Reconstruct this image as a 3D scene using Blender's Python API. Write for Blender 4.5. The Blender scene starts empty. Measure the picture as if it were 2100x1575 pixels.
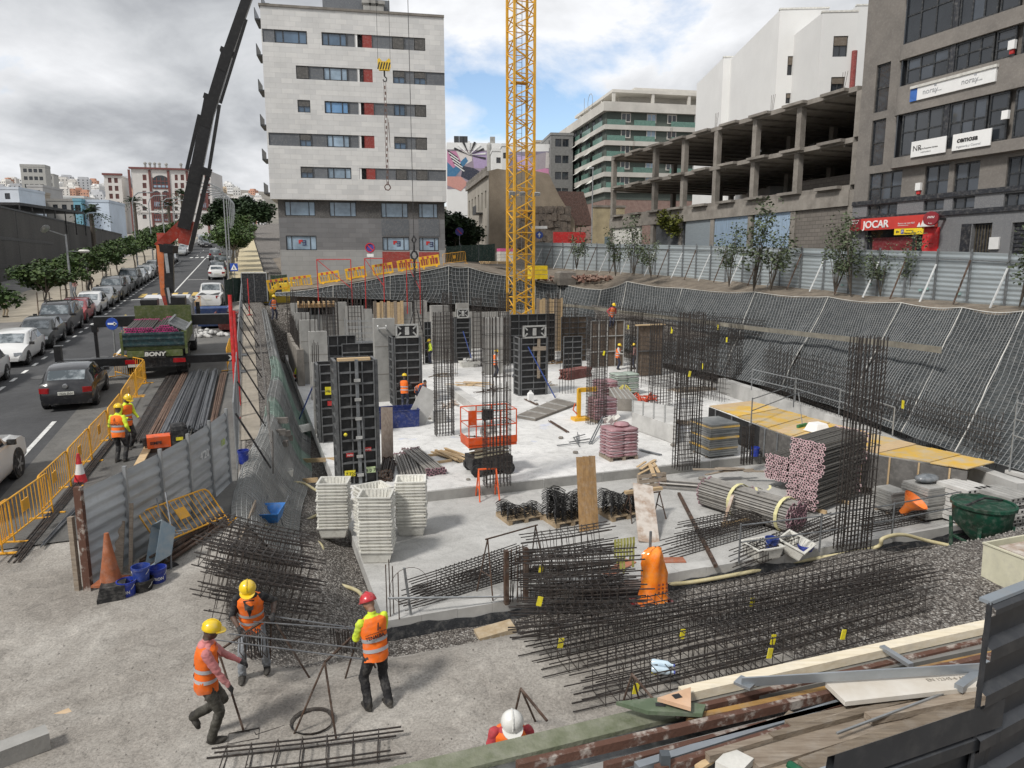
import bpy,bmesh,math,random
from mathutils import Vector as V,Matrix,noise
R=math.radians
rnd=random.Random(11)
sc=bpy.context.scene
COL=sc.collection
#camera, light, exposure
CAMZ=6.5;FPX=1470.0;PITCH=R(9.55)
cam=bpy.data.objects.new('camera',bpy.data.cameras.new('camera'));COL.objects.link(cam)
cam.location=(0,0,CAMZ);cam.rotation_euler=(R(90)-PITCH,0,0)
cam.data.sensor_width=36;cam.data.lens=36*FPX/2100;cam.data.clip_start=.1;cam.data.clip_end=9000
sc.camera=cam
sc.view_settings.view_transform='Standard';sc.view_settings.look='None'
sc.view_settings.gamma=1;sc.view_settings.use_curve_mapping=False
sc.view_settings.exposure=0.42
SUN_DIR=V((-.50,-.52,.80)).normalized()
sun=bpy.data.objects.new('sun',bpy.data.lights.new('sun','SUN'));COL.objects.link(sun)
sun.data.energy=2.3;sun.data.angle=R(9);sun.data.color=(1,.96,.9)
sun.rotation_euler=SUN_DIR.to_track_quat('Z','Y').to_euler()
W=bpy.data.worlds.new('World');sc.world=W;W.use_nodes=True
def build_world():
 nt=W.node_tree;N=nt.nodes;L=nt.links
 N.clear()
 def nd(t,**k):
  n=N.new(t)
  for a,b in k.items():setattr(n,a,b)
  return n
 def math_(op,a,b=None,clamp=False):
  n=nd('ShaderNodeMath',operation=op,use_clamp=clamp)
  for i,x in enumerate((a,b)):
   if x is None:continue
   if isinstance(x,(int,float)):n.inputs[i].default_value=x
   else:L.new(x,n.inputs[i])
  return n.outputs[0]
 def ramp(f,stops):
  n=nd('ShaderNodeValToRGB');cr=n.color_ramp
  while len(cr.elements)<len(stops):cr.elements.new(.5)
  for e,(p,c)in zip(cr.elements,stops):
   e.position=p;e.color=(c[0],c[1],c[2],1)if not isinstance(c,(int,float))else(c,c,c,1)
  L.new(f,n.inputs[0]);return n.outputs[0]
 out=nd('ShaderNodeOutputWorld');mix=nd('ShaderNodeMixShader')
 sky=nd('ShaderNodeTexSky',sky_type='NISHITA',sun_disc=False)
 sky.sun_elevation=math.asin(SUN_DIR.z);sky.sun_rotation=math.atan2(SUN_DIR.x,SUN_DIR.y)
 sky.air_density=1.0;sky.dust_density=.6
 b1=nd('ShaderNodeBackground');b1.inputs[1].default_value=.13;L.new(sky.outputs[0],b1.inputs[0])
 b2=nd('ShaderNodeBackground');b2.inputs[1].default_value=1.0
 tc=nd('ShaderNodeTexCoord');sp=nd('ShaderNodeSeparateXYZ');L.new(tc.outputs['Generated'],sp.inputs[0])
 den=math_('ADD',math_('MAXIMUM',sp.outputs[2],0.0),.34)
 px=math_('DIVIDE',sp.outputs[0],den);py=math_('DIVIDE',sp.outputs[1],den)
 cb=nd('ShaderNodeCombineXYZ');L.new(px,cb.inputs[0]);L.new(py,cb.inputs[1])
 n1=nd('ShaderNodeTexNoise');n1.inputs['Scale'].default_value=2.1;n1.inputs['Detail'].default_value=9;n1.inputs['Roughness'].default_value=.56;n1.inputs['Distortion'].default_value=.35
 off=nd('ShaderNodeVectorMath',operation='ADD');off.inputs[1].default_value=(3.3,1.7,.4);L.new(cb.outputs[0],off.inputs[0]);L.new(off.outputs[0],n1.inputs['Vector'])
 dot=nd('ShaderNodeVectorMath',operation='DOT_PRODUCT');L.new(tc.outputs['Generated'],dot.inputs[0])
 dot.inputs[1].default_value=V((.045,1,.20)).normalized()
 gap=ramp(dot.outputs['Value'],[(.965,0.0),(.998,.24)])
 dens=math_('SUBTRACT',n1.outputs['Fac'],gap)
 cover=ramp(dens,[(.215,0.0),(.345,1.0)])
 n2=nd('ShaderNodeTexNoise');n2.inputs['Scale'].default_value=2.6;n2.inputs['Detail'].default_value=8;n2.inputs['Roughness'].default_value=.55;n2.inputs['Distortion'].default_value=.3
 off2=nd('ShaderNodeVectorMath',operation='ADD');off2.inputs[1].default_value=(9.1,5.2,2.0);L.new(cb.outputs[0],off2.inputs[0]);L.new(off2.outputs[0],n2.inputs['Vector'])
 thick=math_('ADD',math_('MULTIPLY',dens,.55),math_('MULTIPLY',n2.outputs['Fac'],.6))
 ccol=ramp(thick,[(.42,(.74,.75,.77)),(.52,(.60,.61,.63)),(.61,(.475,.49,.51)),(.73,(.31,.322,.345))])
 L.new(ccol,b2.inputs[0])
 L.new(cover,mix.inputs[0]);L.new(b1.outputs[0],mix.inputs[1]);L.new(b2.outputs[0],mix.inputs[2]);L.new(mix.outputs[0],out.inputs[0])
build_world()
#places
ANG=R(19.9);CA,SA=math.cos(ANG),math.sin(ANG)
C0=V((-2.7,14.1,0));E1=V((CA,SA,0));E2=V((-SA,CA,0))
ZL,ZU,ZG=-.95,-.60,-1.36
def S(a,b,z=0.0):return V((C0.x+a*CA-b*SA,C0.y+a*SA+b*CA,z))
def ab(p):d=p-C0;return d.dot(E1),d.dot(E2)
def zr(y):return .0654*max(0.0,y-9.7)
def ray(u,v):
 x,z=(u-1050)/FPX,-(v-787.5)/FPX
 return V((x,math.cos(PITCH)+math.sin(PITCH)*z,-math.sin(PITCH)+math.cos(PITCH)*z))
def at(u,v,z=0.0):
 d=ray(u,v);t=(z-CAMZ)/d.z;return V((d.x*t,d.y*t,z))
def atr(u,v,up=0.0):
 d=ray(u,v);t=(CAMZ+.0654*9.7-up)/(.0654*d.y-d.z);p=d*t;return V((p.x,p.y,CAMZ+p.z))
def aty(u,v,y):d=ray(u,v);t=y/d.y;return V((d.x*t,y,CAMZ+d.z*t))
def ats(u,v,a):
 d=ray(u,v);t=(a+C0.dot(E1))/d.dot(E1);return V((d.x*t,d.y*t,CAMZ+d.z*t))
def atb(u,v,b):
 d=ray(u,v);t=(b+C0.dot(E2))/d.dot(E2);return V((d.x*t,d.y*t,CAMZ+d.z*t))
def zat(v,y):d=ray(1050,v);return CAMZ+d.z/d.y*y
#mesh helpers
class MB:
 def __init__(s):s.v=[];s.f=[];s.m=[];s.c=0;s.T=None
 def mat(s,i):s.c=i;return s
 def add(s,vs,fs):
  o=len(s.v)
  if s.T is not None:vs=[s.T@V(p)for p in vs]
  s.v.extend([tuple(p)for p in vs])
  for f in fs:s.f.append(tuple(i+o for i in f));s.m.append(s.c)
  return s
 def box(s,x0,x1,y0,y1,z0,z1):
  return s.add([(x0,y0,z0),(x1,y0,z0),(x1,y1,z0),(x0,y1,z0),(x0,y0,z1),(x1,y0,z1),(x1,y1,z1),(x0,y1,z1)],[(3,2,1,0),(4,5,6,7),(0,1,5,4),(1,2,6,5),(2,3,7,6),(3,0,4,7)])
 def cbox(s,c,sz,rz=0.0,rx=0.0,ry=0.0):
  Mx=Matrix.Translation(c)@Matrix.Rotation(rz,4,'Z')@Matrix.Rotation(ry,4,'Y')@Matrix.Rotation(rx,4,'X')
  x,y,z=sz[0]/2,sz[1]/2,sz[2]/2
  vs=[Mx@V(p)for p in((-x,-y,-z),(x,-y,-z),(x,y,-z),(-x,y,-z),(-x,-y,z),(x,-y,z),(x,y,z),(-x,y,z))]
  return s.add(vs,[(3,2,1,0),(4,5,6,7),(0,1,5,4),(1,2,6,5),(2,3,7,6),(3,0,4,7)])
 def beam(s,p,q,w,h,up=(0,0,1),w2=None,h2=None):
  p,q=V(p),V(q);d=(q-p).normalized();up=V(up)
  sx=d.cross(up)
  if sx.length<1e-4:sx=d.cross(V((0,1,0)))
  sx.normalize();sz=sx.cross(d).normalized();vs=[]
  for c,a,b in((p,w/2,h/2),(q,(w2 or w)/2,(h2 or h)/2)):
   vs+=[c-sx*a-sz*b,c+sx*a-sz*b,c+sx*a+sz*b,c-sx*a+sz*b]
  return s.add(vs,[(0,1,2,3),(7,6,5,4),(0,4,5,1),(1,5,6,2),(2,6,7,3),(3,7,4,0)])
 def tube(s,pts,r,n=6,closed=False,caps=True,taper=None):
  pts=[V(p)for p in pts];k=len(pts);vs=[];fs=[];prev=None
  for i,p in enumerate(pts):
   a=pts[(i-1)%k]if(closed or i>0)else p
   b=pts[(i+1)%k]if(closed or i<k-1)else p
   d=(b-a);d=d.normalized()if d.length>1e-9 else V((0,0,1))
   if prev is None:
    x=d.cross(V((0,0,1)))
    if x.length<1e-3:x=d.cross(V((0,1,0)))
   else:x=prev-d*prev.dot(d)
   x.normalize();prev=x;y=d.cross(x)
   rr=r if taper is None else r*(taper[i]if isinstance(taper,(list,tuple))else 1+(taper-1)*i/(k-1))
   for j in range(n):
    t=2*math.pi*(j+.5)/n;vs.append(p+x*(rr*math.cos(t))+y*(rr*math.sin(t)))
  for i in range(k if closed else k-1):
   for j in range(n):
    a,b=i*n+j,i*n+(j+1)%n;c,d2=((i+1)%k)*n+(j+1)%n,((i+1)%k)*n+j
    fs.append((d2,c,b,a))
  if caps and not closed:fs.append(tuple(range(n)));fs.append(tuple((k-1)*n+j for j in reversed(range(n))))
  return s.add(vs,fs)
 def bar(s,p,q,r,n=4):return s.tube((p,q),r,n)
 def lathe(s,prof,n=16,c=(0,0,0),cap=True):
  c=V(c);vs=[];fs=[];k=len(prof)
  for r,z in prof:
   for j in range(n):t=2*math.pi*j/n;vs.append(c+V((r*math.cos(t),r*math.sin(t),z)))
  for i in range(k-1):
   for j in range(n):fs.append((i*n+j,i*n+(j+1)%n,(i+1)*n+(j+1)%n,(i+1)*n+j))
  if cap:fs.append(tuple(reversed(range(n))));fs.append(tuple((k-1)*n+j for j in range(n)))
  return s.add(vs,fs)
 def loft(s,rings,caps=True,closed=True):
  n=len(rings[0]);vs=[p for r in rings for p in r];fs=[]
  for i in range(len(rings)-1):
   for j in range(n if closed else n-1):
    fs.append((i*n+j,i*n+(j+1)%n,(i+1)*n+(j+1)%n,(i+1)*n+j))
  if caps:fs.append(tuple(reversed(range(n))));fs.append(tuple((len(rings)-1)*n+j for j in range(n)))
  return s.add(vs,fs)
 def prism(s,poly,y0,y1):
  n=len(poly);vs=[(x,y0,z)for x,z in poly]+[(x,y1,z)for x,z in poly]
  return s.add(vs,[tuple(range(n)),tuple(range(2*n-1,n-1,-1))]+[(i,i+n,(i+1)%n+n,(i+1)%n)for i in range(n)])
 def slabp(s,poly,z0,z1):
  n=len(poly);vs=[(x,y,z0)for x,y in poly]+[(x,y,z1)for x,y in poly]
  return s.add(vs,[tuple(reversed(range(n))),tuple(range(n,2*n))]+[(i,(i+1)%n,(i+1)%n+n,i+n)for i in range(n)])
 def ell(s,c,rx,ry,rz,n=10,k=6,rot=None):
  vs=[];fs=[];c=V(c)
  for i in range(k+1):
   ph=math.pi*i/k
   for j in range(n):
    t=2*math.pi*j/n;p=V((rx*math.sin(ph)*math.cos(t),ry*math.sin(ph)*math.sin(t),-rz*math.cos(ph)))
    vs.append(c+(rot@p if rot is not None else p))
  for i in range(k):
   for j in range(n):fs.append((i*n+j,i*n+(j+1)%n,(i+1)*n+(j+1)%n,(i+1)*n+j))
  return s.add(vs,fs)
 def mesh(s,name,mats,smooth=None):
  me=bpy.data.meshes.new(name);me.from_pydata(s.v,[],s.f)
  for m in(mats if isinstance(mats,(list,tuple))else[mats]):me.materials.append(m)
  if any(s.m):me.polygons.foreach_set('material_index',s.m)
  if smooth:
   me.polygons.foreach_set('use_smooth',[True]*len(me.polygons));me.set_sharp_from_angle(angle=R(smooth))
  return me
 def build(s,name,mats,parent=None,smooth=None,stuff=False):
  return put(name,s.mesh(name,mats,smooth),parent,stuff=stuff)
def put(name,me,parent=None,loc=None,rot=None,scale=None,stuff=False):
 o=bpy.data.objects.new(name,me);COL.objects.link(o)
 if parent is not None:o.parent=parent
 if loc is not None:o.location=loc
 if rot is not None:o.rotation_euler=rot
 if scale is not None:o.scale=scale
 if stuff:o['kind']='stuff'
 return o
def tag(o,label,cat,group=None):
 o['label']=label;o['category']=cat
 if group:o['group']=group
 return o
def thing(name,label,cat,loc=(0,0,0),rz=0.0,group=None,rot=None):
 o=bpy.data.objects.new(name,None);COL.objects.link(o);o.empty_display_size=.2
 o.location=loc;o.rotation_euler=rot if rot is not None else(0,0,rz)
 return tag(o,label,cat,group)
def struct(o):o['kind']='structure';return o
KIDS={}
def copy_tree(o,label=None,loc=None,rz=None,parent=None,group=None):
 c=o.copy();COL.objects.link(c)
 if parent is not None:c.parent=parent
 if label:c['label']=label
 if group:c['group']=group
 if loc is not None:c.location=loc
 if rz is not None:c.rotation_euler=(0,0,rz)
 for ch in kids(o):copy_tree(ch,parent=c)
 return c
def kids(o):
 if o.name not in KIDS:KIDS[o.name]=list(o.children)
 return KIDS[o.name]
def towards(d):return math.atan2(-d.x,d.y)
#materials
MATS={}
def M(key,col,rough=.75,metal=0.0,var=.18,scale=2.5,bump=0.0,bscale=30,col2=None,det=6,rnd_=0.12,spec=.5,coat=0.0,alpha=1.0,trans=0.0,stretch=None,thr=None,dust=None):
 if key in MATS:return MATS[key]
 m=bpy.data.materials.new(key);MATS[key]=m;m.use_nodes=True
 nt=m.node_tree;N=nt.nodes;L=nt.links;b=N['Principled BSDF']
 b.inputs['Roughness'].default_value=rough;b.inputs['Metallic'].default_value=metal
 b.inputs['Specular IOR Level'].default_value=spec;b.inputs['Coat Weight'].default_value=coat
 if alpha<1:b.inputs['Alpha'].default_value=alpha
 if trans:b.inputs['Transmission Weight'].default_value=trans
 if len(col)==3:col=(*col,1)
 if var<=0 and col2 is None and rnd_<=0:
  b.inputs['Base Color'].default_value=col;return m
 tc=N.new('ShaderNodeTexCoord');vec=tc.outputs['Object']
 if stretch:
  mp=N.new('ShaderNodeMapping');mp.inputs['Scale'].default_value=stretch;L.new(vec,mp.inputs[0]);vec=mp.outputs[0]
 nz=N.new('ShaderNodeTexNoise');nz.inputs['Scale'].default_value=scale;nz.inputs['Detail'].default_value=det;nz.inputs['Roughness'].default_value=.62
 L.new(vec,nz.inputs['Vector'])
 cr=N.new('ShaderNodeValToRGB');L.new(nz.outputs['Fac'],cr.inputs[0])
 lo,hi=thr or(.32,.68)
 cr.color_ramp.elements[0].position=lo;cr.color_ramp.elements[1].position=hi
 c2=(*col2,1)if col2 else tuple(min(1,x*(1+var))for x in col[:3])+(1,)
 cr.color_ramp.elements[0].color=col if col2 else tuple(x*(1-var)for x in col[:3])+(1,)
 cr.color_ramp.elements[1].color=c2
 src=cr.outputs[0]
 if rnd_>0:
  oi=N.new('ShaderNodeObjectInfo');mr=N.new('ShaderNodeMapRange');mr.inputs['To Min'].default_value=1-rnd_;mr.inputs['To Max'].default_value=1+rnd_
  L.new(oi.outputs['Random'],mr.inputs[0]);mx=N.new('ShaderNodeMix');mx.data_type='RGBA';mx.blend_type='MULTIPLY';mx.inputs[0].default_value=1
  L.new(src,mx.inputs[6]);L.new(mr.outputs[0],mx.inputs[7]);src=mx.outputs[2]
 if dust is None:dust=0 if(spec>=.7 or spec<=.3 or key.startswith(('leaf','glass')))else .06 if(coat>=.5 or key.startswith(('sign','far','white','cloud')))else .30
 if dust:
  n3=N.new('ShaderNodeTexNoise');n3.inputs['Scale'].default_value=7;n3.inputs['Detail'].default_value=7;n3.inputs['Roughness'].default_value=.7;L.new(tc.outputs['Object'],n3.inputs['Vector'])
  m3=N.new('ShaderNodeMapRange');m3.inputs['From Min'].default_value=.48;m3.inputs['From Max'].default_value=.72;m3.inputs['To Max'].default_value=dust;L.new(n3.outputs['Fac'],m3.inputs[0])
  x3=N.new('ShaderNodeMix');x3.data_type='RGBA';L.new(m3.outputs[0],x3.inputs[0]);L.new(src,x3.inputs[6]);x3.inputs[7].default_value=(.36,.345,.32,1);src=x3.outputs[2]
 L.new(src,b.inputs['Base Color'])
 if bump:
  nb=N.new('ShaderNodeTexNoise');nb.inputs['Scale'].default_value=bscale;nb.inputs['Detail'].default_value=5;L.new(vec,nb.inputs['Vector'])
  bp=N.new('ShaderNodeBump');bp.inputs['Strength'].default_value=bump;bp.inputs['Distance'].default_value=.02
  L.new(nb.outputs['Fac'],bp.inputs['Height']);L.new(bp.outputs[0],b.inputs['Normal'])
 return m
rust=M('rusty_steel',(.055,.036,.027),.85,.2,col2=(.125,.068,.042),scale=6,thr=(.4,.75))
rebar=M('dark_rebar',(.045,.042,.042),.6,.5,col2=(.085,.064,.052),scale=5,thr=(.4,.75))
rebar_new=M('grey_rebar',(.115,.125,.14),.5,.6,col2=(.20,.205,.215),scale=3)
rebar_rust=M('brown_rebar',(.13,.085,.065),.8,.3,col2=(.20,.125,.09),scale=3)
rust_bad=M('flaking_rust',(.105,.05,.034),.9,.1,col2=(.36,.315,.28),scale=7,thr=(.53,.63),bump=.4,det=9)
rust_orange=M('orange_rust',(.12,.065,.035),.85,.1,col2=(.42,.24,.07),scale=3,thr=(.4,.62),bump=.3,stretch=(.4,3,3))
steel=M('galvanised_steel',(.36,.375,.385),.45,.55,var=.2,scale=5)
steel_d=M('dull_steel',(.20,.21,.22),.55,.5,var=.3,scale=5)
iron=M('black_iron',(.022,.022,.024),.5,.3,var=.3)
conc=M('concrete',(.30,.295,.28),.9,var=.22,scale=1.3,bump=.25,bscale=18)
conc_d=M('old_concrete',(.15,.135,.118),.92,col2=(.27,.248,.22),scale=1.0,bump=.3,bscale=10)
conc_l=M('pale_concrete',(.46,.455,.44),.88,var=.2,scale=1.1,bump=.2,bscale=14)
wood=M('weathered_wood',(.20,.155,.115),.85,col2=(.36,.30,.235),scale=3,stretch=(1,9,9),bump=.3,bscale=12)
wood_y=M('fresh_timber',(.44,.30,.155),.8,col2=(.60,.45,.27),scale=2.5,stretch=(1,10,10),bump=.2,bscale=12)
wood_b=M('brown_plank',(.22,.125,.05),.75,col2=(.36,.22,.095),scale=2,stretch=(6,6,.7))
wood_w=M('cement_washed_plank',(.33,.24,.18),.85,col2=(.55,.50,.45),scale=3,thr=(.4,.6))
ply_b=M('black_form_ply',(.016,.016,.017),.55,col2=(.035,.034,.033),scale=5,thr=(.5,.8),dust=.07)
ply_brown=M('brown_form_ply',(.09,.062,.043),.8,col2=(.17,.125,.09),scale=3)
deck_y=M('yellow_form_board',(.62,.38,.055),.65,col2=(.50,.41,.27),scale=1.6,thr=(.40,.62))
yellow=M('yellow_paint',(.78,.43,.02),.45,var=.12,scale=4)
yellow_b=M('barrier_yellow',(.72,.36,.025),.5,var=.15,scale=4,rnd_=.08)
orange=M('orange_paint',(.72,.10,.012),.5,var=.18,scale=4)
red=M('red_paint',(.50,.022,.022),.5,var=.2,scale=4)
pink=M('pink_paint',(.62,.10,.27),.6,var=.35,scale=14)
pink_p=M('pale_pink_paint',(.70,.35,.42),.65,col2=(.66,.60,.58),scale=16)
white=M('white_paint',(.78,.78,.77),.5,var=.05,scale=3)
offwhite=M('dirty_white',(.62,.61,.57),.7,var=.18,scale=6)
blue=M('blue_plastic',(.012,.035,.30),.45,var=.25,scale=5)
blue_l=M('blue_paint',(.022,.16,.46),.5,var=.3,scale=6)
black=M('black_rubber',(.016,.016,.017),.8,var=.25)
glass_d=M('dark_glass',(.022,.026,.032),.06,0,var=.3,scale=.6,spec=.8)
glass_b=M('blue_glass',(.075,.125,.19),.08,0,var=.4,scale=.5,spec=.8)
glass_l=M('curtained_glass',(.27,.36,.45),.12,0,var=.3,scale=.8,spec=.7)
vest_o=M('orange_vest',(.90,.17,.012),.8,var=.12,scale=5,bump=.3,bscale=9)
vest_f=M('faded_orange_vest',(.80,.19,.055),.85,var=.15,scale=5)
hivis=M('lime_cloth',(.58,.72,.04),.8,var=.12)
reflect=M('reflective_tape',(.50,.51,.54),.4,.25,var=.12)
yel_tag=M('yellow_tag',(.72,.62,.02),.7,var=.25,scale=9)
#ground materials
def nodes_of(m):nt=m.node_tree;return nt,nt.nodes,nt.links,nt.nodes['Principled BSDF']
def tex(N,L,kind,vec,**k):
 n=N.new(kind)
 for a,b in k.items():n.inputs[a].default_value=b
 L.new(vec,n.inputs['Vector']);return n
def rampn(N,L,f,stops):
 n=N.new('ShaderNodeValToRGB');cr=n.color_ramp
 while len(cr.elements)<len(stops):cr.elements.new(.5)
 for e,(p,c)in zip(cr.elements,stops):
  e.position=p;e.color=(*c,1)if isinstance(c,tuple)else(c,c,c,1)
 L.new(f,n.inputs[0]);return n.outputs[0]
def mixc(N,L,f,a,b,mode='MIX'):
 n=N.new('ShaderNodeMix');n.data_type='RGBA';n.blend_type=mode
 for i,x in((0,f),(6,a),(7,b)):
  if isinstance(x,(int,float)):n.inputs[i].default_value=x
  elif isinstance(x,tuple):n.inputs[i].default_value=(*x,1)
  else:L.new(x,n.inputs[i])
 return n.outputs[2]
def ground_mat():
 m=bpy.data.materials.new('yard_ground');m.use_nodes=True;nt,N,L,b=nodes_of(m)
 tc=N.new('ShaderNodeTexCoord').outputs['Object']
 big=tex(N,L,'ShaderNodeTexNoise',tc,Scale=.42,Detail=7,Roughness=.62,Distortion=.5).outputs['Fac']
 mid=tex(N,L,'ShaderNodeTexNoise',tc,Scale=3.1,Detail=9,Roughness=.7,Distortion=.9).outputs['Fac']
 fine=tex(N,L,'ShaderNodeTexNoise',tc,Scale=26,Detail=5,Roughness=.75).outputs['Fac']
 dust=rampn(N,L,big,[(.28,(.212,.194,.172)),(.45,(.298,.276,.248)),(.58,(.372,.349,.317)),(.72,(.475,.452,.418))])
 dust=mixc(N,L,.75,dust,rampn(N,L,mid,[(.30,.50),(.42,.88),(.58,1.05),(.71,1.36)]),'MULTIPLY')
 dust=mixc(N,L,.85,dust,rampn(N,L,fine,[(.3,.55),(.5,.98),(.7,1.35)]),'MULTIPLY')
 vo=tex(N,L,'ShaderNodeTexVoronoi',tc,Scale=26.0);vo2=tex(N,L,'ShaderNodeTexVoronoi',tc,Scale=47.0)
 hs=N.new('ShaderNodeSeparateColor');L.new(vo.outputs['Color'],hs.inputs[0])
 gcol=rampn(N,L,hs.outputs[0],[(.0,(.085,.075,.068)),(.45,(.185,.168,.152)),(.8,(.30,.275,.25)),(.97,(.52,.50,.47))])
 gcol=mixc(N,L,.9,gcol,rampn(N,L,vo.outputs['Distance'],[(.0,1.25),(.35,.95),(.75,.35)]),'MULTIPLY')
 gcol=mixc(N,L,.6,gcol,rampn(N,L,mid,[(.3,.7),(.7,1.2)]),'MULTIPLY')
 at_=N.new('ShaderNodeAttribute');at_.attribute_name='gravel'
 ad=N.new('ShaderNodeMath');ad.operation='ADD';L.new(at_.outputs['Fac'],ad.inputs[0])
 sc_=N.new('ShaderNodeMath');sc_.operation='MULTIPLY_ADD';L.new(mid,sc_.inputs[0]);sc_.inputs[1].default_value=.9;sc_.inputs[2].default_value=-.45;L.new(sc_.outputs[0],ad.inputs[1])
 g=rampn(N,L,ad.outputs[0],[(.38,0.0),(.62,1.0)])
 L.new(mixc(N,L,g,dust,gcol),b.inputs['Base Color']);b.inputs['Roughness'].default_value=.95;b.inputs['Specular IOR Level'].default_value=.2
 h1=N.new('ShaderNodeMath');h1.operation='MULTIPLY_ADD';L.new(fine,h1.inputs[0]);h1.inputs[1].default_value=.35;L.new(mid,h1.inputs[2])
 hm=mixc(N,L,g,h1.outputs[0],vo.outputs['Distance'])
 bp=N.new('ShaderNodeBump');bp.inputs['Strength'].default_value=.7;bp.inputs['Distance'].default_value=.05;L.new(hm,bp.inputs['Height']);L.new(bp.outputs[0],b.inputs['Normal'])
 return m
def slab_mat(name,lo,hi,stain,bl=0.0):
 m=bpy.data.materials.new(name);m.use_nodes=True;nt,N,L,b=nodes_of(m)
 tc=N.new('ShaderNodeTexCoord').outputs['Object']
 big=tex(N,L,'ShaderNodeTexNoise',tc,Scale=.35,Detail=6,Roughness=.6,Distortion=.6).outputs['Fac']
 mid=tex(N,L,'ShaderNodeTexNoise',tc,Scale=1.7,Detail=9,Roughness=.7,Distortion=1.2).outputs['Fac']
 fine=tex(N,L,'ShaderNodeTexNoise',tc,Scale=22,Detail=4,Roughness=.7).outputs['Fac']
 c=rampn(N,L,big,[(.3,lo),(.62,hi)])
 c=mixc(N,L,.8,c,rampn(N,L,mid,[(.28,stain),(.40,.84),(.52,1.0),(.72,1.1)]),'MULTIPLY')
 c=mixc(N,L,.7,c,rampn(N,L,fine,[(.32,.72),(.5,1.0),(.7,1.15)]),'MULTIPLY')
 if bl:
  bn=tex(N,L,'ShaderNodeTexNoise',tc,Scale=.9,Detail=3,Roughness=.5).outputs['Fac']
  c=mixc(N,L,rampn(N,L,bn,[(.66,0.0),(.74,bl)]),c,(.40,.47,.72))
 L.new(c,b.inputs['Base Color']);b.inputs['Roughness'].default_value=.85;b.inputs['Specular IOR Level'].default_value=.3
 bp=N.new('ShaderNodeBump');bp.inputs['Strength'].default_value=.25;bp.inputs['Distance'].default_value=.02;L.new(fine,bp.inputs['Height']);L.new(bp.outputs[0],b.inputs['Normal'])
 return m
yard_m=ground_mat()
slab_u=slab_mat('pale_slab',(.54,.535,.52),(.72,.715,.70),.48,.35)
slab_l=slab_mat('grey_slab',(.36,.355,.34),(.47,.465,.45),.70)
asphalt=slab_mat('asphalt',(.058,.059,.062),(.082,.083,.086),.75)
asph_worn=slab_mat('worn_asphalt',(.10,.098,.094),(.165,.16,.15),.6)
tile_m=M('pavement_tiles',(.30,.265,.215),.9,var=.2,scale=1.5)
earth=M('brown_earth',(.11,.088,.066),.95,col2=(.24,.20,.155),scale=1.2,bump=.8,bscale=6)
#ground sheet
def sm(t):t=max(0.0,min(1.0,t));return t*t*(3-2*t)
def berm_foot(b):return-1.7+1.0*sm((b-4)/10)+.45*sm((b-13)/8)
def gh(a,b):
 p=S(a,b);z0=zr(p.y);outer=z0
 if a>24:outer=z0-.4
 if b>44.9 and a>-1.2:outer=z0-.3
 foot=berm_foot(b);top=foot-1.15
 fl=sm((a-top)/(foot-top));fr=1-sm((a-24.2)/1.0)
 ff=sm((b+3.6)/2.8);fb=1-sm((b-44.4)/.5)
 flo=ZG+(.55-.2*sm((b-8)/8))*(1-sm((a+1.2)/1.15))
 z=outer+(flo-outer)*fl*fr*ff*fb
 if-20<a<26 and-14<b<3:z+=noise.fractal(p*.8,.9,2.1,4)*.035
 return z
def gravel_at(a,b):
 w=noise.noise(S(a,b)*.5)*.5
 if a<-2.6:return max(0.0,sm((a+4.0+w)/1.5)*sm((b+2.8)/.8))*(1 if b<3 else 0)*(.4 if a<-3 else 1)
 lim=-3.1 if a<3 else-3.1-3.9*sm((a-3)/4.5)
 return sm((b-lim+w)/.9)
def lines(*segs):
 r=[]
 for s in segs:
  if isinstance(s,tuple):x=s[0];
  if isinstance(s,tuple):
   while x<s[1]-1e-6:r.append(x);x+=s[2]
  else:r.append(s)
 return r
LA=lines(-2500,-900,-350,-150,-80,-50,-40,-30,(-26,-9,1.0),(-9,-3,.35),(-3,.6,.2),(.6,24,.5),24.2,24.5,25.2,26,28,32,40,60,100,200,500,2500)
LB=lines(-600,-150,-60,-30,-20,-16,(-13,1,.3),(1,20,.8),(20,44.4,2),44.4,44.65,44.9,46,50,60,80,120,200,400,900,2500)
vs=[S(a,b,gh(a,b))for b in LB for a in LA];na=len(LA)
fs=[(j*na+i,j*na+i+1,(j+1)*na+i+1,(j+1)*na+i)for j in range(len(LB)-1)for i in range(na-1)]
me=bpy.data.meshes.new('ground');me.from_pydata([tuple(v)for v in vs],[],fs);me.materials.append(yard_m)
ga=me.attributes.new('gravel','FLOAT','POINT');ga.data.foreach_set('value',[gravel_at(a,b)for b in LB for a in LA])
me.polygons.foreach_set('use_smooth',[True]*len(me.polygons));struct(put('ground',me))
def strip(name,a0,a1,bs,up,mat,na_=1,th=0.0):
 mb=MB();n=na_+1
 vs=[S(a0+(a1-a0)*i/na_,b,0)for b in bs for i in range(n)]
 vs=[(p.x,p.y,zr(p.y)+up)for p in vs]
 mb.add(vs,[(j*n+i,j*n+i+1,(j+1)*n+i+1,(j+1)*n+i)for j in range(len(bs)-1)for i in range(na_)])
 if th:
  for e in(0,na_):
   o=len(mb.v);k=len(bs)
   mb.add([vs[j*n+e]for j in range(k)]+[(vs[j*n+e][0],vs[j*n+e][1],vs[j*n+e][2]-th)for j in range(k)],[(j,j+1,j+1+k,j+k)for j in range(k-1)])
 return struct(mb.build(name,mat))
BS=lines((-14,60,2.0),(60,240,10))+[240,300,420]
strip('road',-14.6,-8.6,lines((1,60,2.0),(60,240,10))+[240,300,420],.03,asphalt)
strip('road',-8.6,-4.6,lines((9,60,3),(60,240,10))+[240,420],.03,asphalt)
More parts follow.
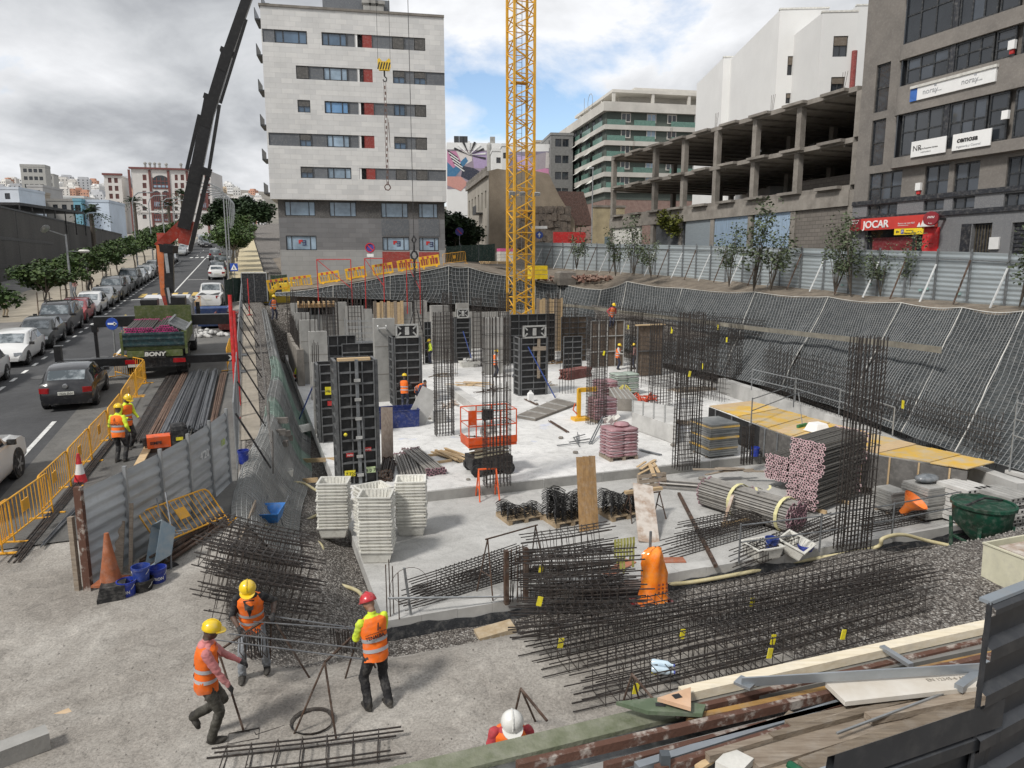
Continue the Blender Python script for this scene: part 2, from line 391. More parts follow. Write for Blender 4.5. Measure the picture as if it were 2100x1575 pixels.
strip('road_shoulder',-8.6,-2.9,lines((3.5,45,1.5))+[45],.034,asph_worn)
strip('pavement',-27,-14.6,BS,.15,M('plaza_paving',(.165,.16,.155),.9,var=.2,scale=.6),th=.2)
strip('pavement',-22,-16.3,lines((42,240,6))+[240],.155,M('sandy_paving',(.30,.265,.21),.9,var=.2,scale=.8))
strip('pavement',-4.6,-.6,lines((56,240,6))+[240],.16,M('yellow_paving',(.44,.375,.24),.9,var=.15,scale=1))
strip('footpath',-2.85,-2.2,lines((10,46,1.0)),.03,tile_m)
paint=M('road_paint',(.68,.68,.66),.7,var=.25,scale=5);paint_y=M('yellow_road_paint',(.66,.46,.12),.7,var=.25,scale=4)
def stroke(name,a0,a1,b0,b1,mat,up=.042,worn=False):
 bs=[b0+(b1-b0)*i/max(1,int((b1-b0)/3))for i in range(max(1,int((b1-b0)/3))+1)]
 return strip(name,a0,a1,bs,up,mat)
b=17.0
while b<110:
 stroke('parking_dash',-12.38,-12.22,b,b+.75,paint);b+=1.75
stroke('centre_line',-9.08,-8.93,2.5,14.5,paint);stroke('centre_line',-9.08,-8.93,17,56,paint);stroke('centre_line',-9.08,-8.93,60,118,paint)
for b in(124,131,138,145,152,160):stroke('lane_dash',-9.1,-8.9,b,b+3,paint)
for b in(126,136,146):stroke('lane_dash',-10.9,-10.75,b,b+2.5,paint)
for i in range(9):stroke('crossing_bar',-11.6+i*.86,-11.15+i*.86,56.6,59.6,paint_y)
for i in range(9):stroke('crossing_bar',-11.6+i*.86,-11.1+i*.86,119,122,paint)
stroke('stop_line',-11.9,-9.2,54.6,54.9,paint);stroke('stop_line',-8.8,-4.8,53.8,54.1,paint);stroke('stop_line',-8.8,-4.9,74,74.25,paint)
for b,a in((78,-11),(96,-7),(112,-6.6)):
 mb=MB();pts=[(-.08,0),(.08,0),(.08,1.6),(.35,1.5),(0,2.6),(-.35,1.5),(-.08,1.6)]
 P=[S(a+x,b+y)for x,y in pts];mb.add([(p.x,p.y,zr(p.y)+.042)for p in P],[tuple(range(7))]);struct(mb.build('lane_arrow',paint))
for(u,v)in((300,545),(204,733),(85,773)):
 p=atr(u,v,.05);mb=MB();mb.lathe([(.42,-.03),(.42,.0),(.36,.004)],18);o=struct(mb.build('manhole_cover',M('manhole_iron',(.10,.10,.10),.6,.4)));o.location=p;o.rotation_euler=(math.atan(.0654),0,0)
#slabs of the building
def sbox(mb,a0,a1,b0,b1,z0,z1):
 P=[S(a0,b0),S(a1,b0),S(a1,b1),S(a0,b1)]
 return mb.slabp([(p.x,p.y)for p in P],z0,z1)
o=struct(sbox(MB(),0,24.3,0,7.25,ZL-.32,ZL).build('lower_slab',slab_l))
o=struct(sbox(MB(),0,24.4,7.25,44.5,ZU-.5,ZU).build('upper_slab',[slab_u]))
mb=MB()
for i in range(8):sbox(mb,.05+i*2.2,2.21+i*2.2,7.22,7.26,ZL+.002,ZU-.03-.006*(i%3))
struct(mb.build('slab_edge',conc))
mb=MB();n=90
for i in range(30):sbox(mb,i*.8,i*.8+.795,-.03,.34,ZL-.30,ZL+.012+.006*math.sin(i*2.3))
struct(mb.build('slab_kerb',conc_l))
dimple=M('dimpled_membrane',(.018,.020,.024),.6,var=.4,scale=30,bump=.8,bscale=60)
mb=MB();vs=[];N_=120
for i in range(N_+1):
 a=-.05+24*i/N_;w=.03*math.sin(i*.55)+.02*math.sin(i*1.7)
 for k,(db,dz)in enumerate(((-.05,-.20+.05*math.sin(i*.31)+w),(-.09-abs(w),-.36),(-.13-.5*abs(w),-.58))):vs.append(S(a,db,ZL+dz))
mb.add(vs,[(i*3+k,(i+1)*3+k,(i+1)*3+k+1,i*3+k+1)for i in range(N_)for k in range(2)])
o=mb.build('drainage_membrane',dimple,smooth=60);tag(o,'black dimpled drainage membrane hanging along the front edge of the concrete slab','membrane')
#excavation rim, netted slope, bank
RIM=[(2300,655,23.5),(2100,640,26.9),(1975,632,30),(1850,622,33.5),(1700,610,39),(1550,600,45.5),(1400,592,53),(1286,578,60),(1234,595,62.5),(1150,582,65),(1097,576,64),(1043,566,63),(960,548,61.5),(920,545,60.5),(800,565,59),(683,585,57.5),(565,600,56)]
BASE=[(2130,975,20.5),(1960,928,22.5),(1850,888,25),(1730,840,29.3),(1600,800,34.5),(1480,770,41),(1350,742,49),(1260,705,56),(1215,690,59),(1145,655,63),(1097,645,63),(1043,632,62.3),(960,625,60.8),(920,622,59.8),(800,614,58.3),(683,610,57),(565,606,55.5)]
BACK=[(2350,650,25.5),(2150,632,28),(1985,622,32),(1830,607,37),(1700,595,42),(1560,582,49.5),(1420,569,58),(1300,560,66),(1230,554,72),(1150,549,79),(1095,545,84),(1040,538,82),(960,535,75),(920,537,72),(800,553,66),(683,572,63),(565,590,60)]
rim=[aty(*p)for p in RIM];base=[aty(*p)for p in BASE];back=[aty(*p)for p in BACK]
far_=[p+(E1 if i<10 else E2 if i>11 else(E1+E2)*.7)*45+V((0,0,.4 if i<10 else 2.5))for i,p in enumerate(back)]
mb=MB();rows=[]
for i in range(len(rim)-1):
 for k in range(4):
  t=k/4;r0=rim[i].lerp(rim[i+1],t);b0=back[i].lerp(back[i+1],t);f0=far_[i].lerp(far_[i+1],t)
  row=[r0.lerp(base[i].lerp(base[i+1],t),.25)+V((0,0,-1.0))+(E1 if i<9 else E2)*.6,r0]
  for q in(.2,.4,.6,.8):p=r0.lerp(b0,q);row.append(p+V((0,0,noise.fractal(p*.7,.9,2,3)*.14)))
  row+=[b0,b0.lerp(f0,.06),f0];rows.append(row)
w=len(rows[0])
mb.add([p for r in rows for p in r],[(i*w+j,i*w+j+1,(i+1)*w+j+1,(i+1)*w+j)for i in range(len(rows)-1)for j in range(w-1)])
struct(mb.build('bank',earth,smooth=60))
sheet_m=M('dark_geotextile',(.022,.027,.030),.9,col2=(.050,.056,.058),scale=.9,det=8,bump=.3,bscale=5)
strand_m=M('net_cord',(.21,.225,.235),.8,col2=(.33,.34,.345),scale=2)
strand_d=M('dusty_net_cord',(.36,.37,.37),.85,var=.2)
def net_panel(parent,P,smax,tmax,cell,r,off,sheet=True,smat=None,cmat=None,seg=None):
 """a draped panel: dark sheet under a net of cords; P(s,t) gives a point, s along, t down"""
 seg=seg or cell
 if sheet:
  mb=MB();ns,nt_=max(2,int(smax/.5)),max(2,int(tmax/.5));w=nt_+1
  mb.add([P(smax*i/ns,tmax*j/nt_)for i in range(ns+1)for j in range(w)],[(i*w+j,(i+1)*w+j,(i+1)*w+j+1,i*w+j+1)for i in range(ns)for j in range(nt_)])
  mb.build('backing_sheet',smat or sheet_m,parent,smooth=80)
 mb=MB();off=V(off)
 def cord(fn,n):
  pts=[fn(i/n)+off for i in range(n+1)];vs=[];k=len(pts)
  for i,p in enumerate(pts):
   d=(pts[min(i+1,k-1)]-pts[max(i-1,0)]);x=d.cross(off)
   if x.length<1e-6:x=V((1,0,0))
   x.normalize();vs+=[p-x*r-off*.3,p+off.normalized()*r,p+x*r-off*.3]
  mb.add(vs,[f for i in range(k-1)for f in((i*3,i*3+1,i*3+4,i*3+3),(i*3+1,i*3+2,i*3+5,i*3+4))])
 ns=max(1,int(smax/cell));nt_=max(1,int(tmax/cell))
 for i in range(ns+1):cord(lambda t,i=i:P(smax*i/ns,tmax*t),max(2,int(tmax/seg)))
 for j in range(nt_+1):cord(lambda t,j=j:P(smax*t,tmax*j/nt_),max(2,int(smax/seg)))
 return mb.build('net',cmat or strand_m,parent,stuff=True)
for i in range(len(rim)-1):
 r0,r1,b0,b1=rim[i],rim[i+1],base[i],base[i+1]
 right=i<9;o_=(E1*-1+V((0,0,.8))).normalized()if right else(E2*-1)
 smax=((r1-r0).length+(b1-b0).length)/2;tmax=((b0-r0).length+(b1-r1).length)/2
 near=(r0.y+r1.y)/2;cell=.165 if near<42 else .25 if near<56 else .32
 amp=.10 if right else .08;sag=.16 if right else .08;ph=rnd.uniform(0,20)
 def P(s,t,r0=r0,r1=r1,b0=b0,b1=b1,smax=smax,tmax=tmax,o_=o_,amp=amp,sag=sag,ph=ph):
  x,y=s/smax,t/tmax
  x2=x+.10*math.sin(y*3.0+ph)*x*(1-x)*4*(0.5+y)
  p=r0.lerp(r1,x2).lerp(b0.lerp(b1,x2),y)
  w=noise.fractal(V((s*.55+ph,t*.28,ph)),.8,2.1,3)*amp*(4*y*(1-y)+.15)
  fold=.028*math.sin(s*3.1+ph+1.5*math.sin(t*.9))*min(1,y*3)
  return p+o_*(w+fold+sag*math.sin(y*math.pi)*-.3)+V((0,0,-.12*math.sin(x*math.pi)*(1-y)))
 lab={0:'netted slope panel at the extreme right, partly out of the frame',1:'nearest whole netted slope panel, with diamond mesh below the last fence posts'}.get(i)
 if lab is None:
  lab=('netted slope panel below the grey fence, %s from the right'%['first','second','third','fourth','fifth','sixth','seventh','eighth','ninth'][i])if right else('netting at the far pit end, %s from the crane leftwards'%['piece behind the mast','first piece','second piece','third piece','fourth piece','fifth piece','last piece'][i-9])
 t=thing('draped_netting',lab,'netting',(0,0,0),group='netting panels draped over the pit slopes')
 net_panel(t,P,smax,tmax,cell,.0105 if near<42 else .014,o_*.035,seg=.22 if near<42 else .35)
 mb=MB();n=14
 mb.tube([P(0,tmax*k/n)+o_*.06 for k in range(n+1)],.02,4);mb.tube([P(smax*k/8,0)+o_*.05 for k in range(9)],.026,5)
 mb.build('seam_rope',M('white_rope',(.50,.49,.46),.85,var=.2),t)
green_net=M('green_net',(.20,.29,.245),.85,col2=(.32,.41,.36),scale=2);berm_sheet=M('grey_netted_earth',(.21,.21,.20),.95,col2=(.33,.325,.31),scale=1.5,bump=.5,bscale=8)
for i,(b0,b1,g)in enumerate(((3.2,8.5,0),(8.5,12.5,0),(12.5,15.0,1),(15.0,18.6,0),(18.6,24,1),(24,33,0),(33,44,0))):
 def P(s,t,b0=b0,b1=b1):
  b=b0+s;foot=berm_foot(b);y=t/2.3;a=foot-1.3+1.55*y
  p=S(a,b);z=gh(a,b)+.05+.24*math.sin(y*math.pi)**.7*sm((b-2.6)/3)+noise.fractal(V((b*.8,t,3)),.9,2,3)*.09
  return V((p.x,p.y,z))
 t=thing('bank_netting',['netting over the earth bank beside the blue wheelbarrow','netting over the bank beside the white bucket','faded green netting over the bank beside the concrete blocks','grey netting between the two green pieces on the left bank','long faded green netting behind the blue formwork prop','grey netting on the left bank beside the crouching worker','far end of the netting on the left bank by the standing worker'][i],'netting',group='netting strips over the left bank')
 net_panel(t,P,b1-b0,2.3,.16 if i<2 else .22,.009 if i<2 else .012,(.02,-.02,.03),smat=green_net if g else berm_sheet,cmat=M('pale_green_cord',(.33,.42,.37),.85)if g else strand_d)
def gnd(u,v,up=0.0):
 d=ray(u,v);lo=4.0;p=None
 for k in range(900):
  lo+=.06;q=V((0,0,CAMZ))+d*lo
  if q.z<=gh(*ab(V((q.x,q.y,0)))):p=q;break
 return V((p.x,p.y,p.z+up))
#buildings
class Frame:
 def __init__(s,o,ang):s.o=V(o);s.ang=ang;s.M=Matrix.Translation(s.o)@Matrix.Rotation(ang,4,'Z');s.n=V((-math.sin(ang),math.cos(ang),0))
 def xz(s,u,v):
  d=ray(u,v);c=V((0,0,CAMZ));t=(s.o-c).dot(s.n)/d.dot(s.n);p=s.M.inverted()@(c+d*t);return p.x,p.z
 def rel(s,main):return main.M.inverted()@s.M
def wall_holes(mb,x0,x1,z0,z1,holes,depth=.2):
 holes=[(max(a,x0),min(b,x1),max(c,z0),min(d,z1))for a,b,c,d in holes if b>x0 and a<x1 and d>z0 and c<z1]
 xs=sorted({x0,x1,*[h[0]for h in holes],*[h[1]for h in holes]});zs=sorted({z0,z1,*[h[2]for h in holes],*[h[3]for h in holes]})
 for i in range(len(xs)-1):
  for j in range(len(zs)-1):
   cx,cz=(xs[i]+xs[i+1])/2,(zs[j]+zs[j+1])/2
   if xs[i+1]-xs[i]<1e-5 or zs[j+1]-zs[j]<1e-5:continue
   if any(a<cx<b and c<cz<d for a,b,c,d in holes):continue
   mb.add([(xs[i],0,zs[j]),(xs[i+1],0,zs[j]),(xs[i+1],0,zs[j+1]),(xs[i],0,zs[j+1])],[(0,1,2,3)])
 for a,b,c,d in holes:
  q=[(a,c),(b,c),(b,d),(a,d)]
  for k in range(4):
   (xa,za),(xb,zb)=q[k],q[(k+1)%4]
   mb.add([(xa,0,za),(xa,depth,za),(xb,depth,zb),(xb,0,zb)],[(0,1,2,3)])
glass_s=M('smoky_glass',(.045,.055,.07),.05,0,var=.3,scale=.5,spec=.9)
frame_d=M('dark_window_frame',(.035,.038,.042),.4,.3,var=.1)
def window(parent,T,x0,x1,z0,z1,y,cols=(1,),rows=(1,),fm=None,pm=None,fr=.07,name='window',pm2=None):
 """a window of its own: frame with mullions, one pane object for each light"""
 mb=MB();mb.T=T;d0,d1=y-.06,y+.02
 mb.box(x0,x0+fr,d0,d1,z0,z1);mb.box(x1-fr,x1,d0,d1,z0,z1);mb.box(x0+fr,x1-fr,d0,d1,z0,z0+fr);mb.box(x0+fr,x1-fr,d0,d1,z1-fr,z1)
 cs=sum(cols);rs=sum(rows);X=[x0+fr/2];Z=[z0+fr/2]
 for c in cols:X.append(X[-1]+(x1-x0-fr)*c/cs)
 for c in rows:Z.append(Z[-1]+(z1-z0-fr)*c/rs)
 for x in X[1:-1]:mb.box(x-fr*.45,x+fr*.45,d0+.004,d1,z0+fr,z1-fr)
 for z in Z[1:-1]:mb.box(x0+fr,x1-fr,d0+.008,d1,z-fr*.4,z+fr*.4)
 w=mb.build(name,fm or frame_d,parent)
 for i in range(len(cols)):
  for j in range(len(rows)):
   pb=MB();pb.T=T;pb.box(X[i]+.01,X[i+1]-.01,y-.012,y+.012,Z[j]+.01,Z[j+1]-.01)
   pb.build('pane',(pm2 if pm2 and(i+j)%2 else pm)or glass_d,w)
 return w
def boxpart(name,parent,T,b,mat,smooth=None):
 mb=MB();mb.T=T;mb.box(*b);return mb.build(name,mat,parent,smooth)
def text(s,size,parent,T,mat,ext=.01,name='lettering',align='LEFT',squeeze=1.0,bold=0.0,shear=0):
 cu=bpy.data.curves.new(name,'FONT');cu.body=s;cu.size=size;cu.extrude=ext;cu.align_x=align;cu.align_y='BOTTOM_BASELINE';cu.offset=bold;cu.shear=shear;cu.resolution_u=3
 cu.materials.append(mat);tmp=bpy.data.objects.new('tmp',cu);me=bpy.data.meshes.new_from_object(tmp);bpy.data.objects.remove(tmp);bpy.data.curves.remove(cu)
 if not me.materials:me.materials.append(mat)
 me.transform(T@Matrix.Rotation(R(90),4,'X')@Matrix.Diagonal((squeeze,1,1,1)))
 return put(name,me,parent)
def TL(x,y,z,T=None):return(T or Matrix())@Matrix.Translation((x,y,z))
def clad_mat(name,c1,c2,bw,bh,mortar=.006,mc=None,rough=.8,var=.5):
 m=bpy.data.materials.new(name);m.use_nodes=True;nt,N,L,b=nodes_of(m)
 tc=N.new('ShaderNodeTexCoord').outputs['Object'];sp=N.new('ShaderNodeSeparateXYZ');L.new(tc,sp.inputs[0])
 ad=N.new('ShaderNodeMath');ad.operation='ADD';L.new(sp.outputs[0],ad.inputs[0]);L.new(sp.outputs[1],ad.inputs[1])
 cb=N.new('ShaderNodeCombineXYZ');L.new(ad.outputs[0],cb.inputs[0]);L.new(sp.outputs[2],cb.inputs[1])
 br=N.new('ShaderNodeTexBrick');L.new(cb.outputs[0],br.inputs['Vector'])
 br.inputs['Color1'].default_value=(*c1,1);br.inputs['Color2'].default_value=(*c2,1);br.inputs['Mortar'].default_value=(*(mc or tuple(x*.55 for x in c1)),1)
 br.inputs['Scale'].default_value=1;br.inputs['Brick Width'].default_value=bw;br.inputs['Row Height'].default_value=bh;br.inputs['Mortar Size'].default_value=mortar;br.inputs['Bias'].default_value=-.1
 nz=tex(N,L,'ShaderNodeTexNoise',tc,Scale=.5,Detail=6,Roughness=.65).outputs['Fac']
 c=mixc(N,L,var,br.outputs['Color'],rampn(N,L,nz,[(.3,.72),(.6,1.08)]),'MULTIPLY')
 L.new(c,b.inputs['Base Color']);b.inputs['Roughness'].default_value=rough
 bp=N.new('ShaderNodeBump');bp.inputs['Strength'].default_value=.3;bp.inputs['Distance'].default_value=.02;L.new(br.outputs['Fac'],bp.inputs['Height']);bp.invert=True;L.new(bp.outputs[0],b.inputs['Normal'])
 return m
#white apartment block behind the pit
stone_w=clad_mat('white_stone_cladding',(.66,.655,.64),(.56,.56,.555),.95,.42,.008,(.46,.46,.45),var=.35)
stone_g=clad_mat('grey_stone_cladding',(.165,.165,.17),(.20,.20,.205),1.2,.42,.006,(.10,.10,.10),var=.4)
stone_lg=clad_mat('light_grey_cladding',(.30,.30,.295),(.34,.34,.335),1.2,.42,.006,(.2,.2,.2),var=.4)
band_m=M('grey_band_panel',(.118,.128,.142),.5,var=.08,scale=1);shut_m=M('roller_shutter',(.085,.082,.078),.7,var=.15,stretch=(1,1,14));red_sh=M('red_louvre',(.26,.035,.028),.6,var=.2,stretch=(14,1,1))
def white_block():
 A=R(11.1);fr=Frame((-21.3,65,0),A);z0=3.2
 t=thing('apartment_block','white stone clad apartment block with grey window bands behind the far end of the pit','building',fr.o,A)
 xR=fr.xz(914,300)[0];zt=fr.xz(535,12)[1];zb=fr.xz(556,408)[1]
 rows=[(58.5,86,540),(134,161.5,607),(204.5,230,611),(271.5,298,552),(341.5,365,618)]
 segs=[[(133,218,'g'),(218,453,'w3'),(558,737,'w3'),(737,795,'g'),(795,848,'o'),(848,917,'r'),(917,1062,'g'),(1062,1150,'s'),(1150,1220,'g'),(1220,1302,'s')],[(375,467,'s'),(467,570,'g'),(570,745,'c3'),(745,812,'g'),(812,858,'a'),(858,924,'r'),(1070,1155,'h'),(1155,1220,'g'),(1220,1305,'h'),(1305,1441,'g')],[(386,477,'h'),(580,752,'b3'),(752,822,'g'),(822,862,'o'),(862,932,'r'),(932,1075,'g'),(1075,1160,'w2'),(1160,1226,'g'),(1226,1310,'s')],[(178,400,'g'),(400,485,'h'),(485,595,'g'),(595,760,'c3'),(760,826,'g'),(826,864,'o'),(864,938,'r'),(1080,1165,'h'),(1165,1232,'g'),(1232,1316,'s')],[(408,497,'h'),(497,600,'g'),(600,772,'c3'),(828,878,'o'),(878,944,'r'),(944,1090,'g'),(1090,1172,'s'),(1172,1237,'g'),(1237,1320,'s'),(1320,1452,'g')]]
 holes=[];I=Matrix()
 for(v0,v1,ur),sg in zip(rows,segs):
  za=fr.xz(ur,v1)[1];zc=fr.xz(ur,v0)[1]
  for x0,x1,k in sg:
   vm=(v0+v1)/2+(500+x0/3.5-ur)*.035
   xa=max(.0,fr.xz(500+x0/3.5,vm)[0]);xb=min(xR,fr.xz(500+x1/3.5,vm)[0]);holes.append((xa,xb,za,zc))
   if k=='g':boxpart('band_panel',t,I,(xa,xb,.09,.16,za,zc),band_m)
   elif k=='r':boxpart('red_shutter',t,I,(xa,xb,.05,.12,za,zc),red_sh)
   elif k=='s':
    w=window(t,I,xa,xb,za,zc,.15,pm=glass_d,fr=.06);boxpart('shutter',w,I,(xa+.06,xb-.06,.06,.10,za+.08,zc-.06),shut_m)
   elif k=='h':
    w=window(t,I,xa,xb,za,zc,.15,(1,1),pm=glass_b,fr=.06);boxpart('shutter',w,I,(xa+.06,xb-.06,.06,.10,(za+zc)/2,zc-.06),shut_m)
   elif k in 'oa':
    boxpart('dark_recess',t,I,(xa,xb,.5,.6,za,zc),iron);boxpart('white_post',t,I,(xa,xa+.22,.06,.16,za,zc),white)
    if k=='a':
     for q in(.25,.75):
      mb=MB();zc_=za+(zc-za)*q;mb.box(xa+.25,xb-.03,.15,.42,zc_-.42,zc_+.42)
      ac=mb.build('air_conditioner',offwhite,t);mb=MB();mb.T=TL((xa+xb)/2+.1,.145,zc_)@Matrix.Rotation(R(90),4,'X');mb.lathe([(.3,-.01),(.3,.02),(.05,.03)],14);mb.build('fan_grille',iron,ac)
   else:
    pm={'w':glass_b,'c':glass_l,'b':M('sky_glass',(.16,.32,.55),.1,var=.15,scale=.5)}[k[0]]
    window(t,I,xa,xb,za,zc,.15,(1,2,1)if k[1]=='3' else(1,1),pm=pm,fr=.09)
 mb=MB();wall_holes(mb,0,xR,zb,zt,holes,.2)
 D=24.0;xe=-.3
 mb.add([(0,0,zb),(0,0,zt),(xe,D,zt),(xe,D,zb)],[(3,2,1,0)]);mb.add([(xR,0,zb),(xR,0,zt),(xR,D,zt),(xR,D,zb)],[(0,3,2,1)][:1])
 mb.add([(0,0,zb),(xR,0,zb),(xR,D,zb),(xe,D,zb)],[(3,2,1,0)]);mb.add([(0,0,zt),(xR,0,zt),(xR,D,zt),(xe,D,zt)],[(0,1,2,3)])
 mb.add([(xe,D,zb),(xR,D,zb),(xR,D,zt),(xe,D,zt)],[(0,1,2,3)])
 mb.build('wall',stone_w,t)
 mb=MB();mb.box(-.12,xR+.02,-.1,.5,zt+.004,zt+.2);mb.box(-.12,.4,.5,D,zt+.004,zt+.2);mb.build('parapet',conc_d,t)
 xa,za=fr.xz(648,9);xb,_=fr.xz(792,22)
 mb=MB();mb.box(xa+.4,xb+.4,3,8,zt,zt+2.1);mb.build('roof_room',band_m,t)
 for u in(752,767,781):
  x,_=fr.xz(u,10);mb=MB();mb.box(x-.3,x+.3,2.2,2.8,zt,zt+1.3);mb.box(x-.42,x+.42,2.1,2.9,zt+1.5,zt+1.75);mb.box(x-.25,x+.25,2.3,2.7,zt+1.3,zt+1.5);mb.build('chimney',conc,t)
 f2=Frame(fr.M@V((.55,.55,0)),A);T=f2.rel(fr);xr2=f2.xz(912,460)[0];holes=[]
 low=[(583,647,412.5,443),(675,731,413.5,444.5),(781,837,415.5,446.5),(858,898,417,447),(586,650,483,513),(784,840,486,514),(859,900,487,515)]
 for u0,u1,v0,v1 in low:
  x0,zc=f2.xz(u0,v0);x1,za=f2.xz(u1,v1);holes.append((x0,x1,za,zc))
  w=window(t,T,x0,x1,za,zc,.14,(.6,2.2,.7),pm=glass_l,fr=.07)
  if v0>480:
   mb=MB();mb.T=T;cx=(x0+x1)/2+.05;cz=(za+zc)/2;mb.box(cx-.3,cx+.05,.10,.12,cz+.1,cz+.28);mb.box(cx-.3,cx-.12,.10,.12,cz-.05,cz+.1);mb.build('emblem',red,w)
   mb=MB();mb.T=T
   for k in(-.22,-.02,.16):mb.box(cx+.02,cx+.36,.10,.12,cz+k,cz+k+.08)
   mb.box(cx+.28,cx+.36,.10,.12,cz-.22,cz+.24);mb.build('emblem',M('navy_print',(.02,.03,.12),.6),w)
 for u0,u1,v0,v1,n,mt in((782,839,449,484,'band_panel',band_m),(858,901,449,485,'band_panel',band_m),(784,841,516,556,'red_panel',M('red_wall_panel',(.30,.045,.035),.7,var=.15)),(859,901,517,556,'red_panel',M('red_wall_panel',(.3,.04,.03)))):
  x0,zc=f2.xz(u0,v0);x1,za=f2.xz(u1,v1);boxpart(n,t,T,(x0,x1,-.03,.02,za,zc),mt)
 zm=f2.xz(570,446)[1];zq=f2.xz(570,512)[1]
 for n,a,b_,mt in(('wall',zm,zb,M('dark_wall_cladding',(.085,.082,.08),.7,var=.25,scale=.8)),('wall',zq,zm,stone_g),('wall',z0-1,zq,stone_lg)):
  mb=MB();mb.T=T;wall_holes(mb,0,xr2,a,b_,holes,.18);D2=22
  mb.add([(0,0,a),(0,0,b_),(-.1,D2,b_),(-.1,D2,a)],[(3,2,1,0)]);mb.add([(xr2,0,a),(xr2,0,b_),(xr2,D2,b_),(xr2,D2,a)],[(0,3,2,1)]);mb.build(n,mt,t)
 fs_=Frame(fr.M@V((xe,D,0)),A-R(90));Ts=fs_.rel(fr)
 for k in range(7):
  for j in range(4):
   zz=zb+.6+k*2.95;y=2+j*5.2
   mb=MB();mb.box(-.75,-.02,y,y+2.6,zz,zz+.12);mb.box(-.75,-.7,y,y+2.6,zz+.12,zz+1.0);mb.build('balcony',frame_d,t)
 for k,zz in enumerate((zt-8.5,zt-10.3,zt-11.8)):
  mb=MB();mb.T=TL(-.4,21,zz);mb.lathe([(.05,0),(1.15,.12),(1.15,.3),(.05,.45)],12);mb.build('round_balcony',conc,t)
white_block()
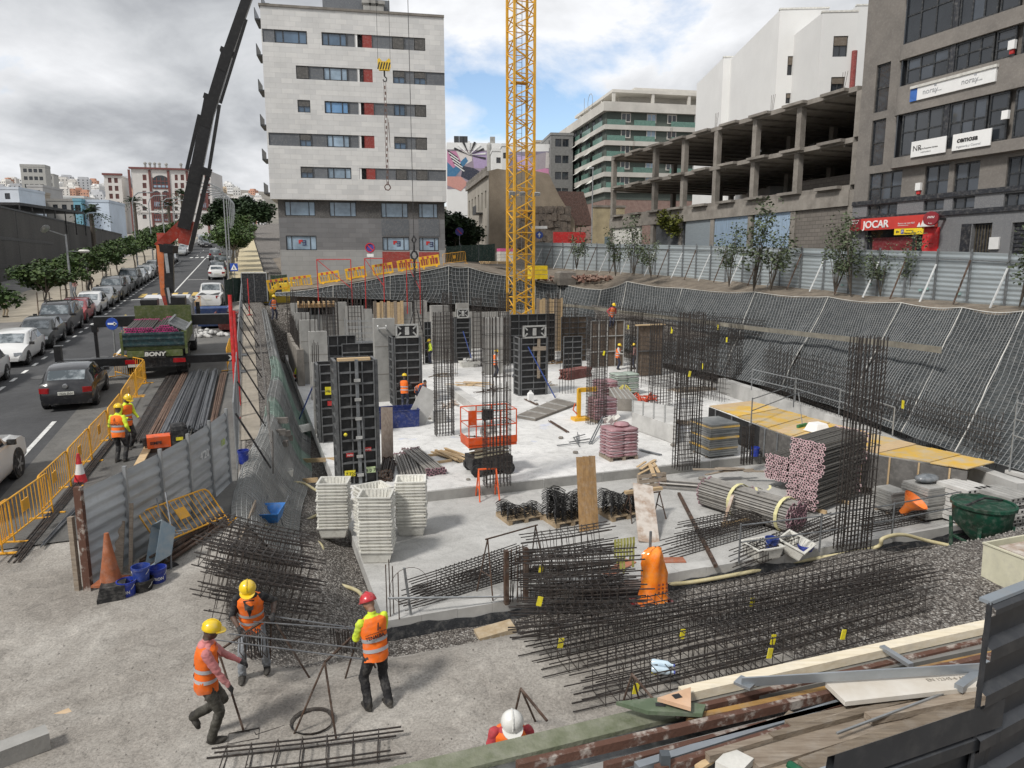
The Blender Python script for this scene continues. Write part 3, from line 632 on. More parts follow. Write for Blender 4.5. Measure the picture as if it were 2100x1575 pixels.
#brown office building on the right
plaster=M('brown_grey_render',(.148,.136,.125),.95,col2=(.205,.188,.170),scale=.9,bump=.5,bscale=22)
granite=M('speckled_granite',(.085,.088,.095),.55,col2=(.30,.305,.315),scale=38,thr=(.42,.66));gran_d=M('dark_granite',(.022,.024,.03),.35,var=.2)
sign_red=M('sign_red',(.52,.045,.035),.45,var=.06);sign_rd=M('sign_dark_red',(.20,.012,.02),.45,var=.06);sign_w=M('sign_white',(.74,.74,.73),.5,var=.04);ink=M('black_print',(.02,.02,.022),.6);grey_ink=M('grey_print',(.33,.34,.36),.6)
def office():
 fr=Frame(S(32.6,21.0),ANG-R(90));t=thing('office_building','brown grey office building with dark window bands and shop signs at the right edge','building',fr.o,fr.ang)
 I=Matrix();q=lambda x,y:fr.xz(1500+x/3.5,y/3.5);q2=lambda x,y:fr.xz(1720+x*.18095,400+y*.18095)
 def rect(x0,y0,x1,y1,f=q):a=f(x0,y0);b=f(x1,y1);return a[0],b[0],min(a[1],b[1]),max(a[1],b[1])
 def lev(x,y,f=q):return f(x,y)[1]
 XE=30;zt=lev(1240,-560);zg=2.0
 ends=[q(1240,300)[0],q(1610,300)[0],q(1660,300)[0],q(2045,300)[0]]
 bands=[(lev(1240,340),lev(1240,340)+2.6),(lev(1300,615),lev(1300,425)),(lev(1250,1130),lev(1255,825))]
 bay0=q(1225,700)[0];holes=[];lows=[]
 for x0,y0,x1,y1,c in((1045,470,1118,790,(1,)),(1012,868,1085,1180,(1,)),(990,1250,1210,1440,(1,1,1)),(1395,1195,1545,1400,(1,1)),(1605,1175,1765,1380,(1,1)),(1985,1130,2200,1345,(1,1,1)),(975,1475,1185,1540,(1,1,1)),(1380,1440,1520,1505,(1,1)),(1590,1420,1740,1495,(1,1)),(1960,1390,2200,1470,(1,1,1))):
  r=rect(x0,y0,x1,y1);holes.append(r);window(t,I,*r,.16,c,(1,1)if y1-y0>150 else(1,),pm=glass_d,pm2=glass_s if y0>1150 else None,fr=.08)
 bp=.45
 zb0=bands[2][0]-.55
 mb=MB();zmid=q(1000,1455)[1]
 wall_holes(mb,0,XE,zmid,zt,holes+[],.2);mb.add([(0,0,zg),(0,0,zt),(0,16,zt),(0,16,zg)],[(3,2,1,0)]);mb.add([(0,0,zt),(XE,0,zt),(XE,16,zt),(0,16,zt)],[(0,1,2,3)]);mb.build('wall',plaster,t)
 mb=MB();n=6
 levels=[zb0,bands[2][0],bands[2][1],bands[1][0],bands[1][1],bands[0][0],bands[0][1],bands[0][1]+3.3]
 for k in(0,2,4,6):
  a,b_=levels[k],levels[k+1];a=a if k==0 else a
  pts=[(bay0-.25+.55*(1-math.cos(i/n*math.pi/2)),-bp*math.sin(i/n*math.pi/2))for i in range(n+1)]+[(XE,-bp),(XE,.02),(bay0-.25,.02)]
  mb.slabp(pts,a,b_)
 mb.build('bay',plaster,t)
 for r,(za,zc)in enumerate(bands):
  boxpart('dark_reveal',t,I,(bay0+.1,XE,.10,.14,za,zc),iron)
  xs=[(q(1290,500)[0]if r else q(1285,100)[0],q(1585,500)[0],(1,1,1)),(q(1632,500)[0],q(1900,500)[0],(1,1,1)),(q(1925,400)[0],q(2035,400)[0]+.2,(1,)),(q(2035,400)[0]+.5,XE-.5,(1,1,1,1))]
  boxpart('pillar',t,I,(q(1590,500)[0],q(1628,500)[0],-bp+.12,.1,za+.002,zc-.002),gran_d)
  for i,(a,b_,c)in enumerate(xs):window(t,I,a,b_,za+.03,zc-.03,-bp+.2,c,(1.3,1)if i!=2 else(1,1,1),pm=glass_d,pm2=glass_s if(r+i)%2 else None,fr=.085)
  mb=MB();mb.box(bay0+.1,bay0+.18,-bp+.1,.1,za+.002,zc-.002);mb.build('side_pane',glass_d,t)
 for y,x0,x1 in((1455,0,30),(1570,0,30)):
  z=q(985,y)[1];boxpart('stone_band',t,I,(0,XE,-.10,-.004,z-.12,z+.12),gran_d)
 zs_t=q2(345,270)[1];zs_b=q2(345,402)[1]
 gh_=[h for h in holes if h[3]<zmid+.2]+[(q2(300,400)[0],q2(965,400)[0],zg,zs_b+.1),(q2(1510,400)[0],q2(1735,400)[0],zg,q2(1510,325)[1]),(q2(1960,400)[0],q2(1960,400)[0]+3.2,zg,q2(1970,312)[1])]
 mb=MB();wall_holes(mb,0,XE,zg,zmid,gh_,.3);mb.build('granite_base',granite,t)
 boxpart('shop_interior',t,I,(q2(300,400)[0]-.1,q2(965,400)[0]+.1,2.2,2.3,zg,zs_b+.2),M('shop_dark',(.05,.02,.02),.7,var=.3));boxpart('shop_window',t,I,(q2(300,400)[0],q2(965,400)[0],.24,.27,zg,zs_b),glass_d)
 boxpart('inner_poster',t,I,(q2(360,500)[0],q2(860,500)[0],.18,.2,zg,q2(360,487)[1]),M('poster_red',(.16,.015,.02),.5))
 dr=boxpart('entrance_door',t,I,(q2(1510,400)[0],q2(1735,400)[0],.25,.3,zg,q2(1510,325)[1]),gran_d)
 for k in range(11):
  x=q2(1520,400)[0]+k*.16;boxpart('grille_bar',dr,I,(x,x+.05,.2,.24,zg+.5,q2(1510,345)[1]),M('bronze',(.10,.085,.06),.5,.4))
 lv=boxpart('roller_door',t,I,(q2(1960,400)[0],q2(1960,400)[0]+3.2,.2,.26,zg,q2(1970,312)[1]),gran_d)
 for k in range(14):z=q2(1970,312)[1]-.1-k*.2;boxpart('slat',lv,I,(q2(1960,400)[0]+.03,q2(1960,400)[0]+3.17,.16,.2,z-.07,z),gran_d)
 boxpart('red_pillar',t,I,(q2(970,400)[0],q2(1148,400)[0],-.08,.2,zg,zs_b-.02),M('bright_red_panel',(.62,.02,.025),.5,var=.08))
 boxpart('dark_pier',t,I,(q2(1395,400)[0],q2(1500,400)[0],-.05,.1,zg,q2(1400,330)[1]),gran_d);boxpart('notice',t,I,(q2(1715,400)[0]+.1,q2(1845,400)[0],-.12,-.02,q2(1715,615)[1],q2(1715,480)[1]),sign_w)
 def sign(name,label,r,mat,y=-.35,th=.25):
  s=thing(name,label,'sign',fr.M@V((r[0],y,r[2])),fr.ang);boxpart('board',s,I,(0,r[1]-r[0],0,th,0,r[3]-r[2]),mat);return s,r[1]-r[0],r[3]-r[2]
 s,w,h=sign('shop_sign','long red car rental shop sign with big white letters over the shop',(q2(185,300)[0],q2(1140,300)[0],zs_b,zs_t),sign_red)
 boxpart('end_panel',s,I,(0,w*.14,-.02,-.002,0,h),sign_rd)
 text('JOCAR',h*.86,s,TL(w*.175,-.02,h*.18),sign_w,.015,bold=.012,squeeze=1.02);text('Rent a car muy fácil',h*.2,s,TL(w*.60,-.012,h*.34),sign_w,.006);text('Rent a car\nmuy fácil',h*.2,s,TL(w*.02,-.03,h*.62),sign_w,.005)
 boxpart('underline',s,I,(w*.6,w*.72,-.01,-.002,h*.22,h*.25),sign_w)
 mb=MB()
 for i,(x,hh)in enumerate(((.84,.42),(.88,.62),(.915,.85),(.955,.5),(.985,.75))):mb.prism([(w*(x-.022),.05*h),(w*(x+.02),.05*h),(w*x,hh*h)],-.02-.004*i,-.003)
 mb.build('mountain_print',sign_w,s)
 c=q2(1208,272);s=thing('round_sign','round dark red projecting sign above the yellow parking sign','sign',fr.M@V((c[0],-1.0,c[1])),fr.ang)
 rr=abs(q2(1208,190)[1]-q2(1208,355)[1])/2*.95;mb=MB();mb.T=Matrix.Rotation(R(25),4,'Z')@Matrix.Rotation(R(90),4,'X');mb.lathe([(rr,-.1),(rr*1.03,-.05),(rr*1.03,.1),(rr*.97,.13)],28);mb.build('disc',sign_rd,s,smooth=40)
 Tt=Matrix.Rotation(R(25),4,'Z');mb=MB();mb.T=Tt
 for i in range(5):mb.prism([(-.42*rr+i*.19*rr,.02),(-.34*rr+i*.19*rr,.02),(-.24*rr+i*.19*rr,.36*rr),(-.32*rr+i*.19*rr,.36*rr)],-.15,-.135)
 mb.build('zigzag_print',sign_w,s);text('Rent',rr*.25,s,Tt@TL(0,-.14,-.75*rr),sign_w,.004,align='CENTER');text('REDMACRUNA',rr*.14,s,Tt@TL(0,-.14,-.2*rr),sign_w,.004,align='CENTER')if 0 else None
 mb=MB();mb.box(-.06,.06,.1,1.0,-.06,.06);mb.build('bracket',iron,s)
 c=q2(1005,460);e=q2(1325,392);s=thing('parking_sign','yellow parking direction sign on a dark pole below the round red sign','sign',fr.M@V((c[0],-2.4,c[1])),fr.ang+R(12))
 w=(e[0]-c[0])*.93;h=(q2(1005,392)[1]-c[1]);boxpart('board',s,I,(0,w,0,.06,0,h),M('sign_yellow',(.78,.56,.02),.5,var=.05));text('Romeo y Cupi',h*.34,s,TL(w*.36,-.01,h*.14),ink,.005,bold=.004);text('aparcamiento',h*.22,s,TL(w*.42,-.01,h*.62),ink,.004)
 boxpart('blue_square',s,I,(w*.24,w*.34,-.012,-.002,h*.15,h*.85),blue);text('P',h*.62,s,TL(w*.262,-.02,h*.26),sign_w,.005)
 mb=MB();mb.prism([(w*.06,h*.5),(w*.11,h*.76),(w*.11,h*.58),(w*.18,h*.58),(w*.18,h*.42),(w*.11,h*.42),(w*.11,h*.24)],-.012,-.002);mb.build('arrow',ink,s);boxpart('pole',s,I,(w*.66,w*.72,.02,.12,-3.6,0),iron)
 f3=Frame(fr.M@V((0,-bp-.1,0)),fr.ang);k=lambda x,y:f3.xz(1500+x/3.5,y/3.5)
 a,b_=k(1328,720),k(1328,632);e=k(1895,550);s=thing('banner_sign','white long sign with two thin grey logos and a blue end panel','sign',f3.M@V((a[0],0,a[1])),fr.ang)
 w,h=e[0]-a[0],b_[1]-a[1];boxpart('board',s,I,(0,w,0,.12,0,h),sign_w);boxpart('top_trim',s,I,(-.1*w,w+.05,-.06,.12,h+.003,h+.14),offwhite);boxpart('end_panel',s,I,(-.105*w,-.01,.02,.14,0,h-.02),M('sign_blue',(.05,.16,.50),.5))
 for x in(.08,.59):text('noray',h*.62,s,TL(w*x,-.01,h*.34),grey_ink,.004);text('SOFTWARE',h*.12,s,TL(w*(x+.17),-.01,h*.34),grey_ink,.003);boxpart('logo_square',s,I,(w*(x+.155),w*(x+.185),-.012,-.002,h*.80,h*.94),grey_ink)
 a,e=k(1284,1132),k(1542,1000);s=thing('window_banner','white lawyer banner with thin black monogram in the lower window band','sign',f3.M@V((a[0],0,a[1])),fr.ang);w,h=e[0]-a[0],k(1284,1022)[1]-a[1]
 boxpart('board',s,I,(0,w,0,.05,0,h),sign_w);text('NR',h*.5,s,TL(w*.05,-.01,h*.38),ink,.004);text('Norma Requeime Santana',h*.135,s,TL(w*.23,-.01,h*.42),ink,.003);text('A B O G A D O S',h*.1,s,TL(w*.3,-.01,h*.2),ink,.003)
 a,e=k(1580,1085),k(1866,950);s=thing('window_banner','white banner with bold black lettering beside the lawyer banner','sign',f3.M@V((a[0],0,a[1])),fr.ang);w,h=e[0]-a[0],k(1580,970)[1]-a[1]
 boxpart('board',s,I,(0,w,0,.05,0,h),sign_w);text('cemosa',h*.46,s,TL(w*.12,-.01,h*.46),ink,.004,bold=.012,shear=.15);text('Ingeniería y Control',h*.2,s,TL(w*.12,-.01,h*.14),grey_ink,.003)
 for(x,y,hh,l)in((1352,1340,.4,'small white alarm box with red label low on the brown office wall'),(2075,330,.55,'white alarm box at the top right of the brown office wall'),(2027,830,.45,'white alarm box right of the lower window band')):
  c=q(x,y);a=thing('alarm_box',l,'alarm box',fr.M@V((c[0],-.47 if y<1000 else 0,c[1])),fr.ang,'alarm boxes on the office wall');boxpart('case',a,I,(-.16,.16,-.16,-.002,-.2,.2),sign_w)
  if y>1000 or y<400:boxpart('red_label',a,I,(-.1,.1,-.1,-.002,-.4,-.22),red)
office()
#unfinished concrete frame
def skeleton():
 fr=Frame(S(32.6,21.3),ANG-R(90));far=31.5
 t=thing('unfinished_building','bare unfinished concrete frame building with open storeys beside the office','building',fr.o,fr.ang);I=Matrix()
 zs=[17.0,14.05,11.25];zg=3.0;W_=15;L0=-far
 for k,z in enumerate(zs):
  mb=MB();mb.box(L0,-.05,0,W_,z-.3,z);mb.build('floor_slab',conc_d,t)
  for i in range(9):
   x=L0+.8+i*far/9;mb=MB();mb.box(x,x+2.0,-.38,-.004,z-.18,z+.0);mb.build('balcony_slab',conc_d,t)
  mb=MB()
  for i in range(16):mb.box(L0+.4+i*2,L0+.52+i*2,.3,W_-.3,z-.42,z-.305)
  mb.build('joists',conc_d,t)
 us=(1256,1341,1400,1466,1544,1633,1752)
 for u in us:
  x,_=fr.xz(u,320)
  for y in(.02,7,14.2):
   for k in(0,1):
    mb=MB();mb.box(x-.22,x+.22,y,y+.42,zs[k+1]+.002,zs[k]-.302);mb.build('column',conc_d,t)
   mb=MB();mb.box(x-.24,x+.24,y,y+.44,zg,zs[2]-.302);mb.build('column',conc_d,t)
 block_m=clad_mat('rough_blockwork',(.15,.135,.12),(.19,.17,.15),.5,.25,.02,(.10,.09,.08))
 def gp(u0,u1,v0,v1,name,mat,y=.12):
  x0,zc=fr.xz(u0,v0);x1,_=fr.xz(u1,v0);boxpart(name,t,I,(x0,x1,y,y+.15,zg,min(zc,zs[2]-.8)),mat)
 boxpart('spandrel',t,I,(L0,-.05,-.06,.3,zs[2]-1.25,zs[2]-.305),conc_d)
 corr_b=M('blue_corrugated_sheet',(.30,.40,.52),.5,.2,var=.25,stretch=(9,1,.4));shut_g=M('grey_roller_shutter',(.28,.32,.35),.5,.3,var=.15,stretch=(1,1,12))
 gp(1252,1312,452,0,'white_wall',offwhite);gp(1344,1400,452,0,'dark_wall',M('dark_shop_wall',(.06,.065,.07),.7));gp(1404,1455,452,0,'roller_shutter',shut_g);gp(1462,1540,440,0,'corrugated_sheet',corr_b);gp(1546,1628,430,0,'corrugated_sheet',corr_b);gp(1632,1752,415,0,'block_wall',block_m)
 boxpart('added_back_wall',t,I,(L0+12,-9.1,W_-.3,W_,zs[1],zs[0]-.31),block_m);boxpart('added_back_wall',t,I,(L0+8,-.05,W_-.3,W_,zs[2],zs[1]-.31),block_m);boxpart('added_back_wall',t,I,(-9,-.05,W_-.3,W_,zs[1]+1.2,zs[0]-.31),block_m)  # more back walls added so the deep open storeys look dark inside
 boxpart('ramp',t,I,(-12,-1,8,W_-.5,zs[1]+1.5,zs[1]+1.75),conc_d)
 for i in range(5):
  x=-1.5-i*6.5;mb=MB()
  for d in(0,.1,.2):mb.bar((x+d,.2,zs[0]),(x+d*2,.2,zs[0]+1.1),.012)
  mb.build('starter_bars',rust,t)
 gr=boxpart('block_stack',t,I,(-7.8,-2,3,3.3,zs[2],zs[2]+1.1),block_m)
skeleton()
#blocks further off
def block(name,label,origin,ang,w,d,z0,z1,mat,rows,cols,side_rows=0,wm=None,x_in=.8,win=(1.1,1.3),group=None,fm=None,roof=True,par=.5):
 fr=Frame(origin,ang);t=thing(name,label,'building',fr.o,ang,group);H=z1-z0;I=Matrix();holes=[];fh=H/rows
 for r in range(rows):
  for c in range(cols):
   cx=x_in+(w-2*x_in)*(c+.5)/cols;cz=z0+fh*(r+.55);holes.append((cx-win[0]/2,cx+win[0]/2,cz-win[1]/2,cz+win[1]/2))
 mb=MB();wall_holes(mb,0,w,z0-6,z1,holes,.18)
 sh=[]
 if side_rows:
  for r in range(rows):
   for c in range(side_rows):cy=d*(c+.5)/side_rows;cz=z0+fh*(r+.55);sh.append((cy-.5,cy+.5,cz-win[1]/2,cz+win[1]/2))
 sf=Matrix.Translation((0,d,0))@Matrix.Rotation(R(-90),4,'Z');mb.T=sf;wall_holes(mb,0,d,z0-6,z1,sh,.18);mb.T=None
 mb.add([(w,0,z0-6),(w,d,z0-6),(w,d,z1),(w,0,z1),(0,d,z0-6),(0,d,z1),(0,0,z1)],[(0,1,2,3),(1,4,5,2),(3,2,5,6)]);mb.build('wall',mat,t)
 for h in holes:window(t,I,*h,.16,(1,1),pm=wm or glass_d,fr=.08,fm=fm)
 for h in sh:window(t,sf,*h,.16,(1,1),pm=wm or glass_d,fr=.08,fm=fm)
 if roof:mb=MB();mb.box(-.1,w+.1,-.1,d+.1,z1+.002,z1+par);mb.build('parapet',mat,t)
 return t,fr
def green_flats():
 A=R(11);o=aty(1240,430,133);fr=Frame((o.x,o.y,0),A);green=M('dark_green_render',(.075,.095,.082),.85,var=.15,scale=.4);cream=M('cream_band',(.52,.50,.46),.8,var=.12,scale=.4);gl=M('green_glass',(.10,.20,.165),.15,var=.2)
 t=thing('apartment_block','dark green apartment block with cream balcony bands and glass rails beyond the tower crane','building',fr.o,A);I=Matrix();W_,D=22,30
 zt=fr.xz(1240,216)[1];fh=(fr.xz(1240,260)[1]-fr.xz(1240,357)[1])/3;zs=[fr.xz(1240,260)[1]-fh*k for k in range(6)]
 mb=MB();mb.box(0,W_,0,D,zs[5]+1,zs[0]+fh*.95);mb.build('wall',green,t);mb=MB();mb.box(.05,W_,.05,D,8,zs[5]+1);mb.build('stone_base',M('pink_stone',(.20,.125,.105),.9,col2=(.29,.20,.17),scale=1.5),t)
 sf=Matrix.Translation((0,D,0))@Matrix.Rotation(R(-90),4,'Z')
 for k,z in enumerate(zs[:5]):
  mb=MB();mb.box(-.5,W_,-.5,-.004,z-.45,z+.35);mb.box(-.5,-.004,-.004,D,z-.45,z+.35);mb.build('balcony_band',cream,t)
  for a,b_ in((.0,3.4),(5,9),(12,17)):boxpart('glass_rail',t,I,(a,b_,-.46,-.43,z+.352,z+1.25),gl)
  for a in range(4):mb=MB();mb.box(-.46,-.43,1+a*7.2,6.5+a*7.2,z+.352,z+1.25);mb.build('glass_rail',gl,t)
  for i,c in enumerate((3.6,8.4,12.3,17.5)):window(t,I,c-.9,c+.9,z+.9,z+2.5,-.03,(1,1),pm=glass_l if i%2 else glass_d,fr=.16,fm=cream)
  for i in range(7):c=2+i*4.1;window(t,sf,c-.7,c+.7,z+.5,z+2.5,-.03,(1,1),pm=glass_d,fr=.09)
  if k:
   for j in range(2):mb=MB();y=17-j*8-k;mb.T=TL(-.1,y,z+2.6)@Matrix.Rotation(R(-38),4,'Y');mb.box(-1.6,0,0,2.8,0,.04);mb.build('awning',offwhite,t)
 mb=MB();mb.box(-.8,W_+.3,-.8,D,zs[0]+fh*.95+.004,zs[0]+fh*.95+1.6);mb.build('parapet',cream,t)
 z=zs[0]+fh*.95+1.6
 mb=MB();mb.box(1.5,W_,1.5,D-4,z+2.1,z+2.6);mb.build('pergola_roof',cream,t)
 for x in(1.6,9,16,21):mb=MB();mb.box(x,x+.5,1.6,2.1,z,z+2.1);mb.build('pergola_post',cream,t)
 for y in(8,15,22):mb=MB();mb.box(1.6,2.1,y,y+.5,z,z+2.1);mb.build('pergola_post',cream,t)
 boxpart('attic',t,I,(4,W_-1,5,D-5,z,z+2.1),cream);boxpart('penthouse',t,I,(8,W_,8,D-8,z+2.6,z+4.6),cream)
 mb=MB();mb.tube([(1.2,14+1.6*math.cos(a*.628),z+2.9+1.6*math.sin(a*.628))for a in range(10)],.05,4,closed=True);mb.tube([(1.2,18,z),(1.2,18,z+4.5)],.05,4);mb.build('antenna',steel,t)
green_flats()
ww=M('white_render',(.70,.70,.69),.85,var=.04,scale=.3)
def white_right():
 A=ANG-R(90);I=Matrix()
 for(u0,v0,u1,y,dep,lab)in((1484,115,1606,72,14,'tall plain white house, leftmost above the concrete frame'),(1530,20,1690,70,12,'highest blank white block above the concrete frame'),(1635,27,1790,62,8,'white block with shuttered windows between the blank block and the office')):
  pass
 def vol(lab,u0,v0,u1,y,d,wins=()):
  p=aty(u0,v0,y);fr=Frame((p.x,p.y,0),R(-4));t=thing('white_house',lab,'building',fr.o,R(-4),'white houses above the concrete frame');w=fr.xz(u1,v0)[0];holes=[]
  for(a,b_,c,e)in wins:
   x0,zc=fr.xz(a,b_);x1,za=fr.xz(c,e);holes.append((x0,x1,za,zc));wd=window(t,I,x0,x1,za,zc,.2,(1,1),pm=glass_d);boxpart('shutter',wd,I,(x0+.08,x1-.08,.06,.12,zc-(zc-za)*.45,zc-.06),M('brown_shutter',(.13,.105,.08),.7,stretch=(1,1,14)))
  mb=MB();wall_holes(mb,0,w,3,p.z,holes,.25);mb.add([(0,0,3),(0,0,p.z),(-.8,d,p.z),(-.8,d,3),(w,0,3),(w,0,p.z),(w,d,p.z),(w,d,3)],[(3,2,1,0),(4,7,6,5),(1,5,6,2),(2,6,7,3)]);mb.build('wall',ww,t)
  mb=MB();mb.box(-.05,w+.05,-.05,.3,p.z+.003,p.z+.15);mb.build('coping',offwhite,t);return t,fr
 t,fr=vol('highest white block, blank on its left side, above the concrete frame',1600,20,1700,70,16,[(1616,115,1632,154),(1612,191,1627,212)])
 t2,f2=vol('white block with two shuttered windows next to the brown office',1687,26,1760,64,10,[(1710,74,1737,116),(1705,158,1731,188)])
 x,z=f2.xz(1752,105);mb=MB();mb.tube([(x,-.1,z-4),(x,-.1,z)],.22,8);mb.build('red_pipe',M('red_brown_pipe',(.22,.04,.035),.6),t2)
 vol('lower white wall stepping down left of the highest white block',1484,118,1620,86,12);vol('white wall right behind the office roofline',1757,12,1830,76,10)
white_right()
#far town, left side of the street
def ruin():
 fr=Frame(aty(1003,480,100)*1,R(11));fr.o.z=0;fr=Frame(fr.o,R(11));I=Matrix();old=M('old_ochre_render',(.155,.125,.092),.95,col2=(.27,.225,.17),scale=.35,det=9,bump=.5,bscale=5);stone=M('dark_rubble_stone',(.055,.045,.038),.95,col2=(.16,.13,.105),scale=1.4,det=8,bump=1,bscale=5)
 t=thing('ruined_house','old ochre gable wall of a half demolished house behind the crane mast','building',fr.o,R(11))
 q=fr.xz;P=[q(1003,560),q(1185,560),q(1178,452),q(1146,400),q(1125,356),q(1090,349),q(1050,350),q(1020,346),q(1003,350)]
 mb=MB();mb.prism([(x,z)for x,z in P],0,.6);mb.build('gable_wall',old,t)
 a,b_=q(1065,430),q(1165,560);mb=MB()
 for i in range(14):
  for j in range(9):
   x=a[0]+(b_[0]-a[0])*i/14;z=a[1]-(a[1]-b_[1])*j/9;mb.cbox((x+.3,-.05,z),(.62+rnd.random()*.2,.5+rnd.random()*.5,.8+rnd.random()*.3),ry=rnd.uniform(-.2,.2))
 mb.build('rubble_core',stone,t,stuff=True)
 sf=Frame(fr.M@V((0,0,0)),R(11-90));T=Matrix.Rotation(R(-90),4,'Z')
 D=22;zt=q(1003,352)[1];hs=[(-D+1.5+i*3.4,-D+2.8+i*3.4,zz,zz+2.4)for i in range(6)for zz in(zt-4.6,zt-9.4)]
 mb=MB();mb.T=T;wall_holes(mb,-D,0,0,zt,hs,.3);mb.build('front_wall',M('pale_old_render',(.27,.245,.21),.95,col2=(.36,.335,.29),scale=.5,det=8),t)
 for h in hs:mb=MB();mb.T=T;mb.box(h[0],h[1],.2,.26,h[2],h[3]);mb.build('shutter',M('green_grey_shutter',(.14,.16,.15),.8),t)
 mb=MB();mb.T=T;mb.box(-D,0,-.35,-.005,zt-.5,zt+.1)
 for i in range(12):mb.box(-D+i*1.8,-D+.35+i*1.8,-.2,.1,zt+.104,zt+.9)
 mb.build('cornice',conc_d,t);mb=MB();mb.T=T;mb.box(-9,-5.5,-1.0,-.01,zt-5.2,zt-5.0);mb.box(-9,-5.5,-1.0,-.95,zt-5.0,zt-4.0);mb.build('balcony',iron,t)
 a,b_=q(1172,388),q(1230,415);mb=MB();mb.T=TL(0,3,0)
 mb.prism([(a[0],b_[1]-3),(b_[0],b_[1]-3),(b_[0]-1.5,a[1]),(a[0]-1,a[1])],0,5);mb.build('tiled_roof',M('old_tiles',(.10,.055,.045),.9,var=.4,scale=3),t)
 p=aty(1217,425,90);t2=thing('garden_wall','pale yellow old wall with a dark door left of the concrete frame','wall',(p.x,p.y,0),R(11));e=aty(1255,418,92)
 boxpart('wall',t2,I,(0,e.x-p.x+1.5,0,.4,4,p.z),M('yellow_old_render',(.34,.285,.18),.95,var=.3,scale=.6));boxpart('door',t2,I,(1.5,2.4,-.05,-.002,4,p.z-3.5),M('blue_grey_door',(.14,.19,.22),.7))
 boxpart('red_band',t2,I,(-5,-1,-.2,.2,4,p.z-3),red);boxpart('top',t2,I,(-.1,e.x-p.x+1.6,-.1,.5,p.z+.003,p.z+.25),conc_d)
 for i,(u0,u1,v0,y,c,l)in enumerate(((1130,1172,277,150,(.20,.20,.195),'narrow grey flats between the crane mast and the green block'),(1100,1133,292,170,(.36,.32,.27),'pale flats with a pink top just right of the crane mast'))):
  p=aty(u0,v0,y);w=(u1-u0)/FPX*y*1.06;block('apartment_block',l,(p.x,p.y,0),R(8),w,12,p.z-16,p.z,M('far_render_%d'%i,c,.85),5,2,3,wm=glass_l if i else glass_d,win=(1.3,1.5))
ruin()
def mural():
 p=aty(916,300,150);fr=Frame((p.x,p.y,0),R(6));I=Matrix();t=thing('painted_house','white house whose long gable carries a colourful abstract mural','building',fr.o,R(6));q=fr.xz
 x1=q(1158,300)[0];zt=q(916,292)[1];boxpart('wall',t,I,(0,x1,0,14,6,zt),ww)
 cols=[(.52,.22,.36),(.10,.11,.13),(.20,.42,.44),(.045,.16,.30),(.62,.58,.56),(.34,.30,.33),(.60,.30,.26),(.03,.035,.06),(.45,.35,.55)]
 rr=random.Random(5)
 polys=[[(917,310),(935,310),(950,340),(930,362),(917,360)],[(935,309),(968,309),(968,330),(950,340)],[(968,309),(1000,312),(1000,345),(972,345)],[(917,332),(930,345),(955,322),(960,330),(934,362),(917,365)],[(950,340),(972,345),(985,352),(965,372),(945,362)],[(965,372),(985,352),(1000,348),(1000,382),(985,385)],[(917,362),(945,362),(960,376),(945,392),(917,380)],[(1000,312),(1012,318),(1012,370),(1000,382)],[(1085,322),(1120,312),(1140,325),(1118,345),(1095,350)],[(1095,350),(1118,345),(1140,350),(1130,362),(1095,362)],[(1120,312),(1145,318),(1142,345),(1118,345)],[(1060,318),(1085,322),(1095,350),(1062,352)],[(1012,318),(1042,322),(1042,360),(1012,366)]]
 for i,(pl,c)in enumerate((([(917,306),(1012,309),(1012,384),(917,388)],(.30,.25,.30)),([(1012,312),(1146,310),(1140,364),(1012,368)],(.24,.22,.30)))):mb=MB();mb.prism([q(u,v)for u,v in pl][::-1],-.024,-.002);mb.build('mural_shape',M('mural_base%d'%i,c,.85,var=.35,scale=.25),t)
 for i,pl in enumerate(polys):
  mb=MB();mb.prism([q(u,v)for u,v in pl][::-1],-.03-.004*i,-.002);mb.build('mural_shape',M('mural_%d'%(i%9),cols[(i*4)%9],.8,var=.08),t)
 for i in range(9):
  a0,a1=-.3+i*.36,-.16+i*.36;c=q(962,318);r_=3.4;mb=MB();mb.prism([c,(c[0]+r_*math.cos(a1),c[1]+r_*math.sin(a1)*.8),(c[0]+r_*math.cos(a0),c[1]+r_*math.sin(a0)*.8)],-.14,-.1);mb.build('mural_stripe',white if i%2 else ink,t)
 for i in range(8):
  c=q(922+i*2,316+i*4);mb=MB();mb.cbox((c[0]+.6,-.12,c[1]),(2.4,.03,.22),ry=.6);mb.build('mural_stripe',sign_w if i%2 else ink,t)
 for u,v in((937,292),(948,295),(955,296),(1012,294)):c=q(u,v);mb=MB();mb.box(c[0]-.5,c[0]+.5,2,3,zt,zt+1.6);mb.build('chimney',frame_d if u<960 else conc,t)
 p=aty(1003,297,140);g=thing('concrete_pillar','grey round chimney pillar standing before the mural','chimney',(p.x,p.y,6));mb=MB();mb.lathe([(.45,0),(.45,p.z-6),(.2,p.z-5.6)],10);mb.build('shaft',conc,g)
 for i,(u,v,w,y)in enumerate(((1010,310,30,135),(1030,300,14,132),(975,300,60,175))):
  p=aty(u,v,y);block('white_house',['small white rooftop house behind the crane mast','white stair tower touching the crane mast','white house above the mural wall'][i],(p.x,p.y,0),R(6),w/FPX*y,9,p.z-7,p.z,ww,2,2,win=(.8,1))
mural()
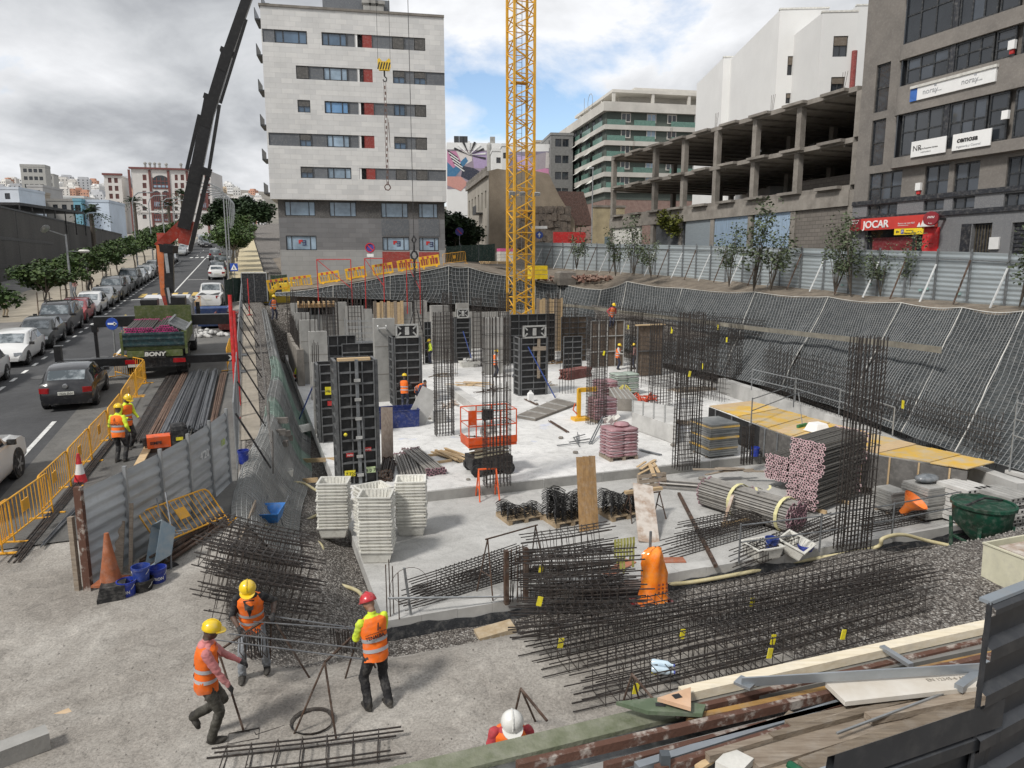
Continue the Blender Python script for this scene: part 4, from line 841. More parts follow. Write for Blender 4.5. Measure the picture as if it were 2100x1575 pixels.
def mansion():
 wall_m=M('mansion_white',(.56,.54,.52),.85,var=.08,scale=.2);red_m=M('mansion_red',(.15,.045,.04),.8,var=.12);y=265
 p=aty(268,345,y);fr=Frame((p.x,p.y,0),R(14));t=thing('apartment_block','large white building with red brown trims and a glazed arch behind the truck boom','building',fr.o,R(14));q=fr.xz;I=Matrix()
 w=q(432,360)[0];zt=q(268,346)[1];zb=q(268,450)[1]-6;holes=[]
 rows=[(356,368),(373,384),(389,400),(406,417),(422,430),(438,447)]
 for i,(v0,v1)in enumerate(rows):
  for u0,u1 in((292,301),(358,365),(370,378),(425,431)):
   x0,zc=q(u0,v0+2);x1,za=q(u1,v1+2);holes.append((x0,x1,za,zc));window(t,I,x0,x1,za,zc,.15,(1,),pm=M('red_dark_shutter',(.085,.028,.025),.6),fr=.3,fm=red_m if i<4 else frame_d)
 mb=MB();wall_holes(mb,0,w,zb,zt,holes,.3);D=15
 mb.add([(0,0,zb),(0,0,zt),(-3,D,zt),(-3,D,zb),(w,0,zb),(w,0,zt),(w+2,D,zt),(w+2,D,zb)],[(3,2,1,0),(4,7,6,5),(1,5,6,2),(2,6,7,3)]);mb.build('wall',wall_m,t)
 for u in(268,310,348,386,424):x,_=q(u,400);boxpart('red_pilaster',t,I,(x-.3,x+.45,-.3,-.004,zb,zt-.3),red_m)
 boxpart('cornice',t,I,(-.6,w+.6,-.7,.6,zt+.003,zt+.6),red_m);boxpart('string_course',t,I,(0,w,-.35,-.31,q(300,434)[1]-.3,q(300,434)[1]+.3),wall_m)
 def arch(u0,u1,v0,vs,v1):
  x0,zc=q(u0,v0);x1,z1=q(u1,vs);zz=q(u1,v1)[1];cx=(x0+x1)/2;r_=(x1-x0)/2;pts=[(x0,zz),(x1,zz)]+[(cx+r_*math.cos(a*math.pi/12),z1+(zc-z1)*math.sin(a*math.pi/12))for a in range(13)]
  mb=MB();mb.prism(pts,-.12,-.02);w_=mb.build('arched_window',glass_d,t);mb=MB()
  for k in range(5):x=x0+(x1-x0)*k/4;mb.box(x-.12,x+.12,-.25,-.125,zz,z1+.6*(zc-z1))
  for z in(zz,zz+(z1-zz)*.5,z1):mb.box(x0,x1,-.22,-.128,z-.15,z+.15)
  mb.build('mullions',red_m,w_);mb=MB();mb.box(x0+.3,x1-.3,-.2,-.13,zz+(z1-zz)*.15,zz+(z1-zz)*.5);mb.build('curtain',glass_l,w_)
 arch(312,347,359,372,387);arch(313,328,391,398,428);arch(333,347,391,398,428);arch(411,424,395,400,430);arch(315,330,437,441,455);arch(335,347,437,441,455)
 for u in(290,300,310,320,333,365,380):x,_=q(u,345);mb=MB();mb.lathe([(.4,0),(.4,1.4),(.6,1.5),(.6,1.9),(.1,2.3)],8,(x,6+(u*7)%5,zt+1));mb.build('chimney',conc,t)
 p=aty(213,362,y+6);f2=Frame((p.x,p.y,0),R(14));t2,_=block('apartment_block','lower white wing with red window bays left of the glazed arch building',f2.o,R(14),f2.xz(250,380)[0],12,p.z-17,p.z,wall_m,6,2,3,wm=M('red_dark_shutter',(.08,.03,.03)),fm=red_m,win=(1.2,1.8))
 boxpart('red_cornice',t2,I,(-.5,f2.xz(250,380)[0]+.4,-.6,.5,p.z+.52,p.z+1.2),red_m)
mansion()
hill_m=M('hillside',(.10,.095,.08),.95,col2=(.22,.20,.17),scale=.012)
def hill_z(x,y):
 f=sm((y-420)/900);return .0654*(y-9.7)+f*(46+18*noise.noise(V((x*.0016,y*.001,2)))+14*sm((-x-500)/400))*(1-.55*sm((x+520)/260))-3
mb=MB();xs=lines((-1500,301,60));ys=lines((400,1801,70));n=len(xs)
mb.add([(x,y,hill_z(x,y))for y in ys for x in xs],[(j*n+i,j*n+i+1,(j+1)*n+i+1,(j+1)*n+i)for j in range(len(ys)-1)for i in range(n-1)]);struct(mb.build('hill',hill_m,smooth=80))
protos=[]
for k,(c,w,d,h)in enumerate((((.70,.69,.66),10,9,7),((.62,.60,.57),14,10,9),((.66,.55,.42),9,9,6),((.74,.74,.73),8,8,10),((.50,.28,.20),11,8,7),((.45,.46,.48),16,10,12))):
 t=thing('hillside_house','','house',(0,0,-900));mb=MB();mb.box(-w/2,w/2,-d/2,d/2,-12,h);mb.box(-w/2+1,w/2-3,-d/2+2,d/2-1,h+.004,h+2.4);mb.build('wall',M('town_wall_%d'%k,c,.9,var=.1,scale=.2),t)
 mb=MB()
 for i in range(3):
  for j in range(max(1,int(h/3))):mb.box(-w/2+(i+.3)*w/3,-w/2+(i+.3)*w/3+1.3,-d/2-.05,-d/2-.005,.9+j*3,2.2+j*3)
 mb.build('window',glass_d,t);protos.append(t)
LABH=['flat roofed white house on the far hillside','wide cream house on the far hillside','sand coloured house on the far hillside','tall narrow bright white house on the far hillside','brick red house on the far hillside','larger grey block on the far hillside']
first=set();cnt=0
for i in range(1100):
 u=rnd.uniform(-40,560);y=rnd.choice((430,520,620,720,820,920,1000,1100,1200))+rnd.uniform(-45,45);x=(u-1050)/FPX*y*1.02
 if u>205 and u<430 and y<820:continue
 z=hill_z(x,y);k=rnd.choice((0,0,0,1,2,3,3,4,5));s=.55+y/2100
 if noise.noise(V((x*.006,y*.006,7)))>.28:continue
 cnt+=1
 if cnt>298:break
 if k not in first:first.add(k);o=protos[k];o.location=(x,y,z);o.rotation_euler=(0,0,rnd.uniform(-.5,.5));o['label']=LABH[k];o['group']=LABH[k]+'s'
 else:o=copy_tree(protos[k],LABH[k],(x,y,z),rnd.uniform(-.5,.5),group=LABH[k]+'s')
 o.scale=(s,s,s*rnd.uniform(.8,1.25))
def left_town():
 p=aty(41,342,330);block('tower_block','grey high rise with dark window strips on the left skyline',(p.x,p.y,0),R(12),44/FPX*330,6,p.z-30,p.z,M('tower_grey',(.36,.36,.345),.85),9,4,3,wm=glass_d,win=(1.5,1.6),par=1.2)
 p=aty(84,358,350);block('tower_block','second grey high rise joined right of the taller one',(p.x,p.y,0),R(12),22/FPX*350,6,p.z-28,p.z,M('tower_grey',(.36,.36,.34)),9,3,2,wm=glass_d,win=(1.2,1.6))
 for i,(u,v,w,y,c,l,r_)in enumerate(((-10,388,42,150,(.50,.54,.60),'pale blue grey gable house at the left edge',2),(34,392,18,160,(.36,.31,.25),'sandy apartment house beside the pale gable',4),(55,383,28,175,(.40,.40,.40),'grey terrace house with dark balconies below the towers',4),(103,405,60,190,(.55,.56,.56),'low white house behind the dark roof canopy',2),(95,412,62,165,(.26,.25,.235),'grey rooftop plant room above the dark canopy',1),(158,414,56,150,(.50,.57,.66),'blank pale blue wall right of the dark canopy',1),(150,412,14,148,(.16,.36,.46),'narrow turquoise wall beside the pale blue one',1))):
  p=aty(u,v,y);block('town_house',l,(p.x,p.y,0),R(6+i),w/FPX*y*1.03,10,p.z-3*r_,p.z,M('left_town_%d'%i,c,.85,var=.1,scale=.3),r_,3 if c[0]<.45 else 1,win=(1,1.2))
 p=aty(40,424,95);e=aty(172,432,112);c=thing('roof_canopy','dark flat canopy roof on posts above the dark wall','canopy',(p.x,p.y,p.z));mb=MB();d=(e-p);n_=V((-d.y,d.x,0)).normalized()*9
 mb.slabp([(0,0),(d.x,d.y),(d.x+n_.x,d.y+n_.y),(n_.x,n_.y)],.2,.55);mb.build('roof',iron,c)
 for k in range(7):q=d*(k/6);mb=MB();mb.bar(V((q.x,q.y,-3)),V((q.x,q.y,.2)),.09);mb.build('post',iron,c)
 wm=M('black_stained_wall',(.040,.038,.037),.9,col2=(.075,.072,.068),scale=.25,det=9,bump=.3,bscale=4,stretch=(1,1,.35));z=12.4;a=-27.0
 t=thing('dark_wall_building','long windowless dark brown building wall along the left side of the street','building',S(a,40),ANG+R(90));mb=MB();mb.box(-45,118,0,9,0,z);mb.build('wall',wm,t)
 pt=M('pale_patch',(.17,.165,.155),.95,var=.4,scale=2)
 for x0,x1,z0,z1 in((6,60,9.0,9.35),(7.5,40,6.0,6.4)):boxpart('slot_opening',t,Matrix(),(x0,x1,-.03,.05,z0,z1),iron)
 for x in(-14,-3,20.5,44,70,95):boxpart('panel_joint',t,Matrix(),(x,x+.08,-.02,.03,0,z-.02),iron)
 boxpart('coping',t,Matrix(),(-45,118,-.06,.5,z+.003,z+.2),iron)
 p=thing('tree_hedge','dense dark evergreen trees closing the far end of the street','trees',S(-2,235,15))
left_town()
#trees
leaf_g=M('leaf_green',(.030,.060,.018),.6,col2=(.085,.13,.035),scale=.9,thr=(.35,.65),spec=.3);leaf_d=M('leaf_dark',(.012,.026,.011),.65,col2=(.035,.062,.022),scale=.5,spec=.3);leaf_y=M('leaf_yellow',(.05,.072,.012),.6,col2=(.17,.17,.03),scale=1.3,spec=.3);leaf_gr=M('leaf_grey_green',(.055,.078,.042),.6,col2=(.14,.17,.095),scale=2,spec=.3)
bark=M('bark',(.085,.07,.055),.9,var=.35,scale=8);bark_l=M('pale_bark',(.23,.20,.165),.9,var=.3,scale=8)
def crown_mesh(name,clumps,nleaf,size,mat,seed,drop=0.0):
 r_=random.Random(seed);mb=MB()
 for c,rx,ry,rz,f in clumps:
  for i in range(int(nleaf*f)):
   d=V((r_.gauss(0,1),r_.gauss(0,1),r_.gauss(0,1))).normalized()*(r_.random()**.42);p=V(c)+V((d.x*rx,d.y*ry,d.z*rz))
   if noise.noise(p*1.3+V((seed,0,0)))<-.12:continue
   s_=size*r_.uniform(.6,1.35);a=V((r_.uniform(-1,1),r_.uniform(-1,1),r_.uniform(-.55,.45)-drop)).normalized();b_=a.cross(V((r_.uniform(-1,1),r_.uniform(-1,1),1))).normalized()*s_*.45
   mb.add([p-b_*.4,p+a*s_*.5-b_,p+a*s_,p+a*s_*.5+b_],[(0,1,2,3)])
 return mb.mesh(name,mat)
def trunk_mesh(name,h,r0,limbs,mat,seed,lean=0.0,top=None):
 r_=random.Random(seed);mb=MB();pts=[V((lean*(k/5)**1.5+.04*math.sin(k*2+seed),.03*math.sin(k*1.7),h*k/5))for k in range(6)];mb.tube(pts,r0,7,taper=.6)
 for d in limbs:
  d=V(d);st=pts[-1]if d.z>h else pts[4];m=st.lerp(d,.5)+V((0,0,.12));mb.tube([st,m,d],r0*.55,5,taper=.3)
  for k in range(2):e=d+V((r_.uniform(-.8,.8),r_.uniform(-.8,.8),r_.uniform(.2,.7)));mb.tube([m.lerp(d,.6),e],r0*.22,4,taper=.4)
 return mb.mesh(name,mat,60)
def tree_protos(n,spread,h,nleaf,size,mat,seed0,bk=None,drop=0.0,flat=.55):
 out=[]
 for s in range(n):
  r_=random.Random(seed0+s);cl=[];limbs=[]
  for i in range(8):
   a=i*2.4+r_.random();rad=spread*r_.uniform(.35,.85);c=(rad*math.cos(a),rad*math.sin(a),h*r_.uniform(.72,1.0));cl.append((c,spread*.48,spread*.48,spread*.48*flat,r_.uniform(.7,1.2)));limbs.append(c)
  cl.append(((0,0,h*.98),spread*.5,spread*.5,spread*.35,1))
  out.append((trunk_mesh('trunk',h*.55,.09+h*.008,limbs,bk or bark,seed0+s,r_.uniform(-.4,.4)),crown_mesh('crown',cl,nleaf,size,mat,seed0+s,drop)))
 return out
def plant_tree(name,label,cat,pr,loc,rz=0.0,s=1.0,group=None):
 t=thing(name,label,cat,loc,rz,group);t.scale=(s,s,s);put('trunk',pr[0],t);put('crown',pr[1],t);return t
street_p=tree_protos(3,2.6,4.1,520,.27,leaf_g,3,bark_l,.25)
for i,(a,b_,s)in enumerate(((-15.9,31,.80),(-15.6,43,.80),(-15.9,51,.82),(-15.9,59,.86),(-15.6,67,.88),(-15.9,76,.9),(-15.5,86,.95),(-15.6,97,1.0),(-15.5,109,1.05),(-15.6,122,1.1),(-15.5,136,1.15),(-15.5,150,1.2),(-15.5,166,1.3))):
 p=S(a,b_);plant_tree('street_tree',['spreading street tree nearest the camera on the left pavement','spreading street tree behind the parked black off-roader','spreading street tree at the double headed lamp post','spreading street tree beside the small white parked car','spreading street tree beside the silver parked car','spreading street tree by the slot in the dark wall','spreading street tree left of the yellow crossing','spreading street tree just behind the yellow crossing','tall street tree left of the crane elbow','tall street tree behind the crane elbow','street tree before the arched building, left one','street tree before the arched building, middle one','street tree before the arched building, far one'][i],'tree',street_p[i%3],(p.x,p.y,zr(p.y)+.1),i*1.3,s,'street trees on the left pavement')
 if b_<70:
  p=S(a+.05,b_-.1);g=thing('tree_stakes','wooden tree stakes round the trunk, %s'%['nearest pair on the left pavement','pair behind the black off-roader','pair by the double lamp post','pair by the small white car','pair by the silver car','pair below the wall slot'][i],'tree stakes',(p.x,p.y,zr(p.y)+.1),0,'tree stakes')
  for k in range(3):mb=MB();mb.bar((.45*math.cos(k*2.1),.45*math.sin(k*2.1),0),(.4*math.cos(k*2.1),.4*math.sin(k*2.1),1.9),.04);mb.build('stake',wood,g)
  mb=MB();mb.tube([(.42*math.cos(k*2.1),.42*math.sin(k*2.1),1.3)for k in range(3)],.03,4,closed=True);mb.build('cross_tie',wood,g)
for i,(a,b_,s)in enumerate(((-4.4,84,1.15),(-4.2,93,1.1),(-4.0,104,1.2),(-4.0,118,1.3),(-4,135,1.5))):
 p=S(a,b_);plant_tree('street_tree','street tree on the right pavement, %s'%['nearest, behind the pedestrian sign','second, beside the parked white car','third up the street','fourth up the street','farthest up the street'][i],'tree',street_p[(i+1)%3],(p.x,p.y,zr(p.y)+.1),i*2.1,s,'street trees on the right pavement')
big_p=tree_protos(2,5.0,8.5,700,.75,leaf_d,31,flat=.9)
for o in list(COL.objects):
 if o.name.startswith('tree_hedge'):bpy.data.objects.remove(o)
for i,(u,y,s,l)in enumerate(((458,235,1.05,'left'),(478,228,1.2,'middle left'),(500,222,1.2,'middle right'),(520,214,1.05,'right'),(440,225,.8,'smallest, far left'))):
 p=aty(u,440,y);p.z=zr(y);plant_tree('evergreen_tree','dense dark evergreen closing the far end of the street, %s'%l,'tree',big_p[i%2],p,i,s,'evergreens at the end of the street')
for i,(u,v,y,s,l)in enumerate(((930,480,84,.62,'dark round tree between the white block and the old house'),(952,470,92,.5,'dark tree half hidden by the old house front'))):
 p=aty(u,v,y);p.z=6;plant_tree('shade_tree',l,'tree',big_p[i],p,i,s)
round_p=tree_protos(2,1.9,4.2,420,.26,leaf_y,51,flat=1.0)
for i,(u,y,s,zb,l)in enumerate(((1388,64,.92,6.6,'round olive green street tree behind the fence, left one'),(1640,53,1.08,5.6,'round olive green street tree behind the fence, right one'))):
 p=aty(u,480,y);p.z=zb;plant_tree('street_tree',l,'tree',round_p[i],p,i,s,'round trees behind the fence')
def sapling_protos():
 out=[]
 for s in range(3):
  r_=random.Random(70+s);mb=MB();cl=[]
  for i in range(7):
   a=r_.uniform(0,6.28);tip=V((r_.uniform(.3,1.1)*math.cos(a),r_.uniform(.3,1.1)*math.sin(a),r_.uniform(1.8,3.4)));mid=tip*.5+V((0,0,.35));mb.tube([(0,0,0),mid,tip],.025,4,taper=.3)
   for k in(.5,.7,.85,1.0):q=V((0,0,0)).lerp(tip,k)+V((r_.uniform(-.2,.2),r_.uniform(-.2,.2),.1));cl.append((q,.5,.5,.42,r_.uniform(.6,1.3)))
  out.append((mb.mesh('stem',bark),crown_mesh('crown',cl,52,.13,leaf_gr,80+s,.2)))
 return out
sap=sapling_protos()
for i,(u,v,y,s)in enumerate(((1182,552,66,.95),(1262,566,60,.9),(1300,566,58,1.05),(1335,570,56,.85),(1495,588,48,.95),(1545,597,45.5,1.25),(1580,596,45,1.1),(1712,604,39.5,.85),(1745,607,38,.95),(1805,608,37,.72),(1865,606,35.5,.70),(2090,630,27.8,.85))):
 p=aty(u,v,y);t=thing('sapling','wild leafy sapling before the grey fence, %s'%['leftmost, above the rubble','second from the left','third from the left, taller','fourth from the left','left one of the dense clump in the middle','tallest of the dense clump in the middle','right one of the dense clump in the middle','left of the pair below the red sign','right of the pair below the red sign','below the yellow parking sign','below the dark doorway','cut by the right edge'][i],'sapling',p,i*1.1,'saplings before the grey fence');s*=1.22;t.scale=(s,s,s);put('stem',sap[i%3][0],t);put('crown',sap[i%3][1],t)
def palm(u,v,y,h,lab):
 p=aty(u,v,y);p.z=zr(y);h=aty(u,v,y).z-p.z;t=thing('palm_tree',lab,'palm',p,0,'palms by the arched building');mb=MB();mb.tube([(0,0,0),(.1,0,h*.5),(0,0,h)],.35,7);mb.build('trunk',bark,t);mb=MB();r_=random.Random(int(u))
 for i in range(34):
  a=i*2.4;el=r_.uniform(-.7,1.2);L_=2.7;d=V((math.cos(a)*math.cos(el),math.sin(a)*math.cos(el),math.sin(el)));pts=[d*(L_*k/5)+V((0,0,h-.12*k*k*.35))for k in range(6)];sd=d.cross(V((0,0,1))).normalized()
  for k in range(1,6):
   for sg in(-1,1):q=pts[k];mb.add([q,q+sd*sg*.8*(1.15-k*.12)+d*.4-V((0,0,.3)),q+d*.22],[(0,1,2)])
 mb.build('crown',leaf_d,t)
palm(275,415,180,0,'fan palm left of the glazed arch');palm(345,422,185,0,'fan palm below the glazed arch');palm(186,438,120,0,'palm crown above the dark wall');palm(372,400,190,0,'tall fan palm beside the truck boom')
#lamps and street signs
def lamp(a,b_,h,arm,lab,double=False,side=1):
 p=S(a,b_);t=thing('street_lamp',lab,'street lamp',(p.x,p.y,zr(p.y)+.1),ANG,'street lamps');mb=MB();mb.tube([(0,0,0),(0,0,h*.4),(0,0,h)],.11,8,taper=.55);mb.build('pole',steel,t)
 mb=MB()
 if double:
  mb.bar((0,0,h-.1),(-.9,-.6,h+.25),.05);mb.bar((0,0,h*.78),(.9,0,h*.78),.04);mb.build('arm',steel,t);mb=MB();mb.ell((-1.1,-.8,h+.35),.3,.55,.1,rot=Matrix.Rotation(.5,3,'Z')@Matrix.Rotation(-.5,3,'X'));mb.build('lamp_head',steel,t,60);mb=MB();mb.lathe([(.02,.05),(.28,.12),(.42,0),(.3,-.1),(.05,-.14)],12,(1.1,0,h*.78));mb.build('lamp_head',offwhite,t,60);return t
 mb.tube([(0,0,h-.02),(side*arm*.12,0,h+.6),(side*arm*.45,0,h+1.05),(side*arm,0,h+1.15)],.07,6);mb.build('arm',steel,t);mb=MB();mb.ell((side*(arm+.35),0,h+1.12),.5,.16,.1);mb.build('lamp_head',steel,t,60);return t
lamp(-15.0,48.5,5.6,0,'grey lamp post with two heads before the dark wall',True)
for i,b_ in enumerate((86,102,120,140)):lamp(-15.2,b_,8.6,1.6,'slim lamp post on the left pavement, %s'%['nearest curved arm','second curved arm','third curved arm','farthest curved arm'][i])
for i,b_ in enumerate((66,78,90,102,114,126,140)):lamp(-4.3,b_,9.0,2.6,'tall curved lamp post on the right pavement, %s'%['nearest, carrying the pedestrian sign','second','third','fourth','fifth','sixth','farthest'][i],side=-1)
def road_sign(u,v,y,r_,h,lab,face,square=False,ang=0.0,extra=None):
 p=aty(u,v,y);t=thing('road_sign',lab,'road sign',(p.x,p.y,p.z-h),ang);mb=MB();mb.bar((0,.04,-1.5),(0,.04,h+r_),.035,6);mb.build('pole',steel,t);mb=MB()
 if square:mb.box(-r_,r_,-.03,0,h-r_,h+r_)
 else:mb.T=TL(0,0,h)@Matrix.Rotation(R(90),4,'X');mb.lathe([(r_,-.01),(r_,.03)],20)
 mb.build('plate',face,t);return t
bs=M('sign_blue_face',(.02,.07,.36),.45)
t=road_sign(480,548,68,.36,2.4,'square blue pedestrian crossing sign on the right kerb',bs,True);mb=MB();mb.prism([(-.3,2.15),(.3,2.15),(0,2.68)],-.05,-.034);mb.build('white_triangle',sign_w,t);mb=MB();mb.cbox((0,-.06,2.35),(.06,.01,.22));mb.cbox((0,-.06,2.26),(.16,.01,.04),ry=.7);mb.build('walker_print',ink,t)
t=road_sign(759,508,60.5,.42,2.3,'round blue and red no parking sign before the white block',M('sign_violet',(.06,.05,.28),.5));mb=MB();mb.T=TL(0,-.045,2.3)@Matrix.Rotation(R(90),4,'X');mb.tube([(.36*math.cos(k*.35),.36*math.sin(k*.35),0)for k in range(18)],.06,4,closed=True);mb.build('red_ring',red,t);mb=MB();mb.cbox((0,-.05,2.3),(.7,.01,.08),ry=R(45));mb.build('red_bar',red,t);boxpart('under_plate',t,Matrix(),(-.28,.28,-.03,0,1.55,1.8),sign_w)
t=road_sign(942,475,76,.42,2.3,'round no parking sign at the corner of the cross street',M('sign_violet',(.06,.05,.28)));mb=MB();mb.cbox((0,-.05,2.3),(.7,.01,.08),ry=R(45));mb.build('red_bar',red,t)
t=road_sign(1106,482,83,.42,2.3,'round blue one way sign right of the crane mast',bs);mb=MB();mb.box(-.06,.06,-.05,-.034,2.05,2.35);mb.prism([(-.2,2.3),(.2,2.3),(0,2.58)],-.052,-.034);mb.build('arrow_print',sign_w,t);boxpart('name_plate',t,Matrix(),(-.9,.9,-.03,0,3.0,3.3),sign_w)
t=road_sign(230,664,33,.28,.9,'small round blue arrow sign by the truck outrigger',bs);mb=MB();mb.box(-.18,.18,-.05,-.034,.86,.94);mb.prism([(.1,.8),(.24,.9),(.1,1.0)],-.05,-.033);mb.build('arrow_print',sign_w,t)
for i,(u,v0,y)in enumerate(((1216,345,78),(1558,310,56))):p=aty(u,v0,y);t=thing('lamp_pole','slim grey lamp pole behind the grey fence, %s'%('far one by the yellow wall' if not i else 'near one before the concrete frame'),'lamp pole',(p.x,p.y,4),0,'lamp poles behind the fence');mb=MB();mb.tube([(0,0,0),(0,0,p.z-4)],.09,7,taper=.6);mb.build('pole',steel,t);mb=MB();mb.box(-.4,.1,-.1,.1,p.z-4.05,p.z-3.9);mb.build('lamp_head',steel,t)
#corrugated fence along the upper bank
fence_m=M('fence_sheet',(.40,.45,.475),.45,.3,var=.16,scale=.8,stretch=(.3,.3,3));grn_sp=M('spray_green',(.26,.43,.41),.7,var=.3)
def corr(mb,p,q,z0a,z1a,z0b,z1b,n=11,amp=.028):
 d=(q-p);d.z=0;nn=V((d.y,-d.x,0)).normalized();vs=[];k=n*4
 for i in range(k+1):
  t=i/k;f=(0,amp,amp,0)[i%4]if i<k else 0
  for c,a,b_ in((p,z0a,z1a),(q,z0b,z1b)):vs.append(V((c.x,c.y,a+(b_-a)*t))+nn*f)
 mb.add(vs,[(i*2,i*2+1,i*2+3,i*2+2)for i in range(k)])
FEN=[(2300,531,640,24),(2150,524,632,28),(1985,517,622,32),(1800,513,605,37.5),(1600,508,585,47),(1400,503,568,59),(1250,500,556,70),(1095,497,545,84)]
tf=thing('site_fence','long corrugated grey sheet fence on posts along the upper bank','fence',aty(2300,640,24))
fo=V(tf.location);pts=[]
for i in range(len(FEN)-1):
 a,b_=FEN[i],FEN[i+1];A_,B_=aty(a[0],a[2],a[3]),aty(b_[0],b_[2],b_[3]);k=max(1,round((B_-A_).length/2.15))
 for j in range(k):t=j/k;pts.append((A_.lerp(B_,t),zat(a[1],a[3])*(1-t)+zat(b_[1],b_[3])*t))
pts.append((aty(1095,545,84),zat(497,84)))
prop_w=M('white_prop',(.50,.51,.51),.6)
for i in range(len(pts)-1):
 (p,zp),(q,zq)=pts[i],pts[i+1];mb=MB();corr(mb,p-fo,q-fo,p.z-.1-fo.z,zp-fo.z,q.z-.1-fo.z,zq-fo.z,11 if p.y<60 else 7);mb.build('fence_panel',fence_m,tf,40)
 mb=MB();mb.beam(p-fo-E1*.09+V((0,0,-.4)),V((p.x,p.y,zp+.12))-fo-E1*.09,.07,.07);mb.build('fence_post',steel_d,tf)
 mb=MB();mb.beam(V((p.x,p.y,zp-.35))-fo-E1*.06,V((q.x,q.y,zq-.35))-fo-E1*.06,.03,.05);mb.build('fence_rail',steel_d,tf)
 mb=MB();a=V((p.x,p.y,zp-(.6 if i%2 else .35)))-fo-E1*.12;b_=p-fo-E1*1.25-E2*.25+V((0,0,-.1));mb.bar(a,b_,.042,5);mb.build('prop',prop_w if i%2 else rust,tf)
 if 1<i<9:
  for k in range(i%3):c=p.lerp(q,.25+.22*k)-E1*.06-fo;mb=MB();mb.cbox(c+V((0,0,.45+.1*math.sin(i*3+k))),(.02,.16,.10),ANG);mb.build('spray_mark',grn_sp,tf)
#vehicles
CARS={'hatch':(4.25,.90,[(0,.80,.62,.64,.6),(.015,.93,.90,.92,.72),(.05,.98,1.02,1.08,.76),(.15,1,1.03,1.43,.74),(.3,1,1.01,1.52,.75),(.48,1,.99,1.50,.75),(.575,1,.98,1.42,.74),(.745,1,.97,1.0,.80),(.88,.98,.90,.93,.78),(.96,.93,.76,.78,.72),(1,.78,.52,.54,.6)],(.05,.15,.575,.745),.32),'sedan':(4.55,.90,[(0,.80,.62,.64,.6),(.015,.93,.90,.92,.72),(.06,.97,1.0,1.02,.78),(.15,.99,1.0,1.05,.78),(.29,1,.99,1.40,.72),(.45,1,.98,1.46,.74),(.575,1,.97,1.38,.73),(.73,1,.95,.98,.80),(.88,.98,.88,.91,.78),(.96,.93,.74,.76,.72),(1,.78,.52,.54,.6)],(.15,.29,.575,.73),.32),'suv':(4.75,.95,[(0,.85,.7,.72,.6),(.012,.96,1.08,1.1,.75),(.035,.99,1.16,1.22,.80),(.075,1,1.18,1.74,.80),(.3,1,1.16,1.84,.81),(.5,1,1.15,1.82,.81),(.585,1,1.14,1.72,.80),(.72,1,1.13,1.17,.84),(.9,.99,1.07,1.1,.82),(.975,.95,.92,.95,.76),(1,.82,.62,.64,.6)],(.035,.075,.585,.72),.38),'pickup':(5.2,.93,[(0,.96,.95,.96,.9),(.01,.98,1.08,1.09,.9),(.38,1,1.1,1.11,.9),(.40,1,1.1,1.2,.8),(.44,1,1.1,1.74,.76),(.55,1,1.09,1.8,.77),(.66,1,1.08,1.7,.76),(.78,1,1.07,1.1,.82),(.92,.98,1.0,1.03,.8),(.98,.95,.85,.88,.74),(1,.82,.6,.62,.6)],(.40,.44,.66,.78),.38),'van':(5.6,1.0,[(0,.97,.8,.82,.9),(.01,.99,1.2,2.3,.88),(.03,1,1.25,2.45,.88),(.5,1,1.25,2.5,.88),(.72,1,1.22,2.42,.86),(.78,1,1.2,2.2,.82),(.9,1,1.12,1.18,.84),(.97,.95,.95,.98,.78),(1,.85,.6,.62,.6)],(.0,.01,.78,.9),.34)}
tyre_m=M('tyre',(.018,.018,.019),.85,var=.2);rim_m=M('alloy_rim',(.40,.41,.42),.35,.7,var=.15);lamp_r=M('tail_lamp_red',(.35,.006,.01),.2,var=.2,coat=.5);lamp_w=M('head_lamp',(.62,.65,.68),.1,var=.15,coat=.6);plate_m=M('number_plate',(.68,.68,.62),.5,var=.03)
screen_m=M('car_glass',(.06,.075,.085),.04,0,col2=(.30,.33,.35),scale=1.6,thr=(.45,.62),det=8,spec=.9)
CM={}
